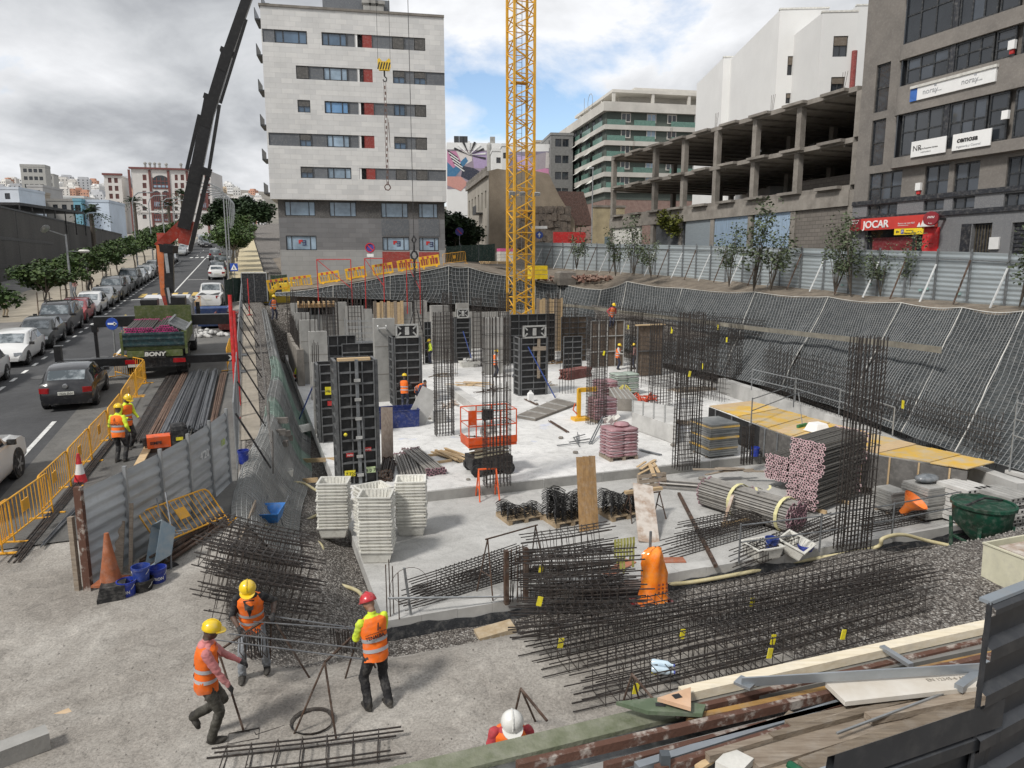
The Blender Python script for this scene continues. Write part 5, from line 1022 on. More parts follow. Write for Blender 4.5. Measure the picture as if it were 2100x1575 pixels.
def car_parts(kind):
 if kind in CM:return CM[kind]
 L_,hw,st,(r0,r1,w0,w1),wr=CARS[kind];out=[]
 def ring(t,w,be,ro,rw):
  y=(t-.5)*L_;a=hw*w;lo=.24 if .1<t<.9 else .32
  h=[(a*.90,lo),(a*.985,lo+.12),(a,.55 if be>.6 else be*.7),(a*.985,be-.02),(hw*rw*w,ro-.03),(hw*rw*w*.86,ro),(0,ro+.025)]
  return[(x,y,z)for x,z in h]+[(-x,y,z)for x,z in h[-2::-1]]
 body=MB();body.loft([ring(*s)for s in st]);out.append(('body',body,'paint',38,None))
 def lerp_st(t):
  for i in range(len(st)-1):
   if st[i][0]<=t<=st[i+1][0]:k=(t-st[i][0])/(st[i+1][0]-st[i][0]);return[st[i][j]+(st[i+1][j]-st[i][j])*k for j in range(5)]
 def skin(t,k,sx):
  t,w,be,ro,rw=lerp_st(t);x=hw*w*.985+(hw*rw*w-hw*w*.985)*k;return V((sx*(x+.012),(t-.5)*L_,be-.02+(ro-.03-be+.02)*k))
 mid=(r1+w0)/2
 for sx in(-1,1):
  if kind=='van':segs=[(w0-.14,w0-.01)]
  elif kind=='pickup':segs=[(r1+.01,mid-.01),(mid+.01,w0+.02)]
  else:segs=[(r1+.015,mid-.015),(mid+.01,w0+.05)]
  for a,b_ in segs:m=MB();m.add([skin(a,.1,sx),skin(b_,.1,sx),skin(b_,.88,sx),skin(a,.88,sx)],[(0,1,2,3)if sx>0 else(3,2,1,0)]);out.append(('side_window',m,glass_d,None,None))
 def scr(ta,tb,name):
  A,B=lerp_st(ta),lerp_st(tb);m=MB();pts=[]
  for(t,w,be,ro,rw),k in((A,0),(B,1)):
   for fx in(-1,-.5,0,.5,1):pts.append(V((fx*hw*rw*w*.90,(t-.5)*L_,ro+.03-.02*abs(fx))))
  m.add(pts,[(i,i+1,i+6,i+5)if tb>ta else(i+5,i+6,i+1,i)for i in range(4)]);out.append((name,m,screen_m,None,None))
 d=(w1-w0);scr(w1-d*.05,w0+d*.08,'windscreen')
 if kind!='van':d=r1-r0;scr(r0+d*.12,r1-d*.05,'rear_window')
 zb=lerp_st(.95)[2];yb=L_/2
 for sx in(-1,1):
  m=MB();m.cbox((sx*hw*.70,yb*.945,zb-.12),(hw*.36,.16,.15),rz=sx*-.35);out.append(('headlight',m,lamp_w,None,None))
  zt=lerp_st(.02)[2];m=MB();m.cbox((sx*hw*.76,-yb*.972,zt-.12),(hw*.34,.12,.19 if kind!='suv' else .3),rz=sx*.3);out.append(('tail_light',m,lamp_r,None,None))
  m=MB();t=w1-.03;p=skin(t,.15,sx);m.cbox(p+V((sx*.11,-.05,.03)),(.2,.1,.14));out.append(('mirror',m,iron,None,None))
  for yy in(-.305,.30):
   m=MB();m.T=TL(sx*(hw-.09),yy*L_,wr)@Matrix.Rotation(R(90)*sx,4,'Y');m.lathe([(wr*.62,-.10),(wr,-.09),(wr,.08),(wr*.93,.115),(wr*.64,.118)],18)
   n=MB();n.T=m.T;n.lathe([(wr*.63,.06),(wr*.60,.10),(wr*.15,.09),(.02,.12)],14)
   for k in range(5):n.beam((0,0,.105),(wr*.58*math.cos(k*1.256),wr*.58*math.sin(k*1.256),.105),.06,.03)
   out.append(('wheel',m,tyre_m,40,('rim',n,rim_m)))
   m=MB();m.T=TL(sx*(hw+.004),yy*L_,wr+.02)@Matrix.Rotation(R(90)*sx,4,'Y');m.lathe([(wr*1.16,-.2),(wr*1.16,0),(wr*.8,.004)],18);out.append(('wheel_arch',m,iron,None,None))
 m=MB();m.box(-.5,.5,yb*.93,yb*.985,.34,.56);out.append(('grille',m,iron,None,None));m=MB();m.box(-.26,.26,yb-.02,yb+.012,.42,.53);out.append(('number_plate',m,plate_m,None,None))
 m=MB();m.box(-.26,.26,-yb-.012,-yb+.06,.62 if kind not in('suv','pickup')else .72,.74 if kind not in('suv','pickup')else .84);out.append(('number_plate',m,plate_m,None,None));m=MB();m.box(-hw*.9,hw*.9,-yb*.995,-yb*.9,.27,.42);out.append(('bumper',m,iron,None,None))
 if kind=='pickup':m=MB();m.box(-.72,.72,-yb+.12,-.62,1.085,1.115);out.append(('bed',m,iron,None,None))
 if kind=='suv':
  for sx in(-1,1):m=MB();m.tube([(sx*.62,-1.7,1.86),(sx*.62,-1.5,1.93),(sx*.62,.1,1.93),(sx*.62,.3,1.83)],.025,5);out.append(('roof_rail',m,iron,None,None))
 CM[kind]=out=[[n,m.mesh(n,[mt]if mt!='paint' else[],sm_),mt,(sub[0],sub[1].mesh(sub[0],sub[2]),sub[2])if sub else None]for n,m,mt,sm_,sub in out]
 return out
BODY={}
def paintm(key,c,metal=.1):
 return M('car_paint_'+key,c,.28,metal,var=.06,scale=1,coat=.7)
def car(kind,col,label,loc,rz,slope=0.0,name='parked_car',cat='car',group=None,skip=()):
 t=thing(name,label,cat,loc,0,group,rot=(slope,0,rz))
 for n,me,mt,sub in car_parts(kind):
  if n in skip:continue
  if mt=='paint':
   k=(kind,col.name)
   if k not in BODY:BODY[k]=me.copy();BODY[k].materials.clear();BODY[k].materials.append(col)
   me=BODY[k]
  o=put(n,me,t)
  if sub:put(sub[0],sub[1],o)
 return t
SL=math.atan(.0654*CA)
cw,cs,ck,cr_,cg,cb_=paintm('white',(.72,.72,.71)),paintm('silver',(.36,.37,.37),.5),paintm('black',(.014,.014,.017)),paintm('red',(.36,.015,.02)),paintm('grey',(.12,.125,.13),.4),paintm('dark_green_grey',(.035,.042,.042),.3)
ROW=[(21.6,'hatch',cw,'white parked car cut off by the left edge of the picture'),(27.6,'hatch',cw,'white parked hatchback with its whole front in view, nearest whole car of the row'),(32.4,'hatch',cb_,'dark grey green parked hatchback between the white one and the black off-roader'),(37.3,'suv',ck,'black parked off-roader with a roof rack'),(42.3,'hatch',cr_,'red parked car behind the black off-roader'),(46.7,'hatch',cw,'small white parked car behind the red one'),(51.6,'sedan',cs,'silver parked saloon behind the small white car'),(56.8,'suv',cg,'grey parked people carrier behind the silver saloon'),(61.9,'hatch',cg,'grey parked hatchback behind the people carrier'),(66.9,'suv',cb_,'dark parked crossover, fifth car before the crane column'),(72,'hatch',cs,'silver parked hatchback, fourth car before the crane column'),(77,'hatch',cw,'white parked hatchback, third car before the crane column'),(82,'sedan',cg,'dark grey parked saloon, second car before the crane column'),(87,'hatch',cw,'white parked car just left of the crane column'),(97,'hatch',cw,'white parked car just right of the crane column'),(102.5,'hatch',cg,'grey parked car right of the crane column'),(108,'sedan',cs,'silver parked car far up behind the crane column'),(128,'hatch',cs,'silver grey parked car above the crossing, left kerb'),(134,'suv',cw,'white parked car above the crossing, left kerb')]
for b_,kind,col,lab in ROW:
 p=S(-13.5+.08*math.sin(b_),b_);car(kind,col,lab,(p.x,p.y,zr(p.y)+.04),ANG+math.pi,-SL,group='cars parked along the left kerb')
for b_,kind,col,lab in((79,'suv',ck,'dark off-roader with a black roof parked on the right kerb, nearest'),(75,'hatch',cw,'white car parked behind the green mesh on the right kerb'),(85,'hatch',cw,'white car parked second on the right kerb'),(91,'suv',cg,'grey car parked third on the right kerb'),(97,'hatch',ck,'black car parked fourth on the right kerb'),(150,'hatch',cw,'white car parked far up the right kerb'),(157,'sedan',cw,'white saloon parked farthest up the right kerb')):
 p=S(-5.7,b_);car(kind,col,lab,(p.x,p.y,zr(p.y)+.04),ANG,SL,group='cars parked along the right kerb')
p=S(-7.2,112);car('suv',cg,'grey people carrier driving away up the street',(p.x,p.y,zr(p.y)+.04),ANG,SL,'moving_car')
for b_,a,kind,col,lab in((168,-11.5,'van',cw,'white delivery van coming down at the top of the street'),(176,-12.4,'van',cs,'pale teal van beside the white vans up the street'),(186,-10.5,'van',cw,'white box van at the very top of the street'),(162,-10.8,'suv',ck,'black car crossing before the white vans')):
 p=S(a,b_);car(kind,col,lab,(p.x,p.y,zr(p.y)+.04),ANG+math.pi,-SL,'van' if kind=='van' else 'moving_car','van' if kind=='van' else 'car')
p=atr(136,842,.04);c=car('hatch',ck,'black hatchback driving away past the yellow barriers',p+E2*2.0+V((0,0,.12)),ANG+R(2),SL,'moving_car');text('1024 JNV',.12,c,TL(0,-2.155,.64),ink,.003,align='CENTER');mb=MB();mb.T=TL(0,-2.1,.95)@Matrix.Rotation(R(90),4,'X');mb.lathe([(.09,-.03),(.09,.05),(.06,.06)],14);mb.build('badge',rim_m,c)
p=atr(14,1010,.04);car('suv',cw,'white crossover driving away, cut by the left edge',p-E1*1.02-E2*.1,ANG+R(-3),SL*.8,'moving_car')
p=aty(437,636,57.5);car('pickup',cw,'white pickup parked facing uphill beyond the blue skip',(p.x,p.y,zr(p.y)+.04),ANG+R(-4),SL,'pickup','pickup')
#crane truck
truck_green=M('truck_green',(.055,.085,.018),.6,col2=(.13,.15,.05),scale=3);teal=M('tailboard_teal',(.018,.055,.062),.5,var=.3,scale=4);crane_red=M('crane_red',(.33,.035,.018),.45,var=.2,scale=2);crane_or=M('crane_orange',(.62,.17,.05),.5,var=.2,scale=2);boom_m=M('boom_black',(.012,.012,.013),.35,var=.3,scale=2,dust=.05)
TB=S(-6.35,20.6);TG=zr(TB.y)+.05
def truck():
 t=thing('crane_truck','green tipper truck with a black loading crane, carrying pink ended props, parked on outriggers','truck',(TB.x,TB.y,TG),ANG,rot=(SL,0,ANG));I=Matrix();iv=(Matrix.Translation((TB.x,TB.y,TG))@Matrix.Rotation(ANG,4,'Z')@Matrix.Rotation(SL,4,'X')).inverted()
 boxpart('chassis',t,I,(-.45,.45,.2,8,.75,1.05),iron);boxpart('rear_bumper',t,I,(-1.15,1.15,0,.15,.55,.95),iron);boxpart('bed_floor',t,I,(-1.22,1.22,.1,4.3,1.3,1.45),truck_green)
 tb=MB();tb.box(-1.22,1.22,.02,.09,1.46,2.05);tg=tb.build('tailboard',teal,t)
 for z in(1.52,1.78,1.98):boxpart('rib',tg,I,(-1.21,1.21,-.03,.018,z,z+.09),teal)
 for sx in(-1,1):
  boxpart('side_board',t,I,(sx*1.24-.03,sx*1.24+.03,.1,4.3,1.451,2.0),truck_green);boxpart('corner_post',t,I,(sx*1.27-.05,sx*1.27+.05,-.03,.095,1.1,2.1),truck_green)
  boxpart('tail_light',t,I,(sx*.95-.25,sx*.95+.25,-.05,-.002,.72,.9),lamp_r)
  for y in(.9,2.3,7.2):
   mb=MB();mb.T=TL(sx*1.02,y,.5)@Matrix.Rotation(R(90)*sx,4,'Y');mb.lathe([(.3,-.28),(.5,-.25),(.5,.14),(.46,.18),(.3,.18)],20);w=mb.build('wheel',tyre_m,t,40);mb=MB();mb.T=TL(sx*1.02,y,.5)@Matrix.Rotation(R(90)*sx,4,'Y');mb.lathe([(.3,.1),(.28,.15),(.1,.05),(.09,.2)],12);mb.build('rim',steel,w)
  boxpart('mudguard',t,I,(sx*1.05-.18,sx*1.05+.18,.4,3.0,1.05,1.1),iron)
 boxpart('rear_beam',t,I,(-1.1,1.1,-.02,.25,1.0,1.28),truck_green);boxpart('name_board',t,I,(-.42,.42,-.1,-.04,.95,1.28),iron);text('BONY',.24,t,TL(0,-.12,1.06),offwhite,.006,align='CENTER',squeeze=1.25,bold=.012,shear=.1);boxpart('number_plate',t,I,(-1.1,-.55,-.06,-.003,.58,.7),plate_m)
 boxpart('headboard',t,I,(-1.25,1.25,4.3,4.4,1.3,2.75),truck_green)
 cab=MB();cab.loft([[(-1.2,y,z0),(1.2,y,z0),(1.2,y,z1-.25),(1.05,y,z1),(-1.05,y,z1),(-1.2,y,z1-.25)]for y,z0,z1 in((6.0,.7,2.9),(7.6,.7,2.95),(8.1,.6,2.5),(8.2,.6,1.7))]);c=cab.build('cab',paintm('white',(.7,)*3),t,30)
 for x in(-.8,.8):boxpart('rear_cab_window',c,I,(x-.3,x+.3,5.97,5.995,2.0,2.6),glass_d)
 for sx in(-1,1):boxpart('mirror',c,I,(sx*1.35-.1,sx*1.35+.1,7.9,8.0,1.8,2.5),iron)
 boxpart('crane_base',t,I,(-.85,.85,4.7,5.7,.8,2.4),boom_m);boxpart('oil_tank',t,I,(-1.0,-.25,4.55,5.4,2.0,3.0),boom_m);boxpart('valve_bank',t,I,(.35,1.0,4.6,5.6,1.9,3.1),boom_m)
 w=lambda u,v,y=36.4:iv@aty(u,v,y)
 def limb(name,p,q,wd,h,mat,w2=None,h2=None):mb=MB();mb.beam(p,q,wd,h,(0,1,0),w2,h2);return mb.build(name,mat,t)
 limb('column_foot',w(352,640),w(340,600),.42,.5,crane_red);limb('column',w(340,606),w(333,503),.40,.55,crane_or,.5,.55);limb('column_back',w(348,600),w(346,500),.42,.5,boom_m)
 limb('tilt_cylinder',w(354,645,36.1),w(342,590,36.1),.24,.24,boom_m);limb('ram_rod',w(350,622,36.0),w(344,590,36.0),.12,.12,rim_m);limb('ram',w(345,560,36.0),w(340,520,36.0),.15,.15,steel)
 limb('knuckle_arm',w(326,505),w(378,462),.42,.48,crane_red,.62,.5);limb('knuckle_plate',w(332,500),w(330,478),.35,.5,crane_red);limb('knuckle_head',w(376,500),w(386,452),.48,.5,crane_red,.56,.5);limb('hinge_block',w(330,508),w(360,512),.38,.6,boom_m)
 segs=[((378,468),(404,350),.58,.62),((398,375),(432,205),.53,.56),((420,260),(466,110),.48,.5),((455,145),(520,-40),.43,.42),((508,-10),(575,-230),.58,.5),((560,-180),(640,-430),.46,.4)]
 for a,b_,w0,w1 in segs:limb('boom_section',w(*a),w(*b_),w0,.8,boom_m,w1,.7)
 for a,b_ in(((404,352),(407,342)),((432,207),(435,197)),((466,112),(469,103))):limb('section_collar',w(*a),w(*b_),.68,.74,boom_m)
 limb('boom_cylinder',w(390,515,36.0),w(428,352,35.9),.2,.22,boom_m);limb('boom_cylinder_head',w(422,360,35.9),w(426,345,35.9),.42,.42,boom_m);limb('extension_cylinder',w(428,352,35.8),w(450,215,35.8),.15,.17,boom_m);limb('extension_cylinder',w(383,348,36.2),w(409,235,36.2),.16,.18,boom_m);limb('extension_cylinder',w(452,212,35.8),w(505,40,35.8),.13,.15,boom_m)
 mb=MB();mb.tube([w(344,590),w(322,560),w(322,510),w(345,485)],.035,5);mb.tube([w(372,500),w(385,440),w(398,360)],.03,5);mb.build('hose',black,t)
 for n,y,zb,u0,u1 in(('rear',.35,.62,222,478),('front',4.55,1.75,250,480)):
  x0=(iv@ats(u0,700,0)).x if 0 else None
  xl,xr=(-3.75,3.3)if n=='rear' else(-3.05,3.35)
  o=boxpart('outrigger_beam',t,I,(xl,xr,y-.2,y+.2,zb,zb+(.34 if n=='rear' else .5)),boom_m)
  for x,sx in((xl,-1),(xr,1)):
   mb=MB();mb.box(x-.13,x+.13,y-.14,y+.14,zb-.25,zb+(.95 if n=='rear' else .1));mb.build('outrigger_sleeve',boom_m,t);boxpart('outrigger_leg',t,I,(x-.07,x+.07,y-.07,y+.07,.1,zb-.2),boom_m);boxpart('foot_plate',t,I,(x-.38,x+.38,y-.25,y+.25,.03,.12),steel_d)
   if n=='rear':mb=MB();mb.prism([(x-sx*.34,zb+.05),(x-sx*.24,zb+.05),(x-sx*.14,zb+.17),(x-sx*.24,zb+.29),(x-sx*.34,zb+.29),(x-sx*.24,zb+.17)],y-.212,y-.202);mb.build('chevron_mark',offwhite,t)
truck()
def prop_mesh(L_,r,pk,key,n=6):
 mb=MB();mb.tube([(0,0,0),(0,L_,0)],r,n);
 mb.mat(1);mb.cbox((0,-.006,0),(r*3.1,.012,r*3.1));mb.cbox((0,L_+.006,0),(r*3.1,.012,r*3.1));mb.mat(2);mb.cbox((0,-.014,0),(r*1.7,.006,r*1.7))
 return mb.mesh('prop',[key,pk,iron])
pm_dark=prop_mesh(3.0,.034,M('magenta_paint',(.55,.04,.22),.6,var=.3,scale=9),M('oily_prop_steel',(.10,.095,.095),.5,.5,col2=(.19,.18,.17),scale=5))
def bundle(name,label,loc,rot,me,nx,nz,dx,dz,jit=.01,group=None,cat='prop bundle',shape='rect',mn=0):
 t=thing(name,label,cat,loc,0,group,rot=rot);r_=random.Random(int(loc[0]*100+loc[1]*7));k=0
 for j in range(nz):
  for i in range(nx):
   x=(i-(nx-1)/2+(.5 if j%2 else 0))*dx;z=(j+.5)*dz
   if shape=='round' and((x/(nx*dx/2))**2+((z-nz*dz/2)/(nz*dz/2))**2)>1.0:continue
   put('prop',me,t,(x+r_.uniform(-jit,jit),r_.uniform(-.05,.05),z+r_.uniform(-jit,jit)),(0,r_.uniform(0,3),0));k+=1
 return t
for i,(x,z,nx,nz,l)in enumerate(((-.62,1.46,11,9,'left pile of pink ended props in the truck bed'),(.42,1.46,11,10,'right heaped pile of pink ended props in the truck bed'))):
 p=S(-6.35+x,20.9);o=bundle('prop_bundle',l,(p.x,p.y,TG+z+.02),(SL,0,ANG),pm_dark,nx,nz,.10,.085,group='prop bundles in the truck bed',shape='rect' if i==0 else 'round')
p=S(-5.5,21.4);t=thing('panel_frame','grey ribbed panel lying over the props at the right of the truck bed','panel',(p.x,p.y,TG+2.2),rot=(SL,R(28),ANG))
for k in range(8):mb=MB();mb.box(-.4,.4,k*.3,k*.3+.08,0,.08);mb.build('rib',steel,t)
mb=MB();mb.box(-.42,-.34,0,2.3,.082,.15);mb.box(.34,.42,0,2.3,.082,.15);mb.build('rail',steel,t)
#yellow barriers
def barrier_mesh(L_=2.2,H=1.05):
 fr,bars,pl,ft=MB(),[],MB(),[]
 z0=.22;rr=.13;c=[]
 for cx,cz,a0 in((L_/2-rr,H-rr,0),(-L_/2+rr,H-rr,90),(-L_/2+.001,z0,None),(L_/2-.001,z0,None)):
  if a0 is None:c.append((cx,0,cz))
  else:c+=[(cx+rr*math.cos(R(a0+k*30)),0,cz+rr*math.sin(R(a0+k*30)))for k in range(4)]
 fr.tube(c,.022,6,closed=True);fr.bar((-L_/2,0,0.0),(-L_/2,0,z0),.02,5);fr.bar((L_/2,0,0),(L_/2,0,z0),.02,5)
 for x in(-L_/2,L_/2):fr.box(x-.03,x+.03,-.28,.28,.0,.03)
 b1=MB();b1.bar((0,0,z0),(0,0,H),.011,5);pl.box(-.13,.13,-.012,.012,.55,.82)
 return fr.mesh('frame',yellow_b,50),b1.mesh('bar',yellow_b),pl.mesh('plate',yellow_b),L_
BFR,BBAR,BPL,BL=barrier_mesh()
def barrier(p,q,label,group='yellow steel barriers along the road',tilt=None,mats=None):
 mid=(p+q)/2;d=q-p;s=V((d.x,d.y,0)).length/BL
 t=thing('crowd_barrier',label,'barrier',mid,group=group,rot=tilt or(0,-math.atan2(d.z,V((d.x,d.y,0)).length),math.atan2(d.y,d.x)))
 o=put('frame',BFR,t);o.scale=(s,1,1)
 for k in range(13):put('bar',BBAR,t,((-.5+(k+1)/14)*BL*s,0,0))
 put('plate',BPL,t);return t
for(u0,v0),(u1,v1),l in(((-70,1195),(30,1112),'yellow barrier cut by the left edge, lowest one'),((6,1136),(109,1052),'second yellow barrier from the bottom left, outermost of the overlapping pair'),((88,1063),(146,1000),'third yellow barrier from the left, beside the cone'),((147,999),(189,947),'yellow barrier directly left of the two workers'),((190,946),(225,904),'yellow barrier behind the two workers, lower one'),((227,903),(252,866),'yellow barrier behind the two workers, upper one'),((254,862),(280,815),'yellow barrier seen nearly end on below the truck'),((282,812),(300,786),'short yellow barrier at the bend below the truck'),((299,787),(237,772),'yellow barrier set across behind the truck')):
 barrier(atr(u0,v0,.03),atr(u1,v1,.03),l)
for(u0,v0,y0),(u1,v1,y1),l in(((396,640,50),(412,608,55),'yellow barrier between the truck cab and the blue skip'),((468,770,33),(473,715,36),'yellow barrier end beside the right outrigger')):
 a,b_=aty(u0,v0,y0),aty(u1,v1,y1);a.z,b_.z=zr(a.y)+.05,zr(b_.y)+.05;barrier(a,b_,l)
def plastic():
 L_,H=1.72,1.05;b=MB();b.box(-L_/2,L_/2,-.06,.06,H-.22,H-.0);b.box(-L_/2,L_/2,-.05,.05,.16,.30);b.box(-L_/2,-L_/2+.12,-.05,.05,.301,H-.222);b.box(L_/2-.12,L_/2,-.05,.05,.301,H-.222);b.box(-.06,.06,-.05,.05,.301,H-.222)
 for x in(-.55,.55):b.box(x-.08,x+.08,-.25,.25,0,.155)
 w=MB();s=MB()
 for k in range(7):s.box(-L_/2+.1+k*.2,-L_/2+.16+k*.2,-.03,.03,.302,H-.224)
 for k in range(3):w.box(-.6+k*.42,-.42+k*.42,-.07,-.062,H-.19,H-.03)
 return b.mesh('body',M('plastic_yellow',(.78,.45,.02),.5,var=.1)),s.mesh('bars',M('plastic_yellow',(.7,.4,.02))),w.mesh('red_white_band',M('red_band',(.55,.06,.05),.5))
PB,PS,PW=plastic();rimpts=[(556,600,59),(590,596,59.5),(650,588,60),(705,578,60.5),(760,570,61),(815,562,61.5),(860,553,62),(905,547,62.5)];k=0
ORD=['first','second','third','fourth','fifth','sixth','seventh','eighth','ninth','tenth','eleventh','twelfth']
for i in range(len(rimpts)-1):
 A_,B_=aty(*rimpts[i]),aty(*rimpts[i+1]);n=max(1,round((B_-A_).length/1.62))
 for j in range(n):
  if k>=12 and 0:break
  p=A_.lerp(B_,(j+.5)/n);d=B_-A_;t=thing('plastic_barrier','','barrier',p,group='yellow plastic barriers along the far rim',rot=(rnd.uniform(-.06,.06),-math.atan2(d.z,d.length)+rnd.uniform(-.04,.04),math.atan2(d.y,d.x)+rnd.uniform(-.25,.25)))
  put('body',PB,t);put('bars',PS,t);put('red_white_band',PW,t);t['_n']=k;k+=1
pl=[o for o in COL.objects if '_n' in o]
for o in pl:n=o['_n'];del o['_n'];o['label']='yellow plastic barrier on the far rim, %s from the %s'%((ORD[n],'left')if n<9 else(ORD[min(11,k-1-n)],'right'))
a,b_=aty(910,546,63),aty(956,540,64.5);barrier(a,b_,'yellow steel barrier at the right end of the plastic row','barriers at the far rim')
#things on the street by the pit
def skip(u,v,y,w,d,h,mat,lab):
 p=aty(u,v,y);t=thing('skip',lab,'skip',(p.x,p.y,zr(p.y)+.05),ANG);mb=MB();r1=[(-w*.36,-d*.36),(w*.36,-d*.36),(w*.36,d*.36),(-w*.36,d*.36)];r2=[(-w/2,-d/2),(w/2,-d/2),(w/2,d/2),(-w/2,d/2)];q=.93
 mb.loft([[(x,y_,.1)for x,y_ in r1],[(x,y_,h)for x,y_ in r2],[(x*q,y_*q,h)for x,y_ in r2],[(x*q,y_*q,.35)for x,y_ in r1]]);mb.build('hopper',mat,t)
 for s in(-1,1):mb=MB();mb.beam((s*w*.505,-d*.5,h),(s*w*.505,d*.5,h),.08,.1);mb.build('rim_rail',mat,t);mb=MB();mb.bar((s*w*.47,-.3,h*.7),(s*w*.56,-.3,h*.7),.05,6);mb.build('lug',iron,t)
 return t
skip(433,645,46.5,2.1,2.6,1.25,M('skip_blue',(.02,.055,.20),.5,col2=(.08,.13,.26),scale=4),'dark blue skip between the truck and the white pickup');skip(466,655,45,1.3,2.0,1.1,M('skip_red_brown',(.16,.035,.03),.7,var=.3),'rusty red skip right of the blue one')
p=aty(420,662,43);t=thing('rubble_heap','small heap of pale rubble in front of the blue skip','rubble',(p.x,p.y,zr(p.y)+.05));mb=MB()
for k in range(40):a=rnd.random()*6.28;q=rnd.random()**.5;mb.ell((q*1.4*math.cos(a),q*.8*math.sin(a),.35*(1-q)),.16,.14,.12,6,4)
mb.build('stones',conc_l,t,stuff=True)
gm=M('green_shade_net',(.018,.042,.034),.85,col2=(.032,.06,.048),scale=1.2)
def mesh_fence(pts,h,lab,mat,group=None):
 o=pts[0];t=thing('mesh_fence',lab,'fence',o,0,group)
 for i in range(len(pts)-1):
  a,b_=pts[i]-o,pts[i+1]-o;mb=MB();vs=[]
  for k in range(7):
   q=a.lerp(b_,k/6);n_=V((b_.y-a.y,a.x-b_.x,0)).normalized()*.05*math.sin(k*2.1);vs+=[q+n_,q+n_*-1+V((0,0,h*.5)),q+V((0,0,h-.06*math.sin(k/6*math.pi)))]
  mb.add(vs,[(k*3+j,k*3+3+j,k*3+4+j,k*3+1+j)for k in range(6)for j in range(2)]);mb.build('shade_net',mat,t);mb=MB();mb.bar(a,a+V((0,0,h+.1)),.03,5);mb.build('post',steel_d,t)
 return t
def gp_(u,v,y,dz=.05):p=aty(u,v,y);p.z=zr(p.y)+dz;return p
mesh_fence([gp_(462,620,58),gp_(480,615,60),gp_(505,610,61),gp_(530,600,63)],2.0,'dark green shade net fence behind the white pickup',gm);mesh_fence([gp_(556,600,64),gp_(590,595,64.5)],1.9,'dark green shade net by the yellow van',gm)
a=aty(915,545,72);mesh_fence([aty(915,545,72),aty(945,542,73),aty(982,540,74),aty(1015,538,75)],1.9,'dark green net fence at the cross street corner',gm)
p=gp_(525,640,60);t=thing('site_cabin','black site gate box with a white top edge at the end of the footpath','cabin',p,ANG+R(-10));boxpart('case',t,Matrix(),(-.95,.95,0,1.2,0,2.35),M('gate_black',(.012,.014,.018),.5,var=.2));boxpart('top_edge',t,Matrix(),(-1.0,1.0,-.05,1.25,2.353,2.45),offwhite);boxpart('door_seam',t,Matrix(),(-.02,.02,-.012,-.002,0,2.3),steel_d)
for sx in(-1,1):boxpart('frame_post',t,Matrix(),(sx*1.0-.04,sx*1.0+.04,-.04,.04,0,2.35),steel)
p=gp_(600,596,63.5);car('van',M('van_yellow',(.70,.50,.03),.4,var=.08),'yellow van half hidden behind the plastic barriers',p+V((0,0,-1.2)),ANG+R(80),0,'parked_van','van')
for i,(u0,u1,v0,v1,y)in enumerate(((653,722,532,612,56),(750,788,530,606,56),(835,862,538,612,56))):
 a,b_=aty(u0,v1,y),aty(u1,v1,y);zt=aty(u0,v0,y).z;t=thing('goal_shaped_gantry','tall thin red steel frame at the far end of the pit, %s'%['left','middle','right'][i],'frame',a,0,'red frames');h=zt-a.z;d=b_-a;d.z=0;mb=MB()
 for q in(V(),d):mb.bar(q+V((0,0,-1.2)),q+V((0,0,h)),.036,5)
 mb.bar((0,0,h),d+V((0,0,h)),.034,5);mb.bar((0,0,h),d+V((0,0,h*.25)),.028,5);mb.build('tube',red,t)
#the pit: walls, columns, formwork
U_=lambda u,v:at(u,v,ZU)
Lo=lambda u,v:at(u,v,ZL)
I4=Matrix()
def pillar(u0,u1,vt,y,d,lab,mat=conc,name='concrete_column',z0=ZU,cat='column',rz=ANG,group='bare concrete columns in the pit',seams=True):
 p,q=aty(u0,700,y),aty(u1,700,y);w=(q.x-p.x)/math.cos(rz);h=zat(vt,y)-z0;t=thing(name,lab,cat,(p.x,p.y,z0),rz,group);boxpart('shaft',t,I4,(0,w,0,d,0,h),mat)
 if seams:
  for k in range(1,3):boxpart('pour_joint',t,I4,(-.006,w+.006,-.008,-.001,h*k/3,h*k/3+.03),conc_d)
 mb=MB()
 for i in range(4):
  for j in range(2):mb.bar((w*(.1+.27*i),d*(.15+.7*j),h),(w*(.1+.27*i)+.02,d*(.15+.7*j),h+rnd.uniform(.7,1.1)),.014)
 mb.build('starter_bars',rebar,t);return t
for a in((606,634,642,46,.5,'grey concrete column at the left pit wall, farthest back of three'),(617,649,657,42,.5,'grey concrete column at the left pit wall, middle of three'),(634,668,681,37,.6,'grey concrete column at the left pit wall, nearest of three, behind the black panels'),(638,652,745,29.5,.4,'narrow concrete column beside the tall black formwork'),(692,712,620,55,.7,'concrete column right of the dark timber opening'),(768,808,654,36.5,.5,'broad concrete wall column with the white ladder'),(886,921,627,53,.6,'concrete column left of the tall far formwork tower'),(997,1031,653,46,.7,'concrete column behind the big scissor lift cage'),(855,876,617,56,.6,'far concrete column behind the hanging chain'),(712,745,628,54,.4,'far low concrete column at the scaffold'),(828,846,620,56,.5,'slender far concrete column beside the chain'),(600,612,622,52,.6,'farthest concrete column in the left corner of the pit')):pillar(*a)
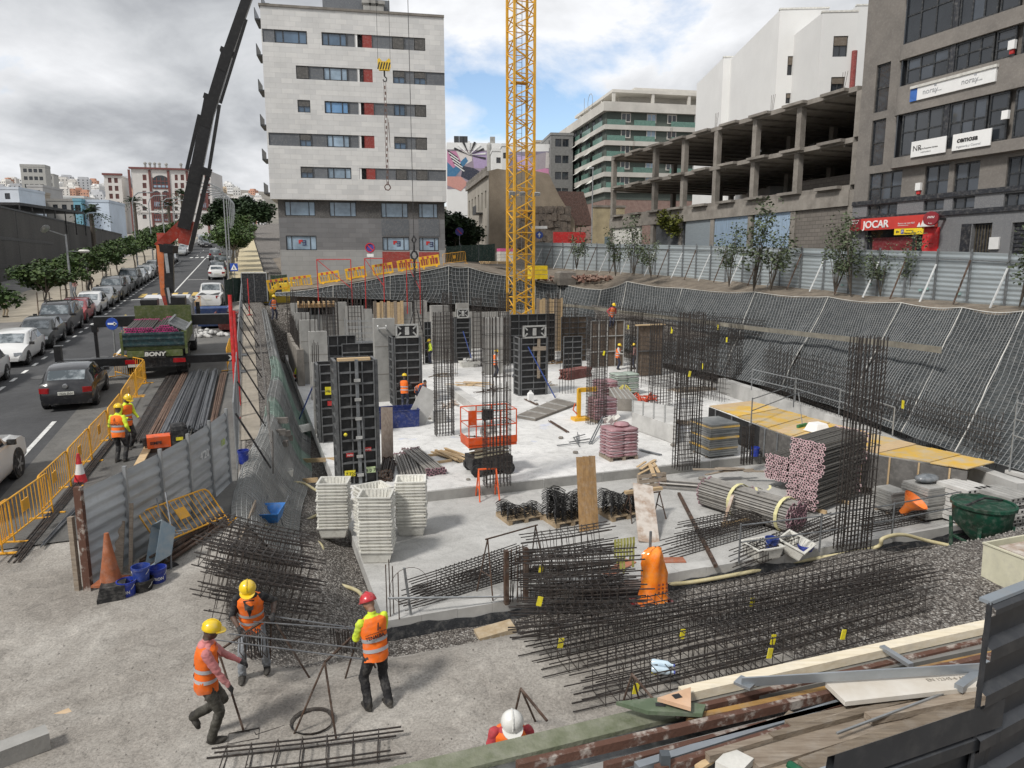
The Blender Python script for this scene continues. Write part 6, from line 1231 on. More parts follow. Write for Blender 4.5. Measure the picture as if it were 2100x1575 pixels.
def wall(p,q,z0,z1,th,lab,mat=conc):
 t=thing('concrete_wall',lab,'wall',p,math.atan2(q.y-p.y,q.x-p.x));L_=(q-p).length;t.location.z=0;n=max(2,int(L_/2.6))
 for i in range(n):boxpart('wall_panel',t,I4,(L_*i/n+.006,L_*(i+1)/n-.006,.012*(i%2),th,z0,z1-.05*(i%3)),mat)
 mb=MB();k=int(L_/.32)
 for i in range(k):x=(i+.3+rnd.random()*.4)*.32;h=rnd.uniform(.9,1.9);mb.bar((x,th*.5,z1-.2),(x+rnd.uniform(-.04,.04),th*.5,z1+h),.014)
 mb.build('starter_bars',rebar,t,stuff=True);return t
wall(S(1.2,43.6),S(24.0,43.6),ZU,2.55,.4,'long concrete wall with starter bars along the far end of the pit');wall(S(.05,40),S(.05,29),ZU,1.55,.4,'low concrete wall with starter bars along the left side of the pit',conc_d)
stl=M('form_steel',(.155,.16,.165),.5,.4,var=.3,scale=5);stl_l=M('form_steel_pale',(.40,.40,.385),.6,.2,var=.2,scale=5)
def panel(parent,T,w,h,nx,nz,sheet=ply_b,rib=stl,name='form_panel'):
 mb=MB();mb.T=T;mb.box(0,w,0,.02,0,h);o=mb.build(name,sheet,parent);mb=MB();mb.T=T
 for i in range(nx+1):x=w*i/nx;e=.035 if i in(0,nx)else .02;mb.box(max(0,x-e),min(w,x+e),-.10 if i in(0,nx)else-.07,-.002,0,h)
 for k in range(nz+1):z=h*k/nz;mb.box(.036,w-.036,-.085,-.002,max(0,z-.03),min(h,z+.03))
 mb.build('frame',rib,o);return o
def column_form(u0,u1,vt,vb,lab,d=.8,nx=2,nz=9,y=None,sheet=ply_b,rib=stl,rz=ANG,top=False,brace=None,wall_=False):
 um=(u0+u1)/2;c=at(um,vb,ZU)if y is None else aty(um,700,y);y=c.y;p,q=aty(u0,700,y),aty(u1,700,y);w=(q.x-p.x)/math.cos(rz)*(.96 if wall_ else .82);h=zat(vt,y)-ZU
 t=thing('wall_formwork' if wall_ else 'column_formwork',lab,'formwork',(p.x,p.y,ZU),rz,'formwork in the pit');panel(t,I4,w,h,nx,nz,sheet,rib)
 if wall_:return t,w,h
 panel(t,TL(w+.03,0,0)@Matrix.Rotation(R(90),4,'Z'),d,h,1,nz,sheet,rib);panel(t,TL(-.03,d,0)@Matrix.Rotation(R(-90),4,'Z'),d,h,1,nz,sheet,rib);panel(t,TL(w,d+.03,0)@Matrix.Rotation(R(180),4,'Z'),w,h,nx,nz,sheet,rib)
 if top:
  o=boxpart('top_panel',t,I4,(.08,w-.05,-.12,.1,h+.02,h+.62),ply_b);mb=MB()
  for x in(.06,w-.14):mb.box(x,x+.08,-.2,-.121,h,h+.64)
  mb.box(.06,w-.06,-.2,-.122,h-.02,h+.06);mb.box(.06,w-.06,-.2,-.122,h+.58,h+.66);mb.cbox((w/2,-.15,h+.32),(.2,.05,.4))
  for sx in(0,1):
   for sz in(0,1):mb.cbox((.22+sx*(w-.44),-.15,h+.14+sz*.38),(.3,.05,.07),ry=R(45 if sx!=sz else-45))
  mb.build('top_frame',stl_l,o)
 if brace:mb=MB();a,b_=brace;mb.bar((w*a[0],-.14,h*a[1]),(w*b_[0],b_[2],h*b_[1]),.035,6);mb.build('push_prop',M('prop_blue',(.025,.06,.24),.5,var=.3),t)
 return t,w,h
t,w,h=column_form(690,775,741,995,'tallest black column formwork at the front left of the slab with grey ribs and stickers',1.0,3,11)
for x in(.5,):mb=MB();mb.box(w*x-.05,w*x+.05,-.2,-.105,0,h+.05);mb.build('strongback',steel_d,t)
for k in range(6):mb=MB();mb.cbox((w*.5,-.23,.35+k*.62),(.2,.05,.09));mb.build('wedge_clamp',stl_l,t)
mb=MB();mb.bar((w*.66,-.18,h*.03),(w*.60,-.2,h*.55),.03,6);mb.build('tie_pipe',steel_d,t);boxpart('timber_batten',t,I4,(.0,w*.9,-.1,.12,h+.004,h+.09),wood_y)
for(x,z,c,tx)in((.07,.075,yel_tag,'7.720'),(.64,.09,M('pale_green_label',(.45,.55,.30),.6),'9 0 730'),(.13,.235,red,'INFO'),(.64,.27,red,'INFO')):
 o=boxpart('sticker',t,I4,(w*x,w*(x+.3)if z<.2 else w*(x+.2),-.125,-.112,h*z,h*z+(.20 if z<.2 else .13)),c);text(tx,.15 if z<.2 else .08,t,TL(w*x+.03,-.13,h*z+.03),ink if z<.2 else sign_w,.002)
mb=MB();mb.ell((w*.13,-.16,h*.42),.06,.06,.06);mb.build('yellow_cap',yel_tag,t)
t,w,h=column_form(652,695,748,908,'narrower black column formwork directly behind the tallest one',.9,1,9);o=boxpart('sticker',t,I4,(w*.25,w*.85,-.125,-.112,h*.62,h*.72),yel_tag);text('MB-5.730',.13,t,TL(w*.27,-.13,h*.65),ink,.002);boxpart('sticker',t,I4,(w*.35,w*.75,-.125,-.112,h*.48,h*.54),red)
column_form(635,726,690,800,'wide black wall formwork above the tall black column form',nx=5,nz=6,y=38,wall_=True)
column_form(808,868,692,833,'black column formwork hanging from the chain, brown patch in the middle',.9,2,9,top=True);column_form(935,968,652,744,'far black column formwork with a blue prop',.7,1,9,top=True,brace=((.5,.7),(.9,0,-1.3)))
column_form(1045,1143,645,742,'wide dark wall formwork at the foot of the crane mast',nx=5,nz=7,y=51,wall_=True);t,w,h=column_form(1068,1132,693,812,'black column formwork with a blue prop before the crane mast',.8,2,9,top=True,brace=((.25,.85),(1.05,0,-1.2)))
boxpart('timber_cross',t,I4,(w*.62,w*.72,-.2,-.11,h*.3,h*.98),wood);boxpart('timber_cross',t,I4,(w*.42,w*.95,-.21,-.201,h*.78,h*.85),wood)
t,w,h=column_form(1150,1206,650,744,'brown wall formwork panels right of the crane',nx=3,nz=8,y=52,wall_=True,sheet=ply_brown);column_form(1210,1286,658,700,'pale framed wall formwork over the orange worker',nx=4,nz=3,y=49,wall_=True,rib=stl_l,sheet=ply_brown)
t,w,h=column_form(1306,1366,668,775,'dark board formwork against the netted slope',nx=2,nz=2,y=45,wall_=True,sheet=ply_brown);boxpart('top_board',t,I4,(-.05,w+.05,-.2,.2,h,h+.06),wood_y)
t=thing('timber_formwork','timber formed opening with pale joists in the far left corner of the pit','formwork',aty(614,700,55),ANG);t.location.z=ZU;zz=zat(622,55)-ZU
boxpart('soffit',t,I4,(0,2.9,0,1.2,zz-.35,zz-.1),wood_b);boxpart('dark_side',t,I4,(0,.5,0,.1,0,zz-.36),ply_b);boxpart('dark_back',t,I4,(.5,2.9,.9,1.0,0,zz-.36),ply_b)
for i in range(8):boxpart('joist',t,I4,(.05+i*.38,.14+i*.38,-.12,1.2,zz-.098,zz+.1),wood_y)
for x in(.9,1.5,2.1,2.6):boxpart('post',t,I4,(x,x+.09,.1,.2,0,zz-.36),steel_d)
for i,(u0,u1,vt,y)in enumerate(((768,832,618,55),(1100,1146,612,58))):
 t=thing('timber_formwork','upright board formwork at the far wall, %s'%('left of the hanging chain' if not i else 'right of the crane mast'),'formwork',aty(u0,700,y),ANG);t.location.z=ZU;hh=zat(vt,y)-ZU
 for k in range(9):boxpart('board',t,I4,(k*.26,k*.26+.24,.01*(k%3),.06,0,hh-.1*(k%2)),wood_y if k%3 else wood)
def ladder(p,q,w,lab,mat=None,n=11,name='ladder'):
 t=thing(name,lab,'ladder',p);d=q-p;sx=E1*w/2;mb=MB()
 for s in(-1,1):mb=MB();mb.beam(sx*s,d+sx*s,.05,.07);mb.build('rail',mat or white,t)
 for k in range(n):m=d*((k+.6)/n);mb=MB();mb.bar(m-sx,m+sx,.02,5);mb.build('rung',mat or white,t)
 return t
ladder(U_(798,778)-E1*.1,aty(783,668,36.2),.42,'white ladder leaning on the broad concrete column')
t=thing('scaffold','grey tube scaffold tower beside the white ladder','scaffold',aty(712,700,46),ANG);t.location.z=ZU;mb=MB()
for x in(0,.9,1.8):
 for y in(0,.9):mb.bar((x,y,0),(x,y,3.6),.025)
mb.build('standard',steel,t);mb=MB()
for k in range(9):
 for y in(0,.9):mb.bar((0,y,.4*k+.2),(1.8,y,.4*k+.2),.02)
mb.build('ledger',steel,t);boxpart('platform',t,I4,(0,1.8,0,.9,2.0,2.05),steel_d)
#reinforcement
def cage_col(u0,u1,vt,vb,z0,lab,n=6,sp=.19,dense=None,tags=()):
 um=(u0+u1)/2;c=at(um,vb,z0);w=(aty(u1,700,c.y).x-aty(u0,700,c.y).x)*.80;d=w*.55;h=zat(vt,c.y)-z0
 t=thing('column_cage',lab,'rebar cage',c,ANG,'standing column cages');bm=MB().bar((0,0,0),(0,0,h),.0155).mesh('bar',rebar);hw,hd=w/2,d/2
 sm_=MB();sm_.tube([(-hw,-hd,0),(hw,-hd,0),(hw,hd,0),(-hw,hd,0)],.0105,4,closed=True);sm_=sm_.mesh('stirrup',rebar)
 for i in range(n):
  x=-hw+.02+(w-.04)*i/(n-1)
  for y in((-hd+.02,hd-.02)):put('bar',bm,t,(x+rnd.uniform(-.008,.008),y,0),(rnd.uniform(-.006,.006),rnd.uniform(-.006,.006),0))
 for s in(-1,1):
  for j in range(1,3):put('bar',bm,t,(s*(hw-.02),-hd+d*j/3,0))
 z=.15
 while z<h*.97:put('stirrup',sm_,t,(0,0,z+rnd.uniform(-.02,.02)),(rnd.uniform(-.03,.03),rnd.uniform(-.03,.03),0));z+=sp*(1 if dense is None or z<dense else 2.6)
 for zt in tags:mb=MB();mb.cbox((hw*rnd.uniform(-.6,.8),-hd-.02,zt),(.08,.02,.2),ry=.2);mb.build('yellow_tag',yel_tag,t)
 return t
cage_col(887,936,640,892,ZU,'tall rebar column cage between the black formwork and the scissor lift',7,.16);cage_col(985,1053,650,995,ZU,'tall rebar column cage in front of the orange scissor lift',8,.17,2.6);cage_col(1198,1246,648,868,ZU,'rebar column cage beside the purple sack pallets',7,.15,3.6,(3.2,));cage_col(1326,1381,655,842,ZU,'rebar column cage behind the grey beam forms',7,.16,3.2,(3.9,));cage_col(1374,1439,640,960,ZU,'rebar column cage before the grey board stack',8,.15,3.4,(3.4,));cage_col(1703,1790,690,1127,ZL,'rebar column cage at the slab edge by the pink ended props',8,.12,1.5);cage_col(1516,1546,874,952,ZU,'short rebar cage at the end of the yellow walkway',4,.3);cage_col(1000,1032,800,860,ZU,'short starter cage left of the mast formwork',4,.3)if 0 else None
def wall_mat(p,q,h,sp,lab,lean=0.0,tags=0):
 t=thing('wall_reinforcement',lab,'rebar mat',p,math.atan2(q.y-p.y,q.x-p.x),'rebar mats before the netted slope');L_=V((q.x-p.x,q.y-p.y,0)).length;mb=MB()
 for layer in(0,.22):
  for i in range(int(L_/sp)):x=i*sp+.03*math.sin(i*3);mb.tube([(x,layer,0),(x,layer+lean,h+rnd.uniform(-.3,.25))],.011,3,caps=False)
  for k in range(int(h/.26)):z=.2+k*.26;mb.tube([(0,layer+lean*z/h-.02,z),(L_,layer+lean*z/h-.02,z+.03*math.sin(k))],.010,3,caps=False)
 mb.build('bars',rebar,t,stuff=True)
 for i in range(tags):mb=MB();mb.cbox((L_*rnd.random(),-.05,h*rnd.uniform(.4,.9)),(.12,.02,.3));mb.build('yellow_tag',yel_tag,t)
wall_mat(U_(1240,735),U_(1400,765),4.1,.17,'rebar wall mat behind the orange worker, left piece',.1,2);wall_mat(U_(1400,765),U_(1560,797),4.0,.16,'rebar wall mat before the netting, middle piece',.1,2);wall_mat(at(1560,800,.2),at(1760,868,.2),2.3,.16,'low rebar mat on the kerb behind the yellow walkway',.05);wall_mat(at(1760,868,.2),at(2040,965,.2),1.7,.18,'low rebar mat on the kerb at the right of the walkway',.05,1);wall_mat(U_(1310,785),U_(1490,828),2.9,.2,'rebar wall mat standing free before the left end of the walkway',.05,1);wall_mat(U_(1155,735),U_(1240,735),3.4,.3,'rebar wall mat behind the brown formwork panels',.1)
t=thing('wall_kerb','pale concrete kerb at the foot of the netted slope','kerb',(0,0,0));ks=[at(u,v,.2)for u,v in((1480,775),(1560,800),(1700,847),(1850,903),(2100,990))]
for i in range(4):mb=MB();mb.beam(ks[i]+V((0,0,-.5)),ks[i+1]+V((0,0,-.5)),.45,.98);mb.build('kerb_piece',conc_l,t)
t=thing('edge_beam','long brown strap running across the netted slope','strap',(0,0,0));mb=MB();pts=[aty(*q)for q in((1100,620,62.5),(1200,630,60),(1286,641,55),(1400,655,48),(1550,674,40.5),(1700,691,34),(1850,708,28.8),(1930,718,26.3))]
for i in range(7):mb.beam(pts[i],pts[i+1],.05,.24)
mb.build('band',M('olive_band',(.20,.185,.15),.85,var=.3,scale=2),t)
def cage_beam(p,q,w,h,lab,sp=.16,over=.35,group=None,nb=3,name='beam_cage',r=.011,tags=()):
 d=q-p;L_=d.length;rz=math.atan2(d.y,d.x);t=thing(name,lab,'rebar cage',p,0,group,rot=(0,-math.atan2(d.z,V((d.x,d.y,0)).length),rz))
 bm=MB().tube([(-over,0,0),(L_*.5,0,-.015),(L_+over*.6,0,.01)],r*1.15,4).mesh('bar',rebar);sm_=MB().tube([(0,-w/2,0),(0,w/2,0),(0,w/2,h),(0,-w/2,h)],r*.85,4,closed=True).mesh('stirrup',rebar)
 for z in(.015,h-.015):
  for i in range(nb):put('bar',bm,t,(rnd.uniform(-.15,.15),-w/2+.015+(w-.03)*i/(nb-1),z))
 for z in(h*.5,):
  for s in(-1,1):put('bar',bm,t,(rnd.uniform(-.1,.1),s*(w/2-.015),z))
 n=int(L_/sp)
 for i in range(n):put('stirrup',sm_,t,((i+.5)*sp,0,0),(rnd.uniform(-.05,.05),rnd.uniform(-.06,.06),rnd.uniform(-.05,.05)))
 for x in tags:mb=MB();mb.cbox((L_*x,-w/2-.02,h*.5),(.09,.015,.17),ry=.2);mb.build('yellow_tag',yel_tag,t)
 return t
LC=[(x,y)for y in('bottom','middle','top')for x in('outermost','central','inner')]
for i in range(8):
 p=gnd(428+(i%3)*12,1268-(i%3)*48)+V((0,0,.02+.56*(i//3)))+E1*(-.1 if i>2 else 0);q=p+V((1.8,.35-.12*(i//3),-.5))
 cage_beam(p,q,.52,.5,'rusty cage in the pile left of the white pans, %s one of the %s layer'%LC[i],.15,.02,'cages piled beside the gravel strip',4,'rebar_cage',.0105)
for i in range(9):
 p=(at(1100,1215,ZL)if i%3==2 else gnd(1092+(i%3)*16,1300-(i%3)*44))+V((0,0,.46*(i//3)+(.0 if i%3==2 else .08)));q=p+V((1.9-.15*(i//3),.25-.5*(i%2)*.3,-.05+.1*(i%3)))
 cage_beam(p,q,.55,.44,'cage in the tangled pile left of the orange bag, %s'%('front one at the bottom','middle one at the bottom','back one at the bottom','front one of the second layer','middle one of the second layer','back one of the second layer','front one of the third layer','middle one of the third layer','back one of the third layer')[i],.15,.3,'cages piled at the slab front edge',4,'rebar_cage',.0115,(.05,)if i in(3,5)else())
for i,(u0,v0,u1,v1,z,w,h,l,tg)in enumerate(((1110,1340,1860,1178,.03,.5,.5,'farthest of the long cages, beside the orange bag',(.03,.5)),(1145,1372,1840,1205,.05,.45,.42,'second of the long cages from the orange bag',(.3,)),(1090,1350,1900,1225,.38,.3,.2,'flat cage lying on top in the middle of the long cages',()),(1250,1404,1880,1245,.04,.5,.45,'third of the long cages, with yellow tags',(.1,.45)),(1215,1438,1560,1358,.03,.42,.36,'shorter wide meshed cage nearest the ledge',(.2,)),(1430,1385,1800,1290,.05,.6,.5,'wide meshed cage before the ledge, right one',(.3,.7)))):
 cage_beam(gnd(u0,v0,z),gnd(u1,v1,z),w,h,'long beam cage, '+l,.17 if i<4 else .22,.3,'long beam cages on the gravel',3,'beam_cage',.0088,tg)
for i,(u0,v0,u1,v1,z)in enumerate(((890,1225,1040,1180,ZL),(905,1200,1050,1150,ZL+.28))):cage_beam(at(u0,v0,z),at(u1,v1,z),.5,.28,'cage lying on the slab left of the starter bars, %s'%('lower one' if not i else 'upper one'),.12,.7,'cages on the lower slab',5)
for i,(u0,v0,u1,v1,z)in enumerate(((1400,1130,1600,1072,ZL),(1430,1095,1640,1050,ZL+.1),(1540,1150,1705,1085,ZL),(1800,1080,1965,1050,ZL))):cage_beam(at(u0,v0,z),at(u1,v1,z),.55,.34,'cage lying on the lower slab, %s'%('left of the paired trays','behind the paired trays, under the strapped pipes','between the rail posts by the trays','right of the tall slab edge cage')[i],.13,.6,'cages on the lower slab',5)
cage_beam(at(430,1580,.02),at(815,1535,.02),.5,.16,'flat rebar ladder cage at the bottom edge of the picture',.33,.05,nb=2)
t=thing('starter_bars','cluster of upright rusty bars and profiles at the slab edge left of the cage pile','rebar',at(1062,1232,ZL),ANG)
for i in range(13):mb=MB();x=-.28+i*.05;mb.bar((x,rnd.uniform(-.15,.15),0),(x+rnd.uniform(-.02,.02),rnd.uniform(-.15,.15),rnd.uniform(.95,1.35)),.011);mb.build('bar',rust if i%3 else rebar,t)
for x in(-.34,.12):boxpart('profile',t,I4,(x,x+.09,-.12,.0,0,1.25),rust)
t=thing('starter_bars','five thin upright bars at the front left slab corner','rebar',at(815,1268,ZL),ANG)
for x,y,h in((-.2,.1,1.2),(-.13,.1,1.3),(-.04,.2,1.1),(.03,-.05,1.05)):mb=MB();mb.bar((x,y,0),(x,y,h),.014);mb.build('bar',rust,t)
t=thing('rail_post','grey rail post with a long pipe leaning across at the front left slab corner','pipe',at(843,1262,ZL),ANG);mb=MB();mb.bar((0,0,0),(-.12,0,1.1),.028,6);mb.build('post',steel,t);mb=MB();mb.bar((-.5,-.1,.52),(2.3,-.12,.1),.025,6);mb.build('pipe',steel,t)
t=thing('wire_loop','thin wire loop standing behind the corner bars','wire',at(840,1240,ZL),ANG);mb=MB();mb.tube([(.42*math.cos(k*.26),0,.45+.42*math.sin(k*.26))for k in range(24)],.006,4,closed=True);mb.build('loop',rust,t)
#guard rails
def rail(pts,lab,h=1.05,zr_=(1.0,.55),mat=steel_d,name='guard_rail',lean=0.0):
 o=pts[0];t=thing(name,lab,'guard rail',o)
 for p in pts:mb=MB();mb.bar(p-o,p-o+V((lean,0,h)),.024,6);mb.build('post',mat,t)
 for z in zr_:
  for i in range(len(pts)-1):mb=MB();mb.bar(pts[i]-o+V((0,0,z)),pts[i+1]-o+V((0,0,z+rnd.uniform(-.05,.05))),.02,5);mb.build('rail_tube',mat,t)
 return t
rail([at(1515,1155,ZL),at(1680,1132,ZL),at(1828,1105,ZL),at(1990,1072,ZL)],'grey tube guard rail along the right part of the slab edge');rail([at(u,v,.5)for u,v in((1540,872),(1627,835),(1722,812))],'tube rail at the left end of the yellow walkway');rail([at(u,v,.5)for u,v in((1541,800),(1630,822),(1720,850),(1830,895))],'tube rail along the slope side of the yellow walkway',mat=steel);rail([at(2070,965,.3),at(2160,1000,.3)],'tube rail posts at the right edge below the net',2.2,(2.1,1.6,1.1),steel)
pth=[S(-1.95,b_)for b_ in(6.5,10,14,18.5,24,30)];rail([V((p.x,p.y,zr(p.y)))for p in pth],'makeshift tube rail between the footpath and the netted bank',1.25,(.9,.45),M('rusty_grey_tube',(.16,.15,.14),.7,.3,var=.4,scale=6),lean=.05)
for i,(p,q)in enumerate(((at(492,1125,.15),at(525,1040,.3)),(at(496,1055,.2),at(516,990,.4)))):t=thing('plank','edge board on the ground beside the footpath rail, %s'%('near one' if not i else 'far one'),'plank',p,0,'edge boards');mb=MB();mb.beam((0,0,.1),q-p+V((0,0,.1)),.04,.2);mb.build('board',wood,t)
#yellow walkway on its forms
t=thing('walkway','yellow board walkway on dark forms along the right side of the pit','walkway',(0,0,0));top=.5;Lf=[at(u,v,top)for u,v in((1455,832),(1560,872),(1640,902),(1800,930),(1985,962))];Rt=[at(u,v,top)for u,v in((1540,822),(1640,850),(1720,872),(1880,912),(2040,948))]
for i in range(4):
 for k in range(5):
  a,b_,c,d=Lf[i].lerp(Lf[i+1],k/5),Lf[i].lerp(Lf[i+1],(k+.97)/5),Rt[i].lerp(Rt[i+1],(k+.97)/5),Rt[i].lerp(Rt[i+1],k/5);mb=MB();dz=.012*((i*5+k)%3);mb.slabp([(a.x,a.y),(b_.x,b_.y),(c.x,c.y),(d.x,d.y)],top-.03+dz,top+dz);mb.build('deck_board',deck_y if(i*5+k)%7 else wood_y,t)
 mb=MB();mb.beam(Lf[i]+V((0,0,-.62)),Lf[i+1]+V((0,0,-.62)),.06,1.1);mb.build('form_wall',ply_b if i==0 else M('grey_form_wall',(.11,.105,.10),.8,var=.3,scale=2),t)
 for k in range(3):p=Lf[i].lerp(Lf[i+1],(k+.5)/3)-E1*.07;mb=MB();mb.bar(V((p.x,p.y,ZU)),V((p.x,p.y,top-.05)),.03,5);mb.build('form_tie',wood_y if i>1 else steel_d,t)
for i,(u,v,w_,d_,h_)in enumerate(((1676,884,.62,.62,.3),)):
 p=at(u,v,top+.03);t=thing('white_pan','white pan lying upside down on the yellow walkway','pan',p,ANG);mb=MB();mb.loft([[(-w_/2*s,-d_/2*s,z),(w_/2*s,-d_/2*s,z),(w_/2*s,d_/2*s,z),(-w_/2*s,d_/2*s,z)]for s,z in((1.08,0),(1.08,.03),(1,.032),(.74,h_-.03),(.68,h_))]);mb.build('tub',white,t)
t=thing('broom','green broom head on the yellow walkway','broom',at(1645,875,top+.03),ANG+.3);boxpart('head',t,I4,(-.3,.3,-.05,.05,0,.1),M('broom_green',(.03,.16,.05),.7));mb=MB();mb.bar((0,0,.08),(.1,.3,1.25),.015,5);mb.build('handle',steel,t)
#tower crane and hooks
crane_y=M('crane_yellow',(.62,.33,.018),.5,var=.15,scale=2)
MC=aty(1067,640,53.5);t=thing('tower_crane','yellow lattice tower crane mast with a ladder inside, rising out of the picture','crane',(MC.x,MC.y,ZU),ANG);hw=.75
def section(z0,n=3,bh=1.55):
 mb=MB()
 for sx in(-1,1):
  for sy in(-1,1):mb.beam((sx*hw,sy*hw,z0),(sx*hw,sy*hw,z0+n*bh),.16,.16)
 for k in range(n):
  a,b_=z0+k*bh,z0+(k+1)*bh;m=(a+b_)/2
  for(x0,y0),(x1,y1)in(((-1,-1),(1,-1)),((1,-1),(1,1)),((1,1),(-1,1)),((-1,1),(-1,-1))):
   mb.bar((x0*hw,y0*hw,a),(x1*hw,y1*hw,m),.045,5);mb.bar((x1*hw,y1*hw,m),(x0*hw,y0*hw,b_),.045,5);mb.bar((x0*hw,y0*hw,b_),(x1*hw,y1*hw,b_),.035,5)
 return mb
for k in range(9):section(k*4.65).build('mast_section',crane_y,t)
mb=MB()
for x in(-.2,.2):mb.bar((x,.3,0),(x,.3,42),.022,4)
for k in range(130):mb.bar((-.2,.3,.32*k),(.2,.3,.32*k),.013,4)
mb.build('ladder',steel_d,t)
for z in(10.4,19.7):boxpart('rest_platform',t,I4,(-.6,.6,-.1,.6,z,z+.06),crane_y)
for sx,sy in((-1,-1),(1,-1),(-.2,-1)):mb=MB();mb.cbox((sx*.95,sy*.85,zat(398,53)-ZU),(.42,.2,.24),rx=.4);mb.build('floodlight',steel,t)
hk=aty(788,140,50);J=V((hk.x-MC.x,hk.y-MC.y,0));J=Matrix.Rotation(-ANG,3,'Z')@J;mb=MB();Jn=J.normalized()*30;sd=V((-Jn.y,Jn.x,0)).normalized()*.6;zt=42.5
for o in(sd,-sd):mb.beam(V((0,0,zt))+o,Jn+V((0,0,zt))+o,.12,.12)
mb.beam((0,0,zt+1.2),Jn+V((0,0,zt+.8)),.12,.12)
for k in range(20):a=Jn*(k/20);b_=Jn*((k+.5)/20);c=Jn*((k+1)/20);mb.bar(a+sd+V((0,0,zt)),b_+V((0,0,zt+1.1)),.04);mb.bar(b_+V((0,0,zt+1.1)),c+sd+V((0,0,zt)),.04);mb.bar(a-sd+V((0,0,zt)),b_+V((0,0,zt+1.1)),.04)
mb.build('jib',crane_y,t)
def hook_block(c,lab,ztop):
 t=thing('hook_block',lab,'crane hook',c,R(8));mb=MB();mb.prism([(-.42,.52),(-.42,.1),(-.34,-.15),(.34,-.15),(.42,.1),(.42,.52),(.3,.6),(.12,.4),(-.12,.4),(-.3,.6)],-.12,.12);b_=mb.build('block',M('hook_yellow',(.70,.46,.03),.5),t);mb=MB()
 for k in range(5):x=-.36+k*.17;mb.prism([(x-.1,-.1),(x-.02,-.1),(x+.1,.34),(x+.02,.34)],-.128,-.121)
 mb.build('black_stripe',ink,b_);mb=MB()
 for x in(-.4,.4):mb.bar((x,0,.45),(x,0,ztop-c.z),.016,4)
 mb.build('cable',iron,t);mb=MB();mb.bar((0,0,-.16),(0,0,-.5),.06,6);mb.tube([(0,0,-.5),(.14,0,-.62),(.12,0,-.8),(-.05,0,-.82),(-.1,0,-.7)],.04,6);mb.build('hook',iron,t);return t
t=hook_block(hk,'yellow and black striped hook block hanging before the white block',42.4);mb=MB();ch=M('chain_rust',(.13,.075,.06),.7,.3)
for x in(-.05,.07):mb.tube([(x,0,-.8),(x*1.4,0,-3.2),(x,0,-7.4)],.02,4)
for k in range(18):mb.cbox((.03*(k%2),0,-1.2-k*.36),(.07,.04,.2))
mb.build('chain',ch,t);mb=MB();mb.tube([(.16,0,-3.2),(.24,0,-5),(.2,0,-3.4)],.02,4);mb.tube([(.2*math.cos(k),0,-7.6+.2*math.sin(k))for k in range(7)],.04,5,closed=True);mb.build('ring',ch,t)
c=aty(849,500,35.6);t=thing('lifting_chain','long thin crane cable with hook and chain sling holding the black column formwork','chain',c);mb=MB();mb.bar((0,0,.3),(-.1,0,34),.018,4);mb.build('cable',iron,t);mb=MB();mb.tube([(0,0,.4),(.1,0,.2),(0,0,0),(-.1,0,.2)],.05,6,closed=True);mb.tube([(.16*math.cos(k),0,-.55+.2*math.sin(k))for k in range(7)],.05,6,closed=True);mb.bar((0,0,0),(0,0,-.35),.05,6);mb.build('hook',iron,t);mb=MB();zb_=zat(690,35.6)-c.z
for x in(-.45,.4):mb.tube([(0,0,-.75),(x*.15,0,zb_*.7),(x,0,zb_)],.03,4)
for k in range(9):mb.cbox((0,0,-.8-k*.22),(.12,.08,.16))
mb.build('sling',iron,t)
#stacked goods and small plant on the slabs
def pan_mesh():
 mb=MB();W_,D_=.82,.74
 def rr(s,z):return[(-W_/2*s,-D_/2*s,z),(W_/2*s,-D_/2*s,z),(W_/2*s,D_/2*s,z),(-W_/2*s,D_/2*s,z)]
 mb.loft([rr(.74,0),rr(.80,.04),rr(.94,.30),rr(.95,.305),rr(1.03,.31),rr(1.03,.345),rr(.90,.345),rr(.72,.06)])
 for s in(-1,1):
  for k in range(8):x=-.33+k*.094;mb.beam((x*.86,s*D_*.36,.07),(x,s*D_*.445,.33),.03,.03)
  for k in range(7):y=-.28+k*.094;mb.beam((s*W_*.36,y*.86,.07),(s*W_*.445,y,.33),.03,.03)
 return mb.mesh('white_pan',M('pan_plastic',(.66,.65,.60),.6,col2=(.50,.48,.43),scale=7,thr=(.5,.75),bump=.4,bscale=40))
PAN=pan_mesh()
ORDL=['topmost','second','third','fourth','fifth','sixth','seventh','eighth','ninth','tenth','eleventh','twelfth','thirteenth','fourteenth','fifteenth','sixteenth','seventeenth','eighteenth','nineteenth','twentieth']
for(u,v,z,n,lab,rz)in((688,1096,-.98,15,'left stack beside the gravel',ANG-.25),(775,1146,ZL,17,'front stack at the slab corner',ANG-.30),(768,1112,ZL,15,'half hidden stack behind the front one',ANG+.30),(845,1092,ZL,15,'right hand stack',ANG-.28)):
 p=at(u,v,z)
 for k in range(n):o=put('white_pan',PAN,None,(p.x+rnd.uniform(-.015,.015),p.y+rnd.uniform(-.015,.015),z+k*.088),(rnd.uniform(-.02,.02),rnd.uniform(-.02,.02),rz+rnd.uniform(-.04,.04)),(1,1,1));tag(o,'white plastic pan in the %s, %s from the top'%(lab,ORDL[n-1-k])if n-1-k else 'topmost open white plastic pan of the '+lab,'pan','white pans in the '+lab)
def pallet(t,w=1.1,d=.9,mat=None):
 mat=mat or wood
 for k in range(6):boxpart('slat',t,I4,(-w/2,w/2,-d/2+k*d/6+.02,-d/2+(k+1)*d/6-.02,.115,.14),mat)
 for x in(-w/2,-.06,w/2-.12):boxpart('bearer',t,I4,(x,x+.12,-d/2+.021,d/2-.021,0,.113),mat)
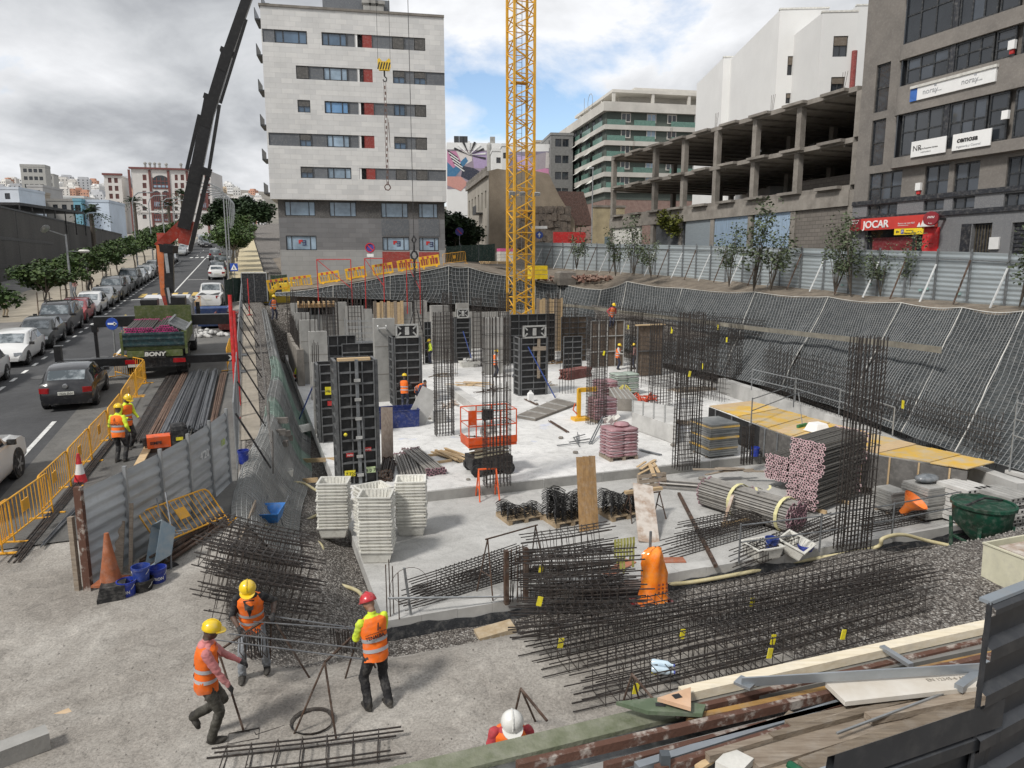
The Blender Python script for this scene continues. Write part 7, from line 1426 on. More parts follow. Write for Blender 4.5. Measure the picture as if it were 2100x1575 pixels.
for i,(u,v,n,l)in enumerate(((1066,1062,4,'low stack of black bent bars on a pallet, left of three'),(1160,1068,5,'tall stack of black bent bars on a pallet behind the brown board'),(1272,1055,4,'stack of black bent bars on a pallet behind the washed board'))):
 p=Lo(u,v);t=thing('pallet','pallet under the '+l.replace(' on a pallet',''),'pallet',p,ANG+.1,'pallets of bent bars');pallet(t,1.15,.95,M('pallet_wood',(.32,.24,.15),.85,var=.25,scale=4));g=thing('bent_bar_stack',l,'bent bars',p+V((0,0,.145)),ANG+.1,'bent bar stacks')
 for a in range(n+1):
  x=-.42+.27*(a%4);y=-.25+.45*(a//4)+.06*(a%2);H=(16,34,27)[i]-(a*5)%6;mb=MB()
  for k in range(H):j=lambda s=.02:rnd.uniform(-s,s);z=k*.024;dx,dy=j(.03),j(.03);mb.tube([(x-.17+dx,y-.2+dy,z),(x-.1+dx,y+dy,z+.05+j()),(x+dx,y+.02+dy,z+j(.01)),(x+.1+dx,y+.0+dy,z+.05),(x+.17+dx,y-.2+dy,z)],.0095,3,caps=False);mb.tube([(x-.17+dx,y+.18+dy,z+.01),(x+dx,y+.23,z+.05),(x+.17+dx,y+.16+dy,z+.01)],.0095,3,caps=False)
  mb.build('bent_bars',M('black_bars',(.020,.020,.021),.55,.4,var=.3),g,stuff=True)
def board(p,q,w,th,lab,mat,side=None,name='board',cat='board',nb=1,parts=None):
 t=thing(name,lab,cat,p);d=q-p;up=d.cross(side or E1);
 for k in range(nb):off=(side or E1).normalized()*(w*((k+.5)/nb-.5));mb=MB();mb.beam(off,d+off,w/nb-.004,th,up);mb.build('strip',mat,t)
 return t
board(Lo(1208,1088),aty(1201,936,20.1),.60,.03,'brown three strip form board standing on end before the bent bars',wood_b,nb=3);board(Lo(1331,1113),aty(1318,994,20.2),.60,.03,'cement washed board sloping over a trestle',wood_w)
def trestle(p,w,h,lab,mat,rz=ANG,r=.02,name='trestle',spread=.32):
 t=thing(name,lab,'trestle',p,rz)
 mb=MB();mb.bar((-w/2,0,h),(w/2,0,h),r*1.2,6);mb.build('top_bar',mat,t)
 for s in(-1,1):
  for y in(-spread,spread):mb=MB();mb.bar((s*w*.46,0,h),(s*w*.52,y,0),r,5);mb.build('leg',mat,t)
  mb=MB();mb.bar((s*w*.5,-spread*.6,h*.4),(s*w*.5,spread*.6,h*.4),r*.8,5);mb.build('brace',mat,t)
 return t
trestle(Lo(1320,1062),1.1,.75,'thin steel trestle with timber under the washed board',rust);t=thing('timber','short timber on the trestle under the washed board','timber',Lo(1318,1060)+V((0,0,.78)),ANG);boxpart('beam',t,I4,(-.62,.62,-.06,.06,0,.09),wood_y)
trestle(Lo(1000,1022),.62,.98,'orange steel trestle standing before the slab step',orange,ANG-.1,.026);trestle(at(1075,1200,ZL)+E1*-.3,1.5,1.35,'tall thin rusty bar trestle behind the cage pile',rust,ANG+.3,.017)
t=thing('pallet','old wooden pallet leaning upright on the slab step','pallet',Lo(1336,1000),0,rot=(R(78),0,ANG));pallet(t,1.05,1.0)
pp=prop_mesh(2.6,.030,pink_p,M('prop_steel',(.12,.115,.11),.5,.5,col2=(.23,.22,.20),scale=5));pp2=prop_mesh(3.0,.032,M('dull_pink',(.36,.20,.24),.7,var=.4,scale=12),M('grey_prop',(.26,.25,.235),.5,.4,col2=(.36,.34,.31),scale=5))
AX=R(-52)
for(u,v,dz,nx,nz,l)in((1640,1048,.10,10,12,'lower stack of props with pale pink end plates, right of the strapped pipes'),(1645,1048,1.18,11,11,'upper stack of props with pale pink end plates'),(1588,1005,.35,8,9,'smaller stack of props with pale pink plates, left and behind')):
 bundle('prop_stack',l,Lo(u,v)+V((0,0,dz)),(0,0,AX),pp,nx,nz,.098,.094,.012,'stacks of pink ended props','prop stack')
t=thing('timber','timber bearers under the prop stacks','timber',Lo(1640,1050),AX)
for y in(.4,1.8):boxpart('bearer',t,I4,(-.6,.6,y,y+.1,0,.1),wood_y)
p=Lo(1632,1092);bundle('pipe_bundle','round bundle of grey pipes tied with cream straps',p,(0,0,R(38)),pp2,14,13,.072,.066,.006,None,'pipe bundle','round');d=V((-math.sin(R(38)),math.cos(R(38)),0));sx=V((math.cos(R(38)),math.sin(R(38)),0));strap=M('cream_strap',(.60,.56,.30),.8,var=.15)
for k,y in enumerate((.35,1.9)):t=thing('strap','cream strap round the pipe bundle, %s'%('front one' if not k else 'back one'),'strap',p+d*y,R(38),'straps on the pipe bundle');mb=MB();mb.loft([[(r_*.53*math.cos(a*.42),yy,.45+r_*.48*math.sin(a*.42))for a in range(15)]for yy,r_ in((-.05,1.0),(-.05,1.04),(.05,1.04),(.05,1.0))],caps=False);mb.build('band',strap,t)
t=thing('strap','loose cream strap end lying over the pipe bundle','strap',p+d*1.1+V((0,0,.93)),R(38));mb=MB();mb.loft([[(-.25+.1*k,.12*math.sin(k),.06+.05*math.sin(k*1.3)),(-.25+.1*k,.12*math.sin(k)+.08,.05+.05*math.sin(k*1.3))]for k in range(7)],caps=False,closed=False);mb.build('band',strap,t)
t=thing('timber','timber beams propped under the pipe bundle','timber',Lo(1510,1075),ANG);boxpart('beam',t,I4,(-.55,1.1,-.1,.0,0,.14),wood_y);mb=MB();mb.beam((-.35,.1,.1),(.1,.35,.75),.09,.07);mb.build('strut',wood_w,t)
bundle('prop_bundle','loose grey props lying flat behind the washed board',Lo(1545,1012),(0,0,R(75)),pp2,5,2,.13,.09,.05,None,'props');t=thing('timber','short timber end under the loose props','timber',Lo(1468,1028),ANG+.9);boxpart('beam',t,I4,(-.4,.4,-.05,.05,0,.09),wood_y)
t=thing('steel_profile','long dark steel profile lying diagonally on the lower slab','profile',Lo(1392,1015));q=Lo(1468,1165)-Lo(1392,1015);mb=MB();mb.beam((0,0,.05),q+V((0,0,.05)),.09,.08);mb.build('profile',rust,t)
bundle('prop_bundle','bundle of pale grey props behind the white pans, left part',U_(845,985),(0,0,R(14)),pp2,8,2,.10,.085,.03,'pale prop bundles behind the pans','prop bundle');bundle('prop_bundle','bundle of pale grey props behind the white pans, right part',U_(893,975),(0,0,R(24)),pp2,7,3,.10,.085,.03,'pale prop bundles behind the pans','prop bundle');bundle('prop_bundle','dark prop bundle standing out right of the tall black formwork',U_(790,988),(0,0,R(6)),prop_mesh(1.6,.03,rust,rebar),5,5,.085,.08,.03,None,'prop bundle')
t=thing('timber_pile','pile of pale timber battens left of the scissor lift','timber',U_(925,938),R(38))
for k in range(12):mb=MB();mb.cbox((rnd.uniform(-.32,.32),0,.04+.05*(k//5)),(.09,1.7,.04),rz=rnd.uniform(-.1,.1));mb.build('batten',wood_y,t)
for i,(u,v,a)in enumerate(((888,935,0),(900,950,.2))):t=thing('timber','timber block under the batten pile, %s'%('far' if not i else 'near'),'timber',U_(u,v),ANG+a);boxpart('beam',t,I4,(-.3,.5,-.05,.05,0,.08),wood_y)
board(U_(795,955),aty(793,835,25.4),.42,.05,'grey brown plank standing on end beside the tall black formwork',M('grey_plank',(.16,.125,.10),.85,col2=(.26,.215,.18),scale=3,stretch=(6,6,.7)))
def tub(u,v,z,w,d,h,mat,lab,name='tub',rz=ANG,taper=.85,th=.03):
 t=thing(name,lab,name.replace('_',' '),at(u,v,z),rz);q=lambda s,z_,e=0:[((w/2*s-e)*x,(d/2*s-e)*y,z_)for x,y in((-1,-1),(1,-1),(1,1),(-1,1))]
 mb=MB();mb.loft([q(taper,0),q(1,h),q(1.03,h),q(1.03,h+.03),q(1,h+.03,th),q(taper,.06,th)]);mb.build('body',mat,t);return t
t=tub(815,872,ZU,1.75,1.2,.75,M('tub_navy',(.012,.028,.15),.55,var=.3,scale=3),'dark blue tub behind the standing plank','blue_tub',taper=.98);board(U_(850,872)+V((0,0,.05)),aty(885,800,31.5),.9,.04,'pale grey form panel leaning beside the blue tub',conc_l)
for i,(u0,v0,u1,v1,h)in enumerate(((845,815,905,868,.5),(925,805,985,850,.42))):p,q=U_(u0,v0),U_(u1,v1);t=thing('beam_form','pale long beam form on the slab, %s'%('where the bending worker leans' if not i else 'right of the rebar column cage'),'formwork',p);mb=MB();mb.beam((0,0,h/2),q-p+V((0,0,h/2)),.5,h);mb.build('body',conc_l,t)
def lift():
 t=thing('scissor_lift','orange scissor lift with a railed basket behind the rebar column cage','lift',U_(1003,968),ANG);og=M('lift_orange',(.66,.085,.012),.45,var=.12)
 boxpart('chassis',t,I4,(-.72,.72,-.42,.5,.18,.62),iron)
 for x in(-.55,.55):
  for y in(-.42,.5):mb=MB();mb.T=TL(x,y,.22)@Matrix.Rotation(R(90),4,'X');mb.lathe([(.22,-.08),(.22,.08),(.1,.09)],14);mb.build('wheel',tyre_m,t)
 mb=MB()
 for k in range(3):
  for y in(-.3,.35):mb.beam((-.6,y,.64+k*.12),(.6,y,.76+k*.12),.05,.06)
 mb.build('scissor_arms',M('lift_cream',(.55,.50,.36),.6),t);boxpart('deck',t,I4,(-.85,.85,-.45,.55,1.02,1.12),og);boxpart('kick_board',t,I4,(-.86,.86,-.47,-.452,1.122,1.36),og);boxpart('kick_board',t,I4,(-.86,-.842,-.45,.55,1.122,1.36),og)
 text('JLG',.13,t,TL(-.2,-.48,1.18),sign_w,.003)if 0 else None
 for x in(-.84,-.28,.28,.84):
  for y in(-.45,.55):mb=MB();mb.bar((x,y,1.12),(x,y,2.25),.022,5);mb.build('post',og,t)
 for z in(1.75,2.25):
  mb=MB();mb.tube([(-.84,-.45,z),(.84,-.45,z),(.84,.55,z),(-.84,.55,z)],.022,5,closed=True);mb.build('rail',og,t)
 boxpart('control_box',t,I4,(-.35,-.02,-.5,-.3,1.95,2.3),iron);boxpart('red_panel',t,I4,(-.86,-.6,-.475,-.46,1.8,2.3),og);mb=MB();mb.T=TL(-.1,-.3,1.5)@Matrix.Rotation(R(60),4,'X');mb.lathe([(.3,-.03),(.3,.03)],16);mb.build('cable_reel',offwhite,t)
lift()
def sacks(u,v,z,w,d,n,mat,lab,rz=ANG,wrap=True,top=True):
 p=at(u,v,z);tp=thing('pallet','pallet under the '+lab,'pallet',p,rz,'pallets of sacks');pallet(tp,w,d);t=thing('sack_pile',lab,'sacks',p+V((0,0,.145)),rz,'wrapped sack piles');k=0
 for j in range(n):
  for a in range(2):
   for b_ in range(2):mb=MB();mb.ell(((a-.5)*w*.5,(b_-.5)*d*.5,.055+j*.115),w*.36,d*.36,.078,12,6);mb.v=[(max(-w*.5,min(w*.5,x*1.02)),max(-d*.5,min(d*.5,y*1.02)),zz)for x,y,zz in mb.v];mb.build('sack',mat,t,60)
 if wrap:
  for k in range(6):z0=.1+k*n*.115/6;mb=MB();e=.006;mb.tube([(-w/2-e,-d/2-e,z0),(w/2+e,-d/2-e,z0+.12*(-1)**k),(w/2+e,d/2+e,z0),(-w/2-e,d/2+e,z0-.1)],.009,3,closed=True);mb.build('wrap_fold',M('film_fold',(.62,.56,.60),.2,var=.1),t)
 if top:mb=MB();mb.ell((.1,0,n*.115+.07),w*.28,d*.3,.11,10,6);mb.build('sack',mat,t,60)
purple=M('purple_sack',(.255,.105,.125),.45,col2=(.40,.24,.26),scale=3,coat=.3);sage=M('sage_sack',(.26,.33,.28),.45,col2=(.40,.46,.40),scale=2,coat=.3)
sacks(1268,938,ZU,1.15,.95,9,purple,'film wrapped purple sacks, nearest pallet');sacks(1234,862,ZU,1.1,.95,8,purple,'purple sacks behind the rebar cage, middle pallet',top=False);sacks(1240,815,ZU,1.1,.95,7,purple,'purple sacks farther back beside the green ones',top=False);sacks(1279,808,ZU,1.4,1.0,9,sage,'pale green wrapped sacks',top=False)
t=thing('paper_bundle','crumpled pale paper bundle on the nearest purple sacks','paper',U_(1252,935)+V((0,0,1.35)),ANG);mb=MB()
for k in range(9):mb.cbox((rnd.uniform(-.25,.25),rnd.uniform(-.2,.2),rnd.uniform(.0,.15)),(.22,.03,.16),rnd.random()*3,rnd.random(),rnd.random())
mb.build('sheets',offwhite,t)
t=thing('yellow_clamp','yellow steel lifting clamp standing left of the sacks','clamp',U_(1188,862),ANG);boxpart('upright',t,I4,(-.08,.08,0,.15,0,1.45),yellow);boxpart('arm',t,I4,(-.05,.9,0,.12,1.3,1.5),yellow);boxpart('foot',t,I4,(-.3,.5,-.2,.3,0,.14),yellow);mb=MB();mb.tube([(-.1,.05,.3),(-.3,.05,.5),(-.2,.05,.8)],.03,5);mb.build('chain',orange,t)
t=thing('yellow_hose','tangle of yellow tubing before the green sacks','hose',U_(1280,820),ANG);mb=MB()
for k in range(12):a=rnd.random()*6;mb.tube([(.1*math.cos(a),.1*math.sin(a),.8),(.35*math.cos(a),.3*math.sin(a),.55),(.3*math.cos(a+.4),.3*math.sin(a+.4),0)],.02,4)
mb.build('tubes',M('pale_yellow',(.66,.58,.14),.6),t)
t=thing('red_props','heap of orange red steel pieces right of the sacks','steel pieces',U_(1320,823),ANG);mb=MB()
for k in range(26):mb.cbox((rnd.uniform(-.7,.7),rnd.uniform(-.35,.35),rnd.uniform(.03,.3)),(.7,.06,.06),rnd.random()*3,0,rnd.uniform(-.4,.4))
mb.build('pieces',M('orange_red',(.55,.07,.025),.5,var=.2),t,stuff=True)
t=thing('red_pipe_stack','stack of rusty red pipes left of the rear sacks','pipes',U_(1180,775),ANG+R(25));k=0;pm_=MB().bar((-1.1,0,0),(1.1,0,0),.045,6).mesh('pipe',M('red_pipe',(.19,.07,.06),.7,var=.3,scale=4))
for j in range(7):
 for i in range(8):put('pipe',pm_,t,(rnd.uniform(-.12,.12),(i-3.5)*.1,.06+j*.085))
def flat_panel(pts,lab,mat,th=.12,z=ZU):
 P=[at(u,v,z)for u,v in pts];o=P[0];t=thing('form_panel_flat',lab,'formwork',o);mb=MB();mb.slabp([(p.x-o.x,p.y-o.y)for p in P],.02,th);mb.build('panel',mat,t);mb=MB()
 for k in range(5):a,b_=P[0].lerp(P[3],k/4)-o,P[1].lerp(P[2],k/4)-o;mb.beam(a+V((0,0,th+.02)),b_+V((0,0,th+.02)),.05,.04)
 mb.build('ribs',stl_l,t)
flat_panel(((1058,857),(1098,864),(1182,832),(1140,822)),'grey form panel lying flat on the slab before the mast formwork',conc_d)
flat_panel(((1245,812),(1262,842),(1306,845),(1280,815)),'grey pierced beam form beside the yellow tubing',conc_d,.6);flat_panel(((1296,852),(1296,880),(1385,912),(1385,868)),'weathered pale beam forms behind the rebar column cage',conc_l,.75)
def stack(u,v,z,w,d,n,th,gap,mats,lab,rz=ANG,name='board_stack',cat='board stack',part='board',jit=.03,hollow=False):
 t=thing(name,lab,cat,at(u,v,z),rz)
 for k in range(n):
  z0=.08+k*(th+gap);dx,dy=rnd.uniform(-jit,jit),rnd.uniform(-jit,jit)
  if hollow:
   for i in range(5):x=-w/2+(i+.5)*w/5;o=boxpart(part,t,I4,(x-w*.085+dx,x+w*.085+dx,-d/2+dy,d/2+dy,z0,z0+th),mats[k%len(mats)]);boxpart('hole',o,I4,(x-w*.04+dx,x+w*.04+dx,-d/2+dy-.004,-d/2+dy-.001,z0+th*.25,z0+th*.75),iron)
  else:boxpart(part,t,I4,(-w/2+dx,w/2+dx,-d/2+dy,d/2+dy,z0,z0+th),mats[k%len(mats)])
 for y in(-d*.3,d*.3):boxpart('bearer',t,I4,(-w/2,w/2,y-.04,y+.04,0,.078),wood)
 return t
gb=M('grey_board',(.17,.185,.19),.75,col2=(.28,.285,.28),scale=3);wb=M('white_girder',(.56,.55,.53),.6,var=.12);wg=M('warm_grey_board',(.33,.325,.31),.8,var=.2,scale=3)
stack(1463,930,ZU,1.25,1.3,15,.065,.016,[gb,gb,gb,deck_y,gb],'stack of grey form boards with yellow edges beside the walkway');stack(1893,1058,ZL,.85,.9,13,.06,.012,[wg],'warm grey board stack topped with a black film roll');stack(1968,1066,ZL,1.0,1.0,8,.11,.02,[wb],'stack of pale perforated girders behind the green hopper',part='girder',hollow=True);stack(2050,1082,ZL,1.0,1.1,8,.11,.02,[wb,wg],'stack of pale girders at the right edge',part='girder',hollow=True,jit=.08);stack(2110,1050,ZL,1.0,1.1,9,.11,.02,[wb],'rearmost stack of pale girders cut by the right edge',part='girder',hollow=True);stack(1822,1048,ZL,.6,.7,9,.06,.012,[wg],'small stack of grey boards behind the tall edge cage')
t=thing('film_roll','dark film bag lying on the warm grey boards','bag',Lo(1893,1056)+V((0,0,1.03)),ANG);mb=MB();mb.ell((0,0,.12),.42,.25,.13,12,7);mb.build('bag',M('film_dark',(.12,.135,.15),.2,col2=(.26,.28,.30),scale=5),t,60)
t=thing('orange_funnel','orange plastic funnel tipped over between the stacks','funnel',Lo(1848,1072)+V((0,0,.3)),0,rot=(R(20),R(30),0));mb=MB();mb.lathe([(.1,0),(.13,.25),(.36,.55),(.37,.57)],14,cap=False);mb.lathe([(.09,0),(.12,.25),(.34,.55)],14,cap=False);mb.build('cone',M('funnel_orange',(.80,.20,.03),.5),t,50)
for i,(u0,v0,u1,v1)in enumerate(((1125,865,1162,888),(1075,820,1100,832),(1310,925,1352,935),(1208,912,1235,880))):
 p,q=U_(u0,v0),U_(u1,v1);t=thing('steel_prop','loose steel prop on the slab, %s'%('left of the purple sacks','before the mast formwork','right of the nearest sacks','leaning left of the nearest sacks')[i],'prop',p,0,'loose props on the slab');mb=MB()
 for o in(0,.09):mb.bar(V((o,0,.05)),q-p+V((o,0,.05+(.5 if i==3 else 0))),.028,6)
 mb.build('tube',rust if i<2 else steel_d,t)
t=thing('jug','white plastic jug standing before the mast formwork','jug',U_(1088,823),ANG);mb=MB();mb.loft([[(-.14*s,-.12*s,z),(.14*s,-.12*s,z),(.14*s,.12*s,z),(-.14*s,.12*s,z)]for s,z in((1,0),(1,.4),(.5,.5),(.3,.52),(.3,.58))]);mb.build('body',white,t)
def bucket(p,lab,mat,r=.15,h=.32,txt=None,name='bucket',rz=0.0,handle=True,tm=None):
 t=thing(name,lab,'bucket',p,rz);mb=MB();mb.lathe([(r*.82,0),(r*.98,h-.05),(r*1.05,h-.05),(r*1.05,h),(r*.93,h),(r*.78,.03)],18,cap=False);mb.lathe([(r*.8,.02),(.01,.025)],18,cap=True);mb.build('body',mat,t,40)
 if handle:mb=MB();mb.tube([(r*1.04*math.cos(a*.35),-.02-.5*r*math.sin(a*.35),h*.85-.8*r*math.sin(a*.35))for a in range(10)],.006,4);mb.build('handle',offwhite,t)
 if txt:
  cu=text(txt,.085,t,I4,tm or sign_w,.002,align='CENTER',bold=.003);me=cu.data
  for v_ in me.vertices:x,y,z=v_.co;a=x/r;rr=r*(.82+.16*(z+h*.45)/h)+.004-y*.3;v_.co=(rr*math.sin(a),-rr*math.cos(a),z+h*.42)
 return t
gz=lambda u,v,z=0.0:at(u,v,z)
bucket(gz(262,1228,.12),'blue bucket with white lettering nearest in the group by the fence',blue,.17,.38,'PETRON',rz=-.1);bucket(gz(325,1200,.15),'blue bucket with white lettering right of the stacked ones',blue,.17,.38,'PETRON',rz=.25);bucket(gz(295,1218,.12),'black bucket under a blue one by the fence',iron,.19,.32);bucket(gz(293,1218,.12)+V((0,0,.24)),'blue bucket set into the black one',M('blue_bucket_worn',(.02,.05,.26),.5,var=.3),.165,.34);bucket(gz(592,986,-.55),'white lidded bucket on the netted bank',offwhite,.16,.38,'CEMENT' if 0 else None);bucket(gz(500,950,.7),'dark blue bucket at the end of the footpath fence',blue,.16,.4);bucket(Lo(1581,1138)+V((0,0,.05)),'blue bucket standing in the white tray',M('blue_bucket_worn',(.02,.05,.26)),.17,.42);bucket(Lo(1652,1128),'low blue bowl beside the white tray',blue,.2,.15,handle=False);bucket(U_(1548,935),'blue bucket by the short rebar cage',blue,.16,.34)
def pan1(p,lab,rz,rx=0.0):o=put('white_tray',PAN,None,p,(rx,0,rz));tag(o,lab,'tray')
pan1(Lo(1562,1140),'white pan on the lower slab holding a blue bucket',ANG);pan1(Lo(1625,1132),'white pan lying tilted by the blue bowl',ANG+.5,.3);pan1(at(615,872,-.75),'white pan lying tipped at the foot of the black formwork',ANG+.6,2.9)
t=thing('concrete_trough','pale mortar trough with debris beside the far worker','trough',U_(962,752),ANG);mb=MB();mb.loft([[(-.7*s,-.4*s,z),(.7*s,-.4*s,z),(.7*s,.4*s,z),(-.7*s,.4*s,z)]for s,z in((.75,0),(1,.4),(.94,.4),(.7,.08))]);mb.build('tub',offwhite,t);mb=MB()
for k in range(14):mb.ell((rnd.uniform(-.5,.5),rnd.uniform(-.3,.3),.3+rnd.random()*.2),.14,.12,.1,6,4)
mb.build('debris',conc_l,t)
def hose(pts,lab,r=.045,mat=None):
 t=thing('hose',lab,'hose',pts[0]);o=pts[0];P=[]
 for i in range(len(pts)-1):
  a,b_,c,d=pts[max(0,i-1)],pts[i],pts[i+1],pts[min(len(pts)-1,i+2)]
  for k in range(6):x=k/6;P.append(.5*((2*b_)+(c-a)*x+(2*a-5*b_+4*c-d)*x*x+(3*b_-a-3*c+d)*x**3)-o)
 P.append(pts[-1]-o);mb=MB();mb.tube(P,r,8);mb.build('tube',mat or M('cream_hose',(.46,.40,.22),.6,col2=(.56,.50,.31),scale=4),t,60)
hz=[(470,985,.55),(510,995,.2),(560,998,-.3),(615,993,-.7),(650,1010,-.82),(700,1040,-.85),(655,1058,-.9),(620,1078,-.95),(618,1100,-.98),(655,1118,-1.0),(660,1140,-1.05),(625,1170,-1.1),(600,1200,-1.15),(650,1196,-1.15),(700,1205,-1.2),(735,1218,-1.22),(748,1240,-1.25)]
hose([at(*q)+V((0,0,.06))for q in hz],'cream hose winding along the gravel left of the white pans');hz=[(1180,1215,-1.2),(1290,1205,-1.25),(1400,1200,-1.28),(1520,1180,-1.28),(1640,1155,-1.28),(1790,1128,-1.0),(1810,1108,-.7),(1850,1100,-.8),(1900,1112,-1.1),(1960,1125,-1.2)]
hose([at(*q)+V((0,0,.05))for q in hz],'cream hose lying before the slab edge behind the orange bag',.05)
t=thing('concrete_hopper','green round concrete hopper with a cone bottom at the right slab edge','hopper',at(2005,1140,-1.25),ANG);hg=M('hopper_green',(.006,.062,.036),.45,col2=(.02,.028,.018),scale=2.5,thr=(.45,.7));mb=MB();mb.lathe([(.18,.35),(.2,.45),(.68,.95),(.72,1.4),(.77,1.42),(.77,1.5),(.70,1.5),(.66,1.0)],26,cap=False);mb.build('drum',hg,t,40);mb=MB();mb.lathe([(.70,1.46),(.01,1.49)],26,cap=False);mb.build('lid',hg,t);mb=MB();mb.tube([(-.7,0,1.48),(0,0,1.62),(.7,0,1.48)],.03,5);mb.build('bail',iron,t)
for k in range(4):a=k*1.57+.6;mb=MB();mb.beam((.62*math.cos(a),.62*math.sin(a),0),(.7*math.cos(a),.7*math.sin(a),.98),.09,.09);mb.build('leg',hg,t)
mb=MB();mb.tube([(.62*math.cos(k*1.57+.6),.62*math.sin(k*1.57+.6),.45)for k in range(4)],.04,4,closed=True);mb.build('ring_frame',hg,t)
t=tub(2098,1192,gnd(2098,1192).z+.02,1.3,.85,.72,M('cream_steel',(.62,.60,.46),.5,var=.12),'cream steel box at the right edge beside the green hopper','cream_box',taper=.97);boxpart('cover_board',t,I4,(-.6,.4,-.38,.15,.74,.77),wood_w)
def bag():
 p=at(1338,1240,-1.28);t=thing('bagged_machine','upright machine wrapped in an orange plastic bag on a red frame base','machine',p,ANG);rf=M('frame_red',(.22,.02,.025),.5,var=.2);mb=MB()
 for a,b_ in(((-.42,-.3),(.42,-.3)),((.42,-.3),(.42,.3)),((.42,.3),(-.42,.3)),((-.42,.3),(-.42,-.3)),((0,-.3),(0,.3))):mb.beam((*a,.05),(*b_,.05),.08,.08)
 mb.build('base_frame',rf,t);rings=[]
 for k,(z,rx,ry)in enumerate(((.06,.36,.30),(.25,.33,.29),(.5,.30,.26),(.8,.29,.25),(1.05,.26,.22),(1.25,.24,.2),(1.36,.18,.12),(1.40,.05,.03))):
  rings.append([V(((rx+.04*math.sin(5*a*.262+k*1.1)+.02*math.sin(11*a*.262-k*2))*math.cos(a*.262)+.04*math.sin(k),(ry+.04*math.sin(4*a*.262-k))*math.sin(a*.262),z+.05*math.sin(a*1.3)*(k==0)))for a in range(24)])
 mb=MB();mb.loft(rings);mb.build('plastic_bag',M('bag_orange',(.74,.15,.01),.22,col2=(.90,.30,.03),scale=2.5,coat=.3),t,70);mb=MB()
 for k in range(9):mb.cbox((-.05+.1*(k%3),-.33,.45+.09*(k//3)),(.05,.01,.05),ry=.4)
 mb.build('bag_print',M('print_brown',(.25,.05,.01),.6),t);mb=MB();mb.bar((-.05,.1,1.3),(-.05,.1,1.75),.03,6);mb.build('post',steel_d,t)
bag()
t=thing('safety_harness','olive webbing and yellow straps hanging over the cage pile','webbing',at(1278,1240,-.9)+V((0,.1,1.5)),ANG);mb=MB()
for k in range(7):mb.loft([[(-.25+k*.075,-.02*(j%2),-.14*j),(-.19+k*.075,-.02*(j%2),-.14*j)]for j in range(4+k%4)],caps=False,closed=False)
mb.build('strap',M('olive_webbing',(.36,.35,.09),.85,var=.3),t)
for i,(u,v)in enumerate(((1270,1165),(1360,1150))):t=thing('red_board','red brown board edge behind the cage pile, %s'%('left' if not i else 'right'),'board',Lo(u,v),ANG+.5-i*.8);boxpart('board',t,I4,(-.55,.55,-.15,.15,0,.03),M('red_board',(.36,.13,.07),.8,var=.2))
t=thing('gravel_heap','broad heap of grey brown gravel before the green hopper','gravel heap',at(1790,1180,-1.36));mb=MB();vs=[];n=30
for i in range(n+1):
 for j in range(24):a=j/24*6.283;r_=i/n;q=V((r_*2.9*math.cos(a),r_*1.9*math.sin(a),0));q.z=.62*(math.cos(r_*math.pi)+1)/2-.05+noise.fractal(V((q.x,q.y,4)),.9,2,3)*.06*(1-r_);vs.append(Matrix.Rotation(ANG,3,'Z')@q)
mb.add(vs,[(i*24+j,(i+1)*24+j,(i+1)*24+(j+1)%24,i*24+(j+1)%24)for i in range(n)for j in range(24)]);o=mb.build('heap',yard_m,t,80);ga=o.data.attributes.new('gravel','FLOAT','POINT');ga.data.foreach_set('value',[1.2]*len(o.data.vertices))
pt=thing('rubble_heap','red rubble and pale timber offcuts on the bank below the yellow bin','rubble',aty(1200,575,66));mb=MB()
for k in range(150):mb.cbox((rnd.gauss(0,2.2),rnd.gauss(0,1.0),rnd.random()*.35),(rnd.uniform(.15,.6),.2,.15),rnd.random()*3,rnd.random(),rnd.random())
mb.build('rubble',M('red_rubble',(.22,.10,.075),.95,col2=(.34,.24,.19),scale=1),pt,stuff=True)
t=thing('stone_block','big grey boulder block on the bank before the fence','stone',aty(1158,580,65),.4);mb=MB();mb.loft([[(-.9*s,-.7*s,z),(.9*s,-.6*s,z),(.85*s,.7*s,z),(-.8*s,.6*s,z)]for s,z in((.9,-.2),(1,.4),(.92,.9),(.6,1.05))]);mb.build('stone',conc_d,t)
t=thing('yellow_bin','stacked yellow plastic crates at the right of the crane mast','bin',aty(1102,572,64),ANG)
for k in range(3):boxpart('crate',t,I4,(-.75+.02*k,.75-.02*k,-.6,.6,k*.4,k*.4+.36),M('bin_yellow',(.78,.55,.01),.5))
p=aty(1018,545,70);t=thing('timber_pile','pile of fresh timber on the bank left of the crane mast','timber',p+V((0,0,.2)),ANG+.4)
for k in range(18):boxpart('batten',t,I4,(-1.5+rnd.uniform(-.3,.3),1.5,-.6+.13*(k%9),-.5+.13*(k%9),.12*(k//9),.12*(k//9)+.1),wood_y)
p=aty(1036,520,71);sacks_=thing('sack_stack','pale stacked sacks with a red top behind the crane mast','sacks',p+V((0,0,-1.0)),ANG)
for k in range(5):boxpart('sack',sacks_,I4,(-.7,.7,-.5,.5,k*.3,k*.3+.28),offwhite if k<4 else pink)
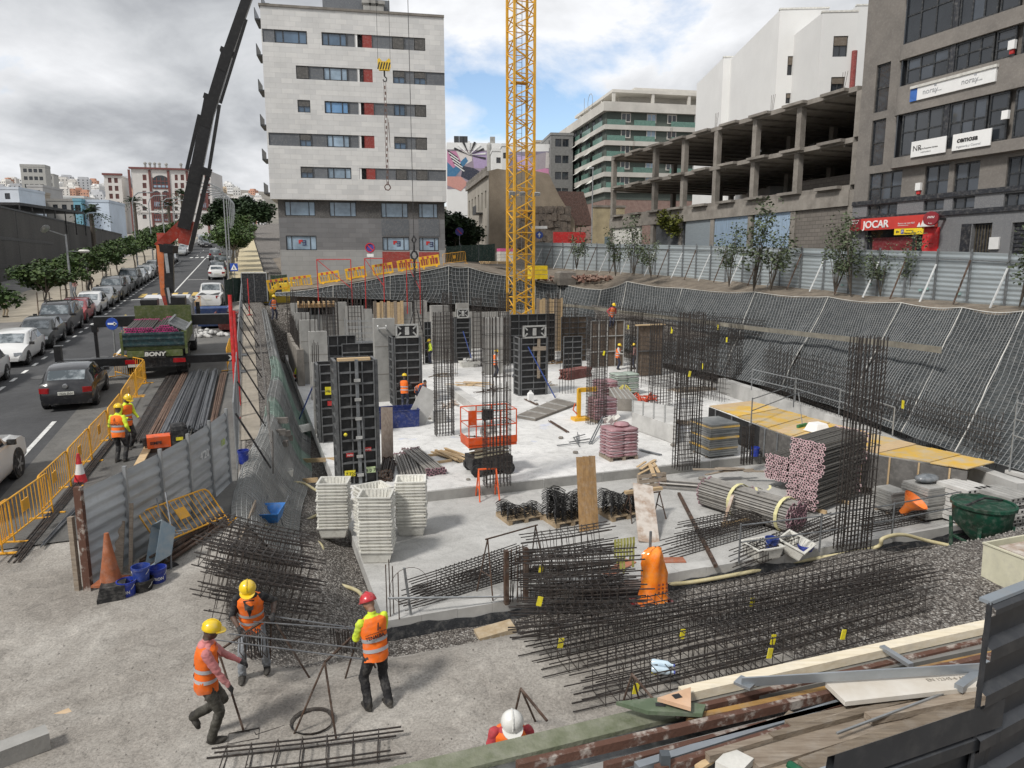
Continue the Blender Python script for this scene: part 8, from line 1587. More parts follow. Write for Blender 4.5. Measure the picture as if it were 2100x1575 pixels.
#clutter of the working floor
LG=random.Random(21)
for i,(u,v,n,L_,sp,mt,lb)in enumerate(((960,790,9,1.6,.5,wood_y,'scattered battens left of the jug'),(905,770,7,1.2,.4,wood,'grey offcuts beside the lime jacket'),(1010,800,8,2.0,.5,rust,'loose rusty bars behind the scissor lift'),(1120,790,6,1.4,.4,wood,'timber offcuts right of the mast formwork'),(1400,870,8,1.8,.5,wood,'planks beside the grey beam forms'),(930,830,8,1.5,.5,wood_w,'washed battens behind the left beam form'),(1330,960,6,1.3,.35,wood_y,'battens at the slab step by the upright pallet'),(1135,745,9,1.6,.5,wood_b,'brown battens before the brown formwork'),(750,850,6,1.2,.3,rust,'rusty pieces beside the navy tub'),(980,900,5,1.1,.3,rust,'rusty offcuts before the scissor lift'),(1190,905,6,1.5,.3,steel_d,'grey tubes left of the nearest sacks'),(1500,965,6,1.6,.4,wood,'boards at the slab step under the short cage'))):
 p=U_(u,v);t=thing('timber_scatter' if mt not in(rust,steel_d)else 'bar_scatter',lb,'timber' if mt not in(rust,steel_d)else 'bars',p,LG.uniform(-.6,1.4))
 for k in range(n):mb=MB();mb.cbox((LG.gauss(0,sp),LG.gauss(0,sp*.5),.03+.035*(k%3)),(L_*LG.uniform(.5,1.1),LG.uniform(.06,.14)if mt not in(rust,steel_d)else .035,.03),LG.gauss(0,.35));mb.build('piece',mt,t)
for a in((655,676,642,57,.5,'far concrete column left of the scaffold, slim'),(938,962,622,57,.5,'far concrete column behind the tall far formwork'),(750,764,634,50,.5,'concrete column directly left of the ladder column'),(1032,1046,640,52,.5,'slim concrete column beside the mast formwork')):pillar(*a)
for a in((662,700,600,745,'far rebar cage above the wide black formwork'),(715,748,590,750,'far rebar cage beside the scaffold'),(908,930,600,745,'far rebar cage right of the lime jacket'),(968,990,610,752,'far rebar cage beside the trough'),(1118,1150,600,745,'far rebar cage behind the mast formwork'),(592,612,600,740,'far rebar cage in the left corner of the pit')):cage_col(*a[:4],ZU,a[4],5,.3)
for i,(u0,u1,vt,vb,lb)in enumerate(((870,884,660,745,'narrow dark form panel left of the lime jacket'),(700,768,705,815,'wide black form panel behind the tallest column formwork'),(1155,1196,690,760,'dark panel leaning before the brown formwork'))):column_form(u0,u1,vt,vb,lb,nx=2,nz=6,wall_=True)
t=thing('plank_pile','low pile of flat boards before the far right formwork','boards',U_(1420,800),ANG)
for k in range(10):boxpart('board',t,I4,(-1.2+LG.uniform(-.2,.2),1.2,-.5+.25*(k%4),-.27+.25*(k%4),.05*(k//4),.05*(k//4)+.04),wood)
for i,(u,v)in enumerate(((990,765),(1100,830),(1040,870),(1150,900),(880,860),(1380,915),(1180,930),(960,985),(1440,985),(1000,905))):
 mb=MB();r_=LG.uniform(.06,.12);mb.ell((0,0,r_*.6),r_*1.3,r_,r_*.7,7,4);o=tag(mb.build('rubble_lump',conc_d),'small dark rubble lump on the slab, %s'%('by the trough','below the jug','in the open middle','left of the nearest sacks','before the rebar column cage','before the grey board stack','near the step','at the slab step by the orange trestle','at the slab step, right','beside the scissor lift')[i],'rubble','rubble lumps on the slab');o.location=U_(u,v)
for i,(u,v,n,lb)in enumerate(((1162,806,10,'beside the red pipe stack'),(925,772,8,'right of the lime jacket'),(1092,766,8,'behind the mast formwork'),(1300,795,8,'behind the orange red steel pieces'),(1452,812,8,'near the left end of the walkway'),(1022,842,7,'left of the jug'),(742,792,9,'behind the tallest column formwork'),(900,742,7,'before the far formwork tower'),(1395,790,9,'before the rebar mat'),(676,772,8,'beside the wide black panel'))):
 t=thing('starter_bars','cluster of upright starter bars on the slab, '+lb,'rebar',U_(u,v),ANG,'starter bar clusters');hh=LG.uniform(1.2,2.3)
 for k in range(n):mb=MB();x,y=-.35+.7*(k//2)/max(1,(n-1)//2),-.2+.4*(k%2);mb.bar((x,y,0),(x+LG.uniform(-.05,.05),y,hh+LG.uniform(-.2,.2)),.014);mb.build('bar',rebar,t)
for a in((1150,1186,622,742,'rear rebar cage between the brown panels and the mast'),(1288,1318,640,768,'rear rebar cage left of the dark board formwork'),(1440,1472,652,800,'rear rebar cage before the netting, left of two'),(1486,1520,664,806,'rear rebar cage before the netting, right of two'),(672,700,610,752,'rear rebar cage behind the tallest formwork'),(848,872,598,748,'rear rebar cage behind the hanging chain'),(1020,1046,600,750,'rear rebar cage left of the mast formwork')):cage_col(*a[:4],ZU,a[4],5,.24)
#front fence, bars and tools by the street
A_,B_=gnd(473,992),gnd(188,1206);t=thing('corrugated_fence','grey corrugated fence with chalk numbers between the street bars and the yard','fence',A_);n=5;cor=M('fence_zinc',(.42,.44,.455),.45,.25,var=.3,scale=1.2,stretch=(.4,.4,2.5))
bow=lambda k:A_.lerp(B_,k/n)-(B_-A_).cross(V((0,0,1))).normalized()*.22*math.sin(k/n*math.pi)-A_
for k in range(n):
 p,q=bow(k),bow(k+1);mb=MB();corr(mb,q,p,q.z-.05,q.z+2.0,p.z-.05,p.z+2.0,9,.035);mb.build('fence_panel',cor,t,40);mb=MB();mb.beam(p+V((.03,-.06,-.1)),p+V((.03,-.06,2.1)),.07,.07);mb.build('fence_post',steel,t)
for k,s,h,c in((1.5,"4'20",.7,sign_w),(.95,'1',.4,sign_w),(.4,'10',.45,M('chalk_lime',(.45,.60,.05),.8))):p=bow(k);d=(bow(k-.3)-bow(k+.3));text(s,.28,t,Matrix.Translation(p+V((.03,-.09,1.05+h*.3)))@Matrix.Rotation(math.atan2(d.y,d.x),4,'Z'),c,.003)
for i,(dx,w)in enumerate(((.0,.14),(-.2,.09))):mb=MB();p=bow(n)+V((dx,-.1,-.1));mb.beam(p,p+V((0,0,2.2-.6*i)),w,.1);mb.build('end_post',rust_bad if not i else wood,t)
for i in range(9):
 a,b_=S(-2.9,7+i*4.2),S(-2.9,11.1+i*4.2);a.z,b_.z=zr(a.y),zr(b_.y);t=thing('mesh_fence','wire mesh fence panel beside the footpath, %s from the corrugated fence'%ORD[i],'fence',a,0,'wire mesh fence panels');d=b_-a;mb=MB();mb.tube([(0,0,.1),d+V((0,0,.1)),d+V((0,0,2)),(0,0,2)],.022,5,closed=True);mb.build('frame',steel,t);mb=MB()
 for k in range(1,26):mb.bar(d*(k/26)+V((0,0,.1)),d*(k/26)+V((0,0,2)),.006,3)
 for k in range(8):mb.bar(V((0,0,.3+k*.22)),d+V((0,0,.3+k*.22)),.006,3)
 mb.build('wires',steel_d,t);mb=MB();mb.bar((.05,0,1.7),E1*.9+V((0,0,.02)),.03,5);mb.build('prop',iron,t)
for i,(u,v,u1,v1,y)in enumerate(((478,590,487,858,0),(484,600,492,830,1),(505,575,512,645,2))):b_=gnd(u1,v1)if i<2 else gp_(u1,v1,52);t=thing('red_prop','tall red pole by the footpath fence, %s'%('nearest','second','far one by the gate box')[i],'prop',b_,0,'red poles');mb=MB();mb.bar((0,0,0),E2*.3+V((0,0,(4.4,3.6,2.6)[i])),.07-.015*i,8);mb.build('tube',red,t);boxpart('foot',t,I4,(-.16,.16,-.16,.16,0,.03),red)
def bars(pts0,pts1,n,mat,lab,r=.012,h=.12,group=None,jit=.15,over=0):
 (a0,a1),(b0,b1)=pts0,pts1;t=thing('rebar_bundle',lab,'rebar',a0,0,group);mb=MB()
 for k in range(n):s=rnd.random();p=a0.lerp(a1,s);q=b0.lerp(b1,min(1,max(0,s+rnd.uniform(-jit,jit))));z=rnd.random()*h*(1-abs(2*s-1)*.6)+.03;m=p.lerp(q,.5);e=rnd.uniform(-.25,.25);mb.tube([p-a0+(p-q).normalized()*e+V((0,0,z)),m-a0+V((rnd.uniform(-.04,.04),0,z)),q-a0+(q-p).normalized()*e+V((0,0,z))],r,4)
 mb.build('bars',mat,t,stuff=True)
for n0,n1,f0,f1,k,m_,l,h in((262,300,345,372,50,rebar,'dark bars spread on the street, leftmost group',.06),(302,322,374,386,30,rebar_rust,'brown rusty bars between the dark and grey ones',.1),(326,352,390,405,46,rebar_new,'loose grey bars right of the brown ones',.16),(352,374,405,418,44,rebar_new,'tied grey bars with a bulge in the middle',.26),(378,402,420,434,44,rebar_new,'tied grey bars, second bundle from the fence',.26),(404,424,436,448,40,rebar_new,'tied grey bars, last grey bundle by the fence',.24),(428,440,452,466,26,rebar_rust,'thin brown bars against the mesh fence',.1)):
 vn=905-(n0-262)*.14;bars((atr(n0,vn,.06),atr(n1,vn,.06)),(atr(f0,768,.06),atr(f1,766,.06)),k,m_,l,.016,h,'rebar laid on the street')
bars((gnd(25,1146),gnd(48,1148)),(atr(222,905,.05),atr(236,905,.05)),22,rebar,'long dark bars lying beside the yellow barriers',.014,.05);bars((gnd(88,1128),gnd(100,1105)),(gnd(190,1010),gnd(205,1000)),16,rebar_new,'grey bars with bent ends beside the long dark ones',.013,.1)
t=thing('bar_cutter','orange bar cutting machine with a black motor on the street','machine',gnd(340,925),ANG+.15);boxpart('body',t,I4,(-.5,.15,-.25,.25,.18,.52),orange);boxpart('motor',t,I4,(.17,.62,-.24,.24,.2,.66),iron);mb=MB();mb.T=TL(.4,0,.66)@Matrix.Rotation(R(90),4,'Y');mb.lathe([(.2,-.22),(.22,.1),(.12,.24)],12);mb.build('drum',iron,t);text('SIMPE',.13,t,TL(-.42,-.26,.3),ink,.003,bold=.004);boxpart('feet',t,I4,(-.45,.55,-.2,.2,0,.178),rust);boxpart('head',t,I4,(-.62,-.502,-.12,.12,.25,.5),iron);boxpart('label',t,I4,(.3,.5,-.25,-.242,.35,.45),yel_tag)
board(gnd(272,985)+V((0,0,.12)),gnd(318,905)+V((0,0,.2)),.22,.04,'pale plank running to the bar cutter behind the corrugated fence',wood_y)
def cone(p,lab,m1,h=.75,r=.17,bands=True):
 t=thing('traffic_cone',lab,'cone',p);boxpart('base',t,I4,(-r*1.25,r*1.25,-r*1.25,r*1.25,0,.04),m1 if not bands else red);mb=MB();mb.lathe([(r,.041),(r*.72,h*.33)],16,cap=False);mb.mat(1 if bands else 0);mb.lathe([(r*.72,h*.33),(r*.45,h*.66)],16,cap=False);mb.mat(0);mb.lathe([(r*.45,h*.66),(r*.2,h)],16);mb.build('cone',[m1,white],t,50)
cr2=M('cone_red',(.60,.03,.04),.5,var=.1);cone(atr(195,779,.05),'red and white cone behind the black hatchback',cr2,.85);cone(gnd(166,992),'red and white cone by the yellow barriers at the rebar',cr2,.85);cone(gnd(230,1216,.22),'dirty orange cone standing on rubber feet by the fence posts',M('dirty_orange',(.34,.11,.045),.8,var=.35,scale=5),1.0,.2,False)
t=thing('rubber_feet','pile of black rubber feet under the dirty orange cone','rubber feet',gnd(231,1226),.4)
for k in range(4):boxpart('slab',t,I4,(-.24+.02*k,.24,-.2,.22-.02*k,k*.075,k*.075+.07),black)
for i,(u,v,v1,w)in enumerate(((240,1160,1098,.2),(268,1155,1058,.07))):p=gnd(u,v+22);mb=MB();t=thing('plank',('grey plank','thin batten')[i]+' leaning on the corrugated fence by the cone','plank',p);mb.beam((0,0,0),V((-.1,.45,1.0+.35*i)),w,.04);mb.build('board',wood,t)
def wheelbarrow(p,rot,lab,mat):
 t=thing('wheelbarrow',lab,'wheelbarrow',p,rot=rot);q=lambda s,z,y0,y1:[(-.30*s,y0,z),(.30*s,y0,z),(.30*s,y1,z),(-.30*s,y1,z)]
 mb=MB();mb.loft([q(.8,.3,-.3,.25),q(1.05,.62,-.42,.5),q(1.0,.62,-.4,.48),q(.75,.33,-.27,.22)]);mb.build('tray',mat,t)
 for s in(-1,1):mb=MB();mb.tube([(s*.28,-1.0,.62),(s*.24,-.4,.42),(s*.16,.2,.3),(s*.06,.55,.2)],.018,5);mb.tube([(s*.2,-.2,.34),(s*.25,-.3,0)],.016,5);mb.build('handle',steel_d,t)
 mb=MB();mb.T=TL(0,.55,.19)@Matrix.Rotation(R(90),4,'Y');mb.lathe([(.1,-.03),(.19,-.04),(.19,.04),(.1,.03)],16);w=mb.build('wheel',M('cream_tyre',(.50,.40,.20),.7)if mat is blue_l else tyre_m,t);mb=MB();mb.T=TL(0,.55,.19)@Matrix.Rotation(R(90),4,'Y');mb.lathe([(.1,-.02),(.1,.02)],10);mb.build('rim',steel,w)
wheelbarrow(gnd(556,1088),(0,0,math.pi+.1),'bright blue wheelbarrow standing on the netted bank',blue_l);wheelbarrow(gnd(380,1146,.3),(R(-68),R(25),2.4),'worn pale blue wheelbarrow tipped up against the yellow barrier',M('worn_blue',(.16,.24,.31),.7,col2=(.30,.33,.34),scale=4))
a,b_=gnd(338,1150,.12),gnd(474,1080,.12);c=barrier(a,b_,'bent yellow barrier leaning over pipes at the corrugated fence');c.rotation_euler=(R(-42),0,math.atan2(b_.y-a.y,b_.x-a.x));t=thing('pipe','big grey pipe under the leaning barrier','pipe',gnd(325,1142,.2));q=gnd(450,1066,.2)-V(t.location);mb=MB();mb.tube([(0,0,0),q],.16,14,caps=False);mb.tube([q,(0,0,0)],.145,14,caps=False);mb.build('tube',steel_d,t,40)
bars((gnd(300,1152),gnd(340,1168)),(gnd(445,1072),gnd(462,1082)),14,rust,'rusty angle bars under the tipped wheelbarrow',.03,.25)
for i,(u,v,dz,rz)in enumerate(((576,915,0,0),(586,905,.0,.8),(572,893,.22,.3),(584,896,.22,1.2),(578,880,.44,.1))):o=MB();o.box(-.24,.24,-.1,.1,0,.2);t=tag(o.build('concrete_block',M('block_grey',(.17,.155,.14),.95,var=.2)),'grey brown concrete block in the pile on the netted bank, %s'%('lower left','lower right','middle left','middle right','topmost')[i],'block','blocks on the netted bank');t.location=gnd(u,v+12*(dz>0),dz);t.rotation_euler=(0,0,rz)
o=MB();o.box(-.42,.42,-.13,.13,0,.24);t=tag(o.build('kerb_stone',conc,smooth=None),'loose grey kerb stone lying in the bottom left corner','kerb stone');t.location=gnd(25,1556);t.rotation_euler=(0,0,.75)
t=thing('cardboard','torn piece of tan cardboard on the yard ground','cardboard',gnd(140,1458));mb=MB();mb.slabp([(-.2,-.1),(.02,-.09),(.13,.0),(.2,.1),(.05,.07),(-.1,.08)],.012,.02);mb.build('sheet',M('cardboard',(.52,.38,.24),.9),t)
o=MB();o.box(-.42,.42,-.2,.2,0,.13);t=tag(o.build('timber_slab',M('rough_wood_slab',(.30,.22,.13),.9,col2=(.44,.36,.25),scale=5,bump=.4)),'rough wooden slab lying on the gravel before the slab edge','wood slab');t.location=gnd(1016,1300);t.rotation_euler=(.05,-.1,.35)
t=thing('wire_coil','coil of wire lying on the yard ground between the trestle legs','wire coil',gnd(641,1485));mb=MB()
for k in range(5):mb.tube([((.27+.01*k)*math.cos(a*.35),(.27+.008*k)*math.sin(a*.35),.015+.012*k)for a in range(18)],.006,4,closed=True)
mb.build('coil',rebar,t)
for i,(u,v,rz)in enumerate(((500,1512,.3),(480,1520,.35),(525,1492,.7),(550,1492,.6))):o=MB();o.tube([(-.2,-.12,.015+.02*(i%2)),(.2,-.12,.02),(.2,.12,.02),(-.2,.12,.015)],.011,4,closed=True);t=tag(o.build('stirrup',rebar),'rectangular steel stirrup on the ground, %s'%('upper of the pair under the pink hooded worker','lower of the pair under the pink hooded worker','left of the overlapping pair','right of the overlapping pair')[i],'stirrup','loose stirrups');t.location=gnd(u,v);t.rotation_euler=(0,0,rz)
def aframe(p,q,h,lab,legs):
 t=thing('bar_trestle',lab,'trestle',p);z=V((0,0,h));mb=MB();mb.bar(V(),q-p,.02,5);mb.build('top_bar',rust,t)
 for a,b_ in legs:mb=MB();mb.bar(a-p,b_-p,.016,5);mb.build('leg',rust,t)
H_=.98;a,b_=at(448,1335,H_),at(556,1262,H_);aframe(a,b_,H_,'rusty bar trestle between the pink hooded and black shirted workers',((a,gnd(500,1500)),(a,gnd(420,1440)),(b_,gnd(553,1372)),(b_,gnd(636,1392))))
a,b_=at(666,1358,H_),at(738,1290,H_);aframe(a,b_,H_,'rusty bar trestle before the worker in the red helmet',((a,gnd(602,1508)),(a,gnd(690,1520)),(b_,gnd(708,1392)),(b_,gnd(770,1370))))
for i,(u0,v0,u1,v1)in enumerate(((440,1312,745,1352),(470,1300,740,1330),(520,1275,735,1291),(545,1262,728,1288))):a,b_=at(u0,v0,H_+.03),at(u1,v1,H_+.03);t=thing('steel_bar','long bar lying across the trestles between the workers, %s'%('nearest','second','third','farthest')[i],'steel bar',a,0,'bars across the trestles');mb=MB();mb.bar((0,0,0),b_-a,.011,5);mb.build('bar',rebar_new,t)
for i,(u,v,n,l)in enumerate(((520,1300,9,'stirrups hanging on the bars before the black shirted worker'),(705,1290,8,'stirrups held by the worker in the red helmet'))):
 t=thing('stirrup_bunch',l,'stirrups',at(u,v,H_),.2)
 sm_=MB().tube([(0,-.13,.02),(0,.13,.02),(0,.13,-.33),(0,-.13,-.33)],.009,4,closed=True).mesh('stirrup',rebar)
 for k in range(n):put('stirrup',sm_,t,(k*.035-.15,0,rnd.uniform(-.02,.02)),(0,rnd.uniform(-.1,.1),.5+rnd.uniform(-.1,.1)))
aframe(at(1068,1412,.9),at(1122,1478,.75),.9,'rusty bar trestle beside the worker in the white helmet',((at(1068,1412,.9),gnd(1052,1480)),(at(1068,1412,.9),gnd(1098,1480))));aframe(at(1296,1382,.7),at(1345,1440,.6),.7,'rusty bar trestle at the long cages by the water bottles',((at(1296,1382,.7),gnd(1276,1445)),(at(1296,1382,.7),gnd(1312,1440))))
for i in range(2):t=thing('water_bottle','clear water bottle on the cages, %s'%('upper' if not i else 'lower'),'bottle',gnd(1335,1400+i*14,.35),0,'water bottles',rot=(0,R(90),-.3));mb=MB();mb.lathe([(.05,0),(.055,.03),(.055,.24),(.02,.3),(.02,.33)],12);mb.build('body',M('bottle_plastic',(.55,.68,.78),.1,var=.2,spec=.8),t,40);mb=MB();mb.lathe([(.024,.331),(.024,.355)],10);mb.build('cap',blue,t)
p,q=gnd(612,868,.1),aty(652,768,29);t=thing('push_prop','blue push pull prop leaning on the black formwork','prop',p);mb=MB();mb.bar((0,0,0),q-p,.035,6);mb.build('tube',M('prop_blue',(.025,.06,.24)),t)
for i,(u0,u1,v)in enumerate(((618,690,950),(618,652,992))):t=thing('timber','timber board laid from the gravel to the slab, %s'%('far' if not i else 'near'),'timber',gnd(u0,v,.1));q=at(u1,v-8,ZU+.05)-V(t.location);mb=MB();mb.beam((0,0,0),q,.04,.16);mb.build('board',wood_y,t)
mb=MB();rs=random.Random(3)
for k in range(9500):
 a,b_=rs.uniform(-2.6,21),rs.uniform(-7,-.15)
 yd=k>7000
 if yd:a,b_=rs.uniform(-9,6),rs.uniform(-9.5,-1)
 if k%4==0 and not yd:a,b_=rs.uniform(-1.9,-.02),rs.uniform(-.5,12)
 if gravel_at(a,b_)<.5 and not yd:continue
 p=S(a,b_,gh(a,b_));s=rs.uniform(.012,.032)*(.75 if yd else 1);j=lambda:rs.uniform(.6,1.2)*s
 mb.add([p+V((j(),0,0)),p+V((-j(),j()*.5,0)),p+V((0,-j(),0)),p+V((0,j()*.3,j()*1.1)),p+V((-.3*s,j(),0))],[(0,3,2),(0,4,3),(1,3,4),(1,2,3)])
o=mb.build('gravel',M('stone_bits',(.16,.145,.13),.95,col2=(.42,.40,.37),scale=9),stuff=True);tag(o,'loose gravel stones strewn round the front and left of the slab','gravel')
#people
skin_d=M('skin_dark',(.075,.042,.028),.6,var=.1);skin_m=M('skin_tan',(.26,.14,.09),.6,var=.1);trs={k:M('trousers_'+k,c,.9,var=.2,scale=6)for k,c in(('black',(.016,.016,.018)),('grey',(.20,.215,.235)),('olive',(.050,.047,.038)),('navy',(.025,.03,.055)),('tan',(.33,.27,.19)))}
tops={k:M('shirt_'+k,c,.9,var=.15,scale=6)for k,c in(('pink',(.52,.19,.19)),('black',(.016,.016,.018)),('red',(.40,.045,.055)),('lime',(.58,.72,.04)),('blue',(.04,.06,.12)),('white',(.55,.55,.53)),('checked',(.30,.16,.15)))}
boot=M('boot',(.035,.032,.028),.85,var=.3);glove=M('work_glove',(.018,.018,.019),.85);helm={'yellow':M('helmet_yellow',(.82,.56,.01),.3,var=.04,coat=.4),'red':M('helmet_red',(.52,.03,.04),.3,var=.05,coat=.4),'white':M('helmet_white',(.72,.72,.69),.3,var=.05,coat=.4),'orange':M('helmet_orange',(.75,.16,.02),.3,coat=.4)}
hair=M('dark_hair',(.012,.010,.009),.8);PEOPLE=[]
def ik(a,b_,l1,l2,pole):
 d=b_-a;L_=min(d.length,(l1+l2)*.999);dn=d.normalized();b_=a+dn*L_;x=(l1*l1-l2*l2+L_*L_)/(2*L_);h=math.sqrt(max(0,l1*l1-x*x));pv=V(pole);pv=(pv-dn*pv.dot(dn)).normalized();return a+dn*x+pv*h,b_
def person(loc,face,lab,top='blue',tr='navy',hat='yellow',vest=vest_o,skin=skin_d,gl=None,vox=.024,pel=(0,0,.93),lean=5,hl=(-.25,.16,.95),hr=(.25,.16,.95),fl=(-.11,.0,.09),fr=(.11,.04,.09),hp=10,hy=0,sleeve=True,back=None,group='site workers',stripes=2,name='person'):
 rz=towards(face)if not isinstance(face,float)else face;t=thing(name,lab,'person',loc,rz,group);P=V(pel);ln=R(lean);up=V((0,math.sin(ln),math.cos(ln)));fw=V((0,math.cos(ln),-math.sin(ln)));X=V((1,0,0));mb=MB();segs=[]
 def cap(p,q,r0,r1,m):mb.tube([p,q],r0,10,taper=r1/r0);mb.ell(p,r0,r0,r0,10,6);mb.ell(q,r1,r1,r1,10,6);segs.append((p,q,r0,r1,m))
 TM,SK,TR,BT,GL=0,1,2,3,4
 rings=[]
 for k,rx,ry,z in((0,.15,.115,-.10),(1,.165,.125,.0),(2,.145,.105,.16),(3,.17,.12,.34),(4,.165,.11,.46),(5,.09,.07,.53)):c=P+(up*z if z>0 else V((0,0,z)));rings.append([c+X*(rx*math.cos(a*.524))+fw*(ry*math.sin(a*.524))for a in range(12)])
 mb.loft(rings);segs.append((P+up*.1,P+up*.45,.15,.15,TM));segs.append((P+V((0,0,-.1)),P+up*.02,.14,.14,TR));N_=P+up*.53;hd=Matrix.Rotation(R(hy),3,'Z')@(Matrix.Rotation(-R(hp),3,'X'));Hc=N_+up*.04+hd@V((0,.03,.13));cap(N_-up*.03,N_+up*.08,.058,.055,SK);mb.ell(Hc,.075,.096,.115,12,8,hd);mb.ell(Hc+hd@V((0,.035,-.065)),.05,.055,.05,10,6,hd);mb.ell(Hc+hd@V((0,.10,-.015)),.016,.022,.026,6,5,hd);segs.append((Hc,Hc+hd@V((0,.02,-.05)),.1,.09,SK))
 for s in(-1,1):mb.ell(Hc+hd@V((s*.078,-.005,-.01)),.014,.024,.034,6,5,hd)
 for s,h in((-1,hl),(1,hr)):
  sh=P+up*.455+X*(s*.185);h=V(h);el,wr=ik(sh,h,.29,.26,(s*.6,-.7,-.6));cap(sh,el,.066,.052,TM if sleeve!='bare' else TM);m_el=sh.lerp(el,.55)
  if sleeve=='short':segs.append((m_el,el,.05,.047,SK))
  cap(el,wr,.046,.034,TM if sleeve is True else SK);hm=GL if gl else SK;f=(wr-el).normalized();side=f.cross(V((0,0,1)));side=(side if side.length>.05 else X).normalized();dn=side.cross(f).normalized()
  if vox<.015:
   cap(wr,wr+f*.07,.033,.036,hm)
   for k in range(4):o=side*(-.03+.02*k);b0=wr+f*.08+o;b1=b0+f*(.034+.005*(k in(1,2)))-dn*.012*(1 if dn.z>0 else-1);cap(b0,b1,.0115,.0105,hm);cap(b1,b1+f*.016-dn*.028*(1 if dn.z>0 else-1),.0105,.0095,hm)
   b0=wr+f*.03+side*(-s)*.034;b1=b0+f*.035+side*(-s)*.022;cap(b0,b1,.0125,.011,hm);cap(b1,b1+f*.026,.011,.0095,hm)
  else:cap(wr,wr+f*.12,.034,.024,hm)
 for s,f in((-1,fl),(1,fr)):
  hip=P+X*(s*.09)+V((0,0,-.04));f=V(f);kn,an=ik(hip,f,.43,.42,(s*.15,1,.1));cap(hip,kn,.094,.070,TR);cap(kn,an,.070,.060,TR);sh_=(an-kn).normalized();tw=V((0,1,0))if sh_.z<-.55 else V((0,.3,-.95));tw=tw.normalized();ax=tw.cross(X);rot=Matrix((X,tw,-ax if ax.z<0 else ax)).transposed();mb.ell(an+tw*.065-(V((0,0,.045))if sh_.z<-.55 else V()),.05,.145,.048,12,6,rot);mb.ell(an+V((0,0,-.01)),.056,.062,.065,10,6);segs.append((an+tw*.17-V((0,0,.045)),an-tw*.06,.055,.055,BT))
 me=mb.mesh('person_body',[tops[top],skin,trs[tr],boot,glove if gl else skin]);o=put('body',me,t);md=o.modifiers.new('r','REMESH');md.mode='VOXEL';md.voxel_size=vox;s2=o.modifiers.new('s','SMOOTH');s2.iterations=2;s2.factor=.5;PEOPLE.append((o,segs))
 if hat:
  mb=MB();mb.T=Matrix.Translation(Hc+hd@V((0,-.005,.035)))@hd.to_4x4();mb.lathe([(.122,-.012),(.128,0),(.122,.03),(.108,.07),(.078,.105),(.04,.122),(.004,.127)],20);h_=mb.build('helmet',helm[hat],t,50);mb=MB();mb.T=Matrix.Translation(Hc+hd@V((0,0,.03)))@hd.to_4x4();mb.slabp([(.115*math.cos(a*.262),.06+.128*math.sin(a*.262))for a in range(13)],-.012,.002);mb.build('brim',helm[hat],h_);mb=MB();mb.T=Matrix.Translation(Hc+hd@V((0,-.005,.035)))@hd.to_4x4();mb.tube([(0,.125*math.cos(a*.35+.35),.005+.128*math.sin(a*.35+.35))for a in range(8)],.011,5);mb.build('ridge',helm[hat],h_)
 else:mb=MB();mb.ell(Hc+hd@V((0,-.02,.03)),.083,.10,.105,12,8,hd);mb.build('hair',hair,t,60)
 if vox<.02:
  for s in(-1,1):mb=MB();mb.ell(Hc+hd@V((s*.03,.088,.012)),.011,.008,.008,8,5,hd);mb.build('eye',hair,t)
 if vest:
  rg=[];pr=((.182,.150,-.13),(.180,.146,.0),(.174,.137,.15),(.190,.145,.30),(.202,.142,.40),(.188,.122,.468),(.085,.075,.515));sd=len(PEOPLE)*7.3
  for k in range(25):
   f_=k/24*5.999;i_=int(f_);f_-=i_;rx,ry,z=(pr[i_][m]+(pr[i_+1][m]-pr[i_][m])*f_ for m in range(3));c=P+(up*z if z>0 else V((0,0,z)));ring=[]
   for a in range(32):a_=a*.19635;w_=.016*noise.fractal(V((math.cos(a_)*1.6+sd,math.sin(a_)*1.6,z*9)),.8,2.1,3)*(1 if k<22 else .3)+.006;ring.append(c+X*((rx+w_)*math.cos(a_))+fw*((ry+w_)*math.sin(a_))+V((0,0,.012*math.sin(a_*3+sd)))*(k<2))
   rg.append(ring)
  mb=MB();mb.loft(rg,caps=False);v_=mb.build('vest',vest,t,60)
  for z in(.02,.17)[:stripes]:
   f=lambda z,e:[P+up*z+X*((.186+e+.01*z)*math.cos(a*.314))+fw*((.151+e)*math.sin(a*.314))for a in range(20)]
   mb=MB();mb.loft([f(z,.008),f(z+.055,.010)],caps=False);mb.build('reflective_band',reflect,v_,60)
  if sleeve=='short' or top=='pink':mb=MB();mb.add([P+up*.5+fw*.115+X*-.085,P+up*.5+fw*.115+X*.085,P+up*.2+fw*.178],[(0,2,1)]);mb.add([P+up*.51+fw*.07+X*-.085,P+up*.51+fw*.07+X*.085,P+up*.36+fw*.18+X*.06,P+up*.36+fw*.18+X*-.06],[(0,3,2,1)]);mb.build('shirt_front',tops[top],t)
  if back:
   Tb=Matrix((X,fw,up)).transposed().to_4x4();Tb.translation=P;text(back[0],.07,v_,Tb@TL(0,-.168,.235),ink,.002,align='CENTER',bold=.002);text(back[1],.026,v_,Tb@TL(0,-.168,.30),ink,.002,align='CENTER');mb=MB();mb.T=Tb;mb.cbox((0,-.163,.39),(.016,.006,.11),ry=.15);mb.cbox((.03,-.163,.36),(.02,.006,.02));mb.build('back_print',ink,v_)
 if top=='pink':mb=MB();c=P+up*.50-fw*.045;mb.ell(c,.105,.075,.06,12,7);mb.build('hood',tops['pink'],t,60)
 return t
person(gnd(432,1520),V((.93,.35,0)),'worker in a pink hooded top, orange vest and yellow helmet stepping to the right','pink','olive',gl=1,vox=.0115,lean=5,pel=(0,0,.93),hl=(-.16,.44,1.02),hr=(.2,.3,.86),fl=(-.1,-.2,.36),fr=(.07,.02,.09),hp=14)
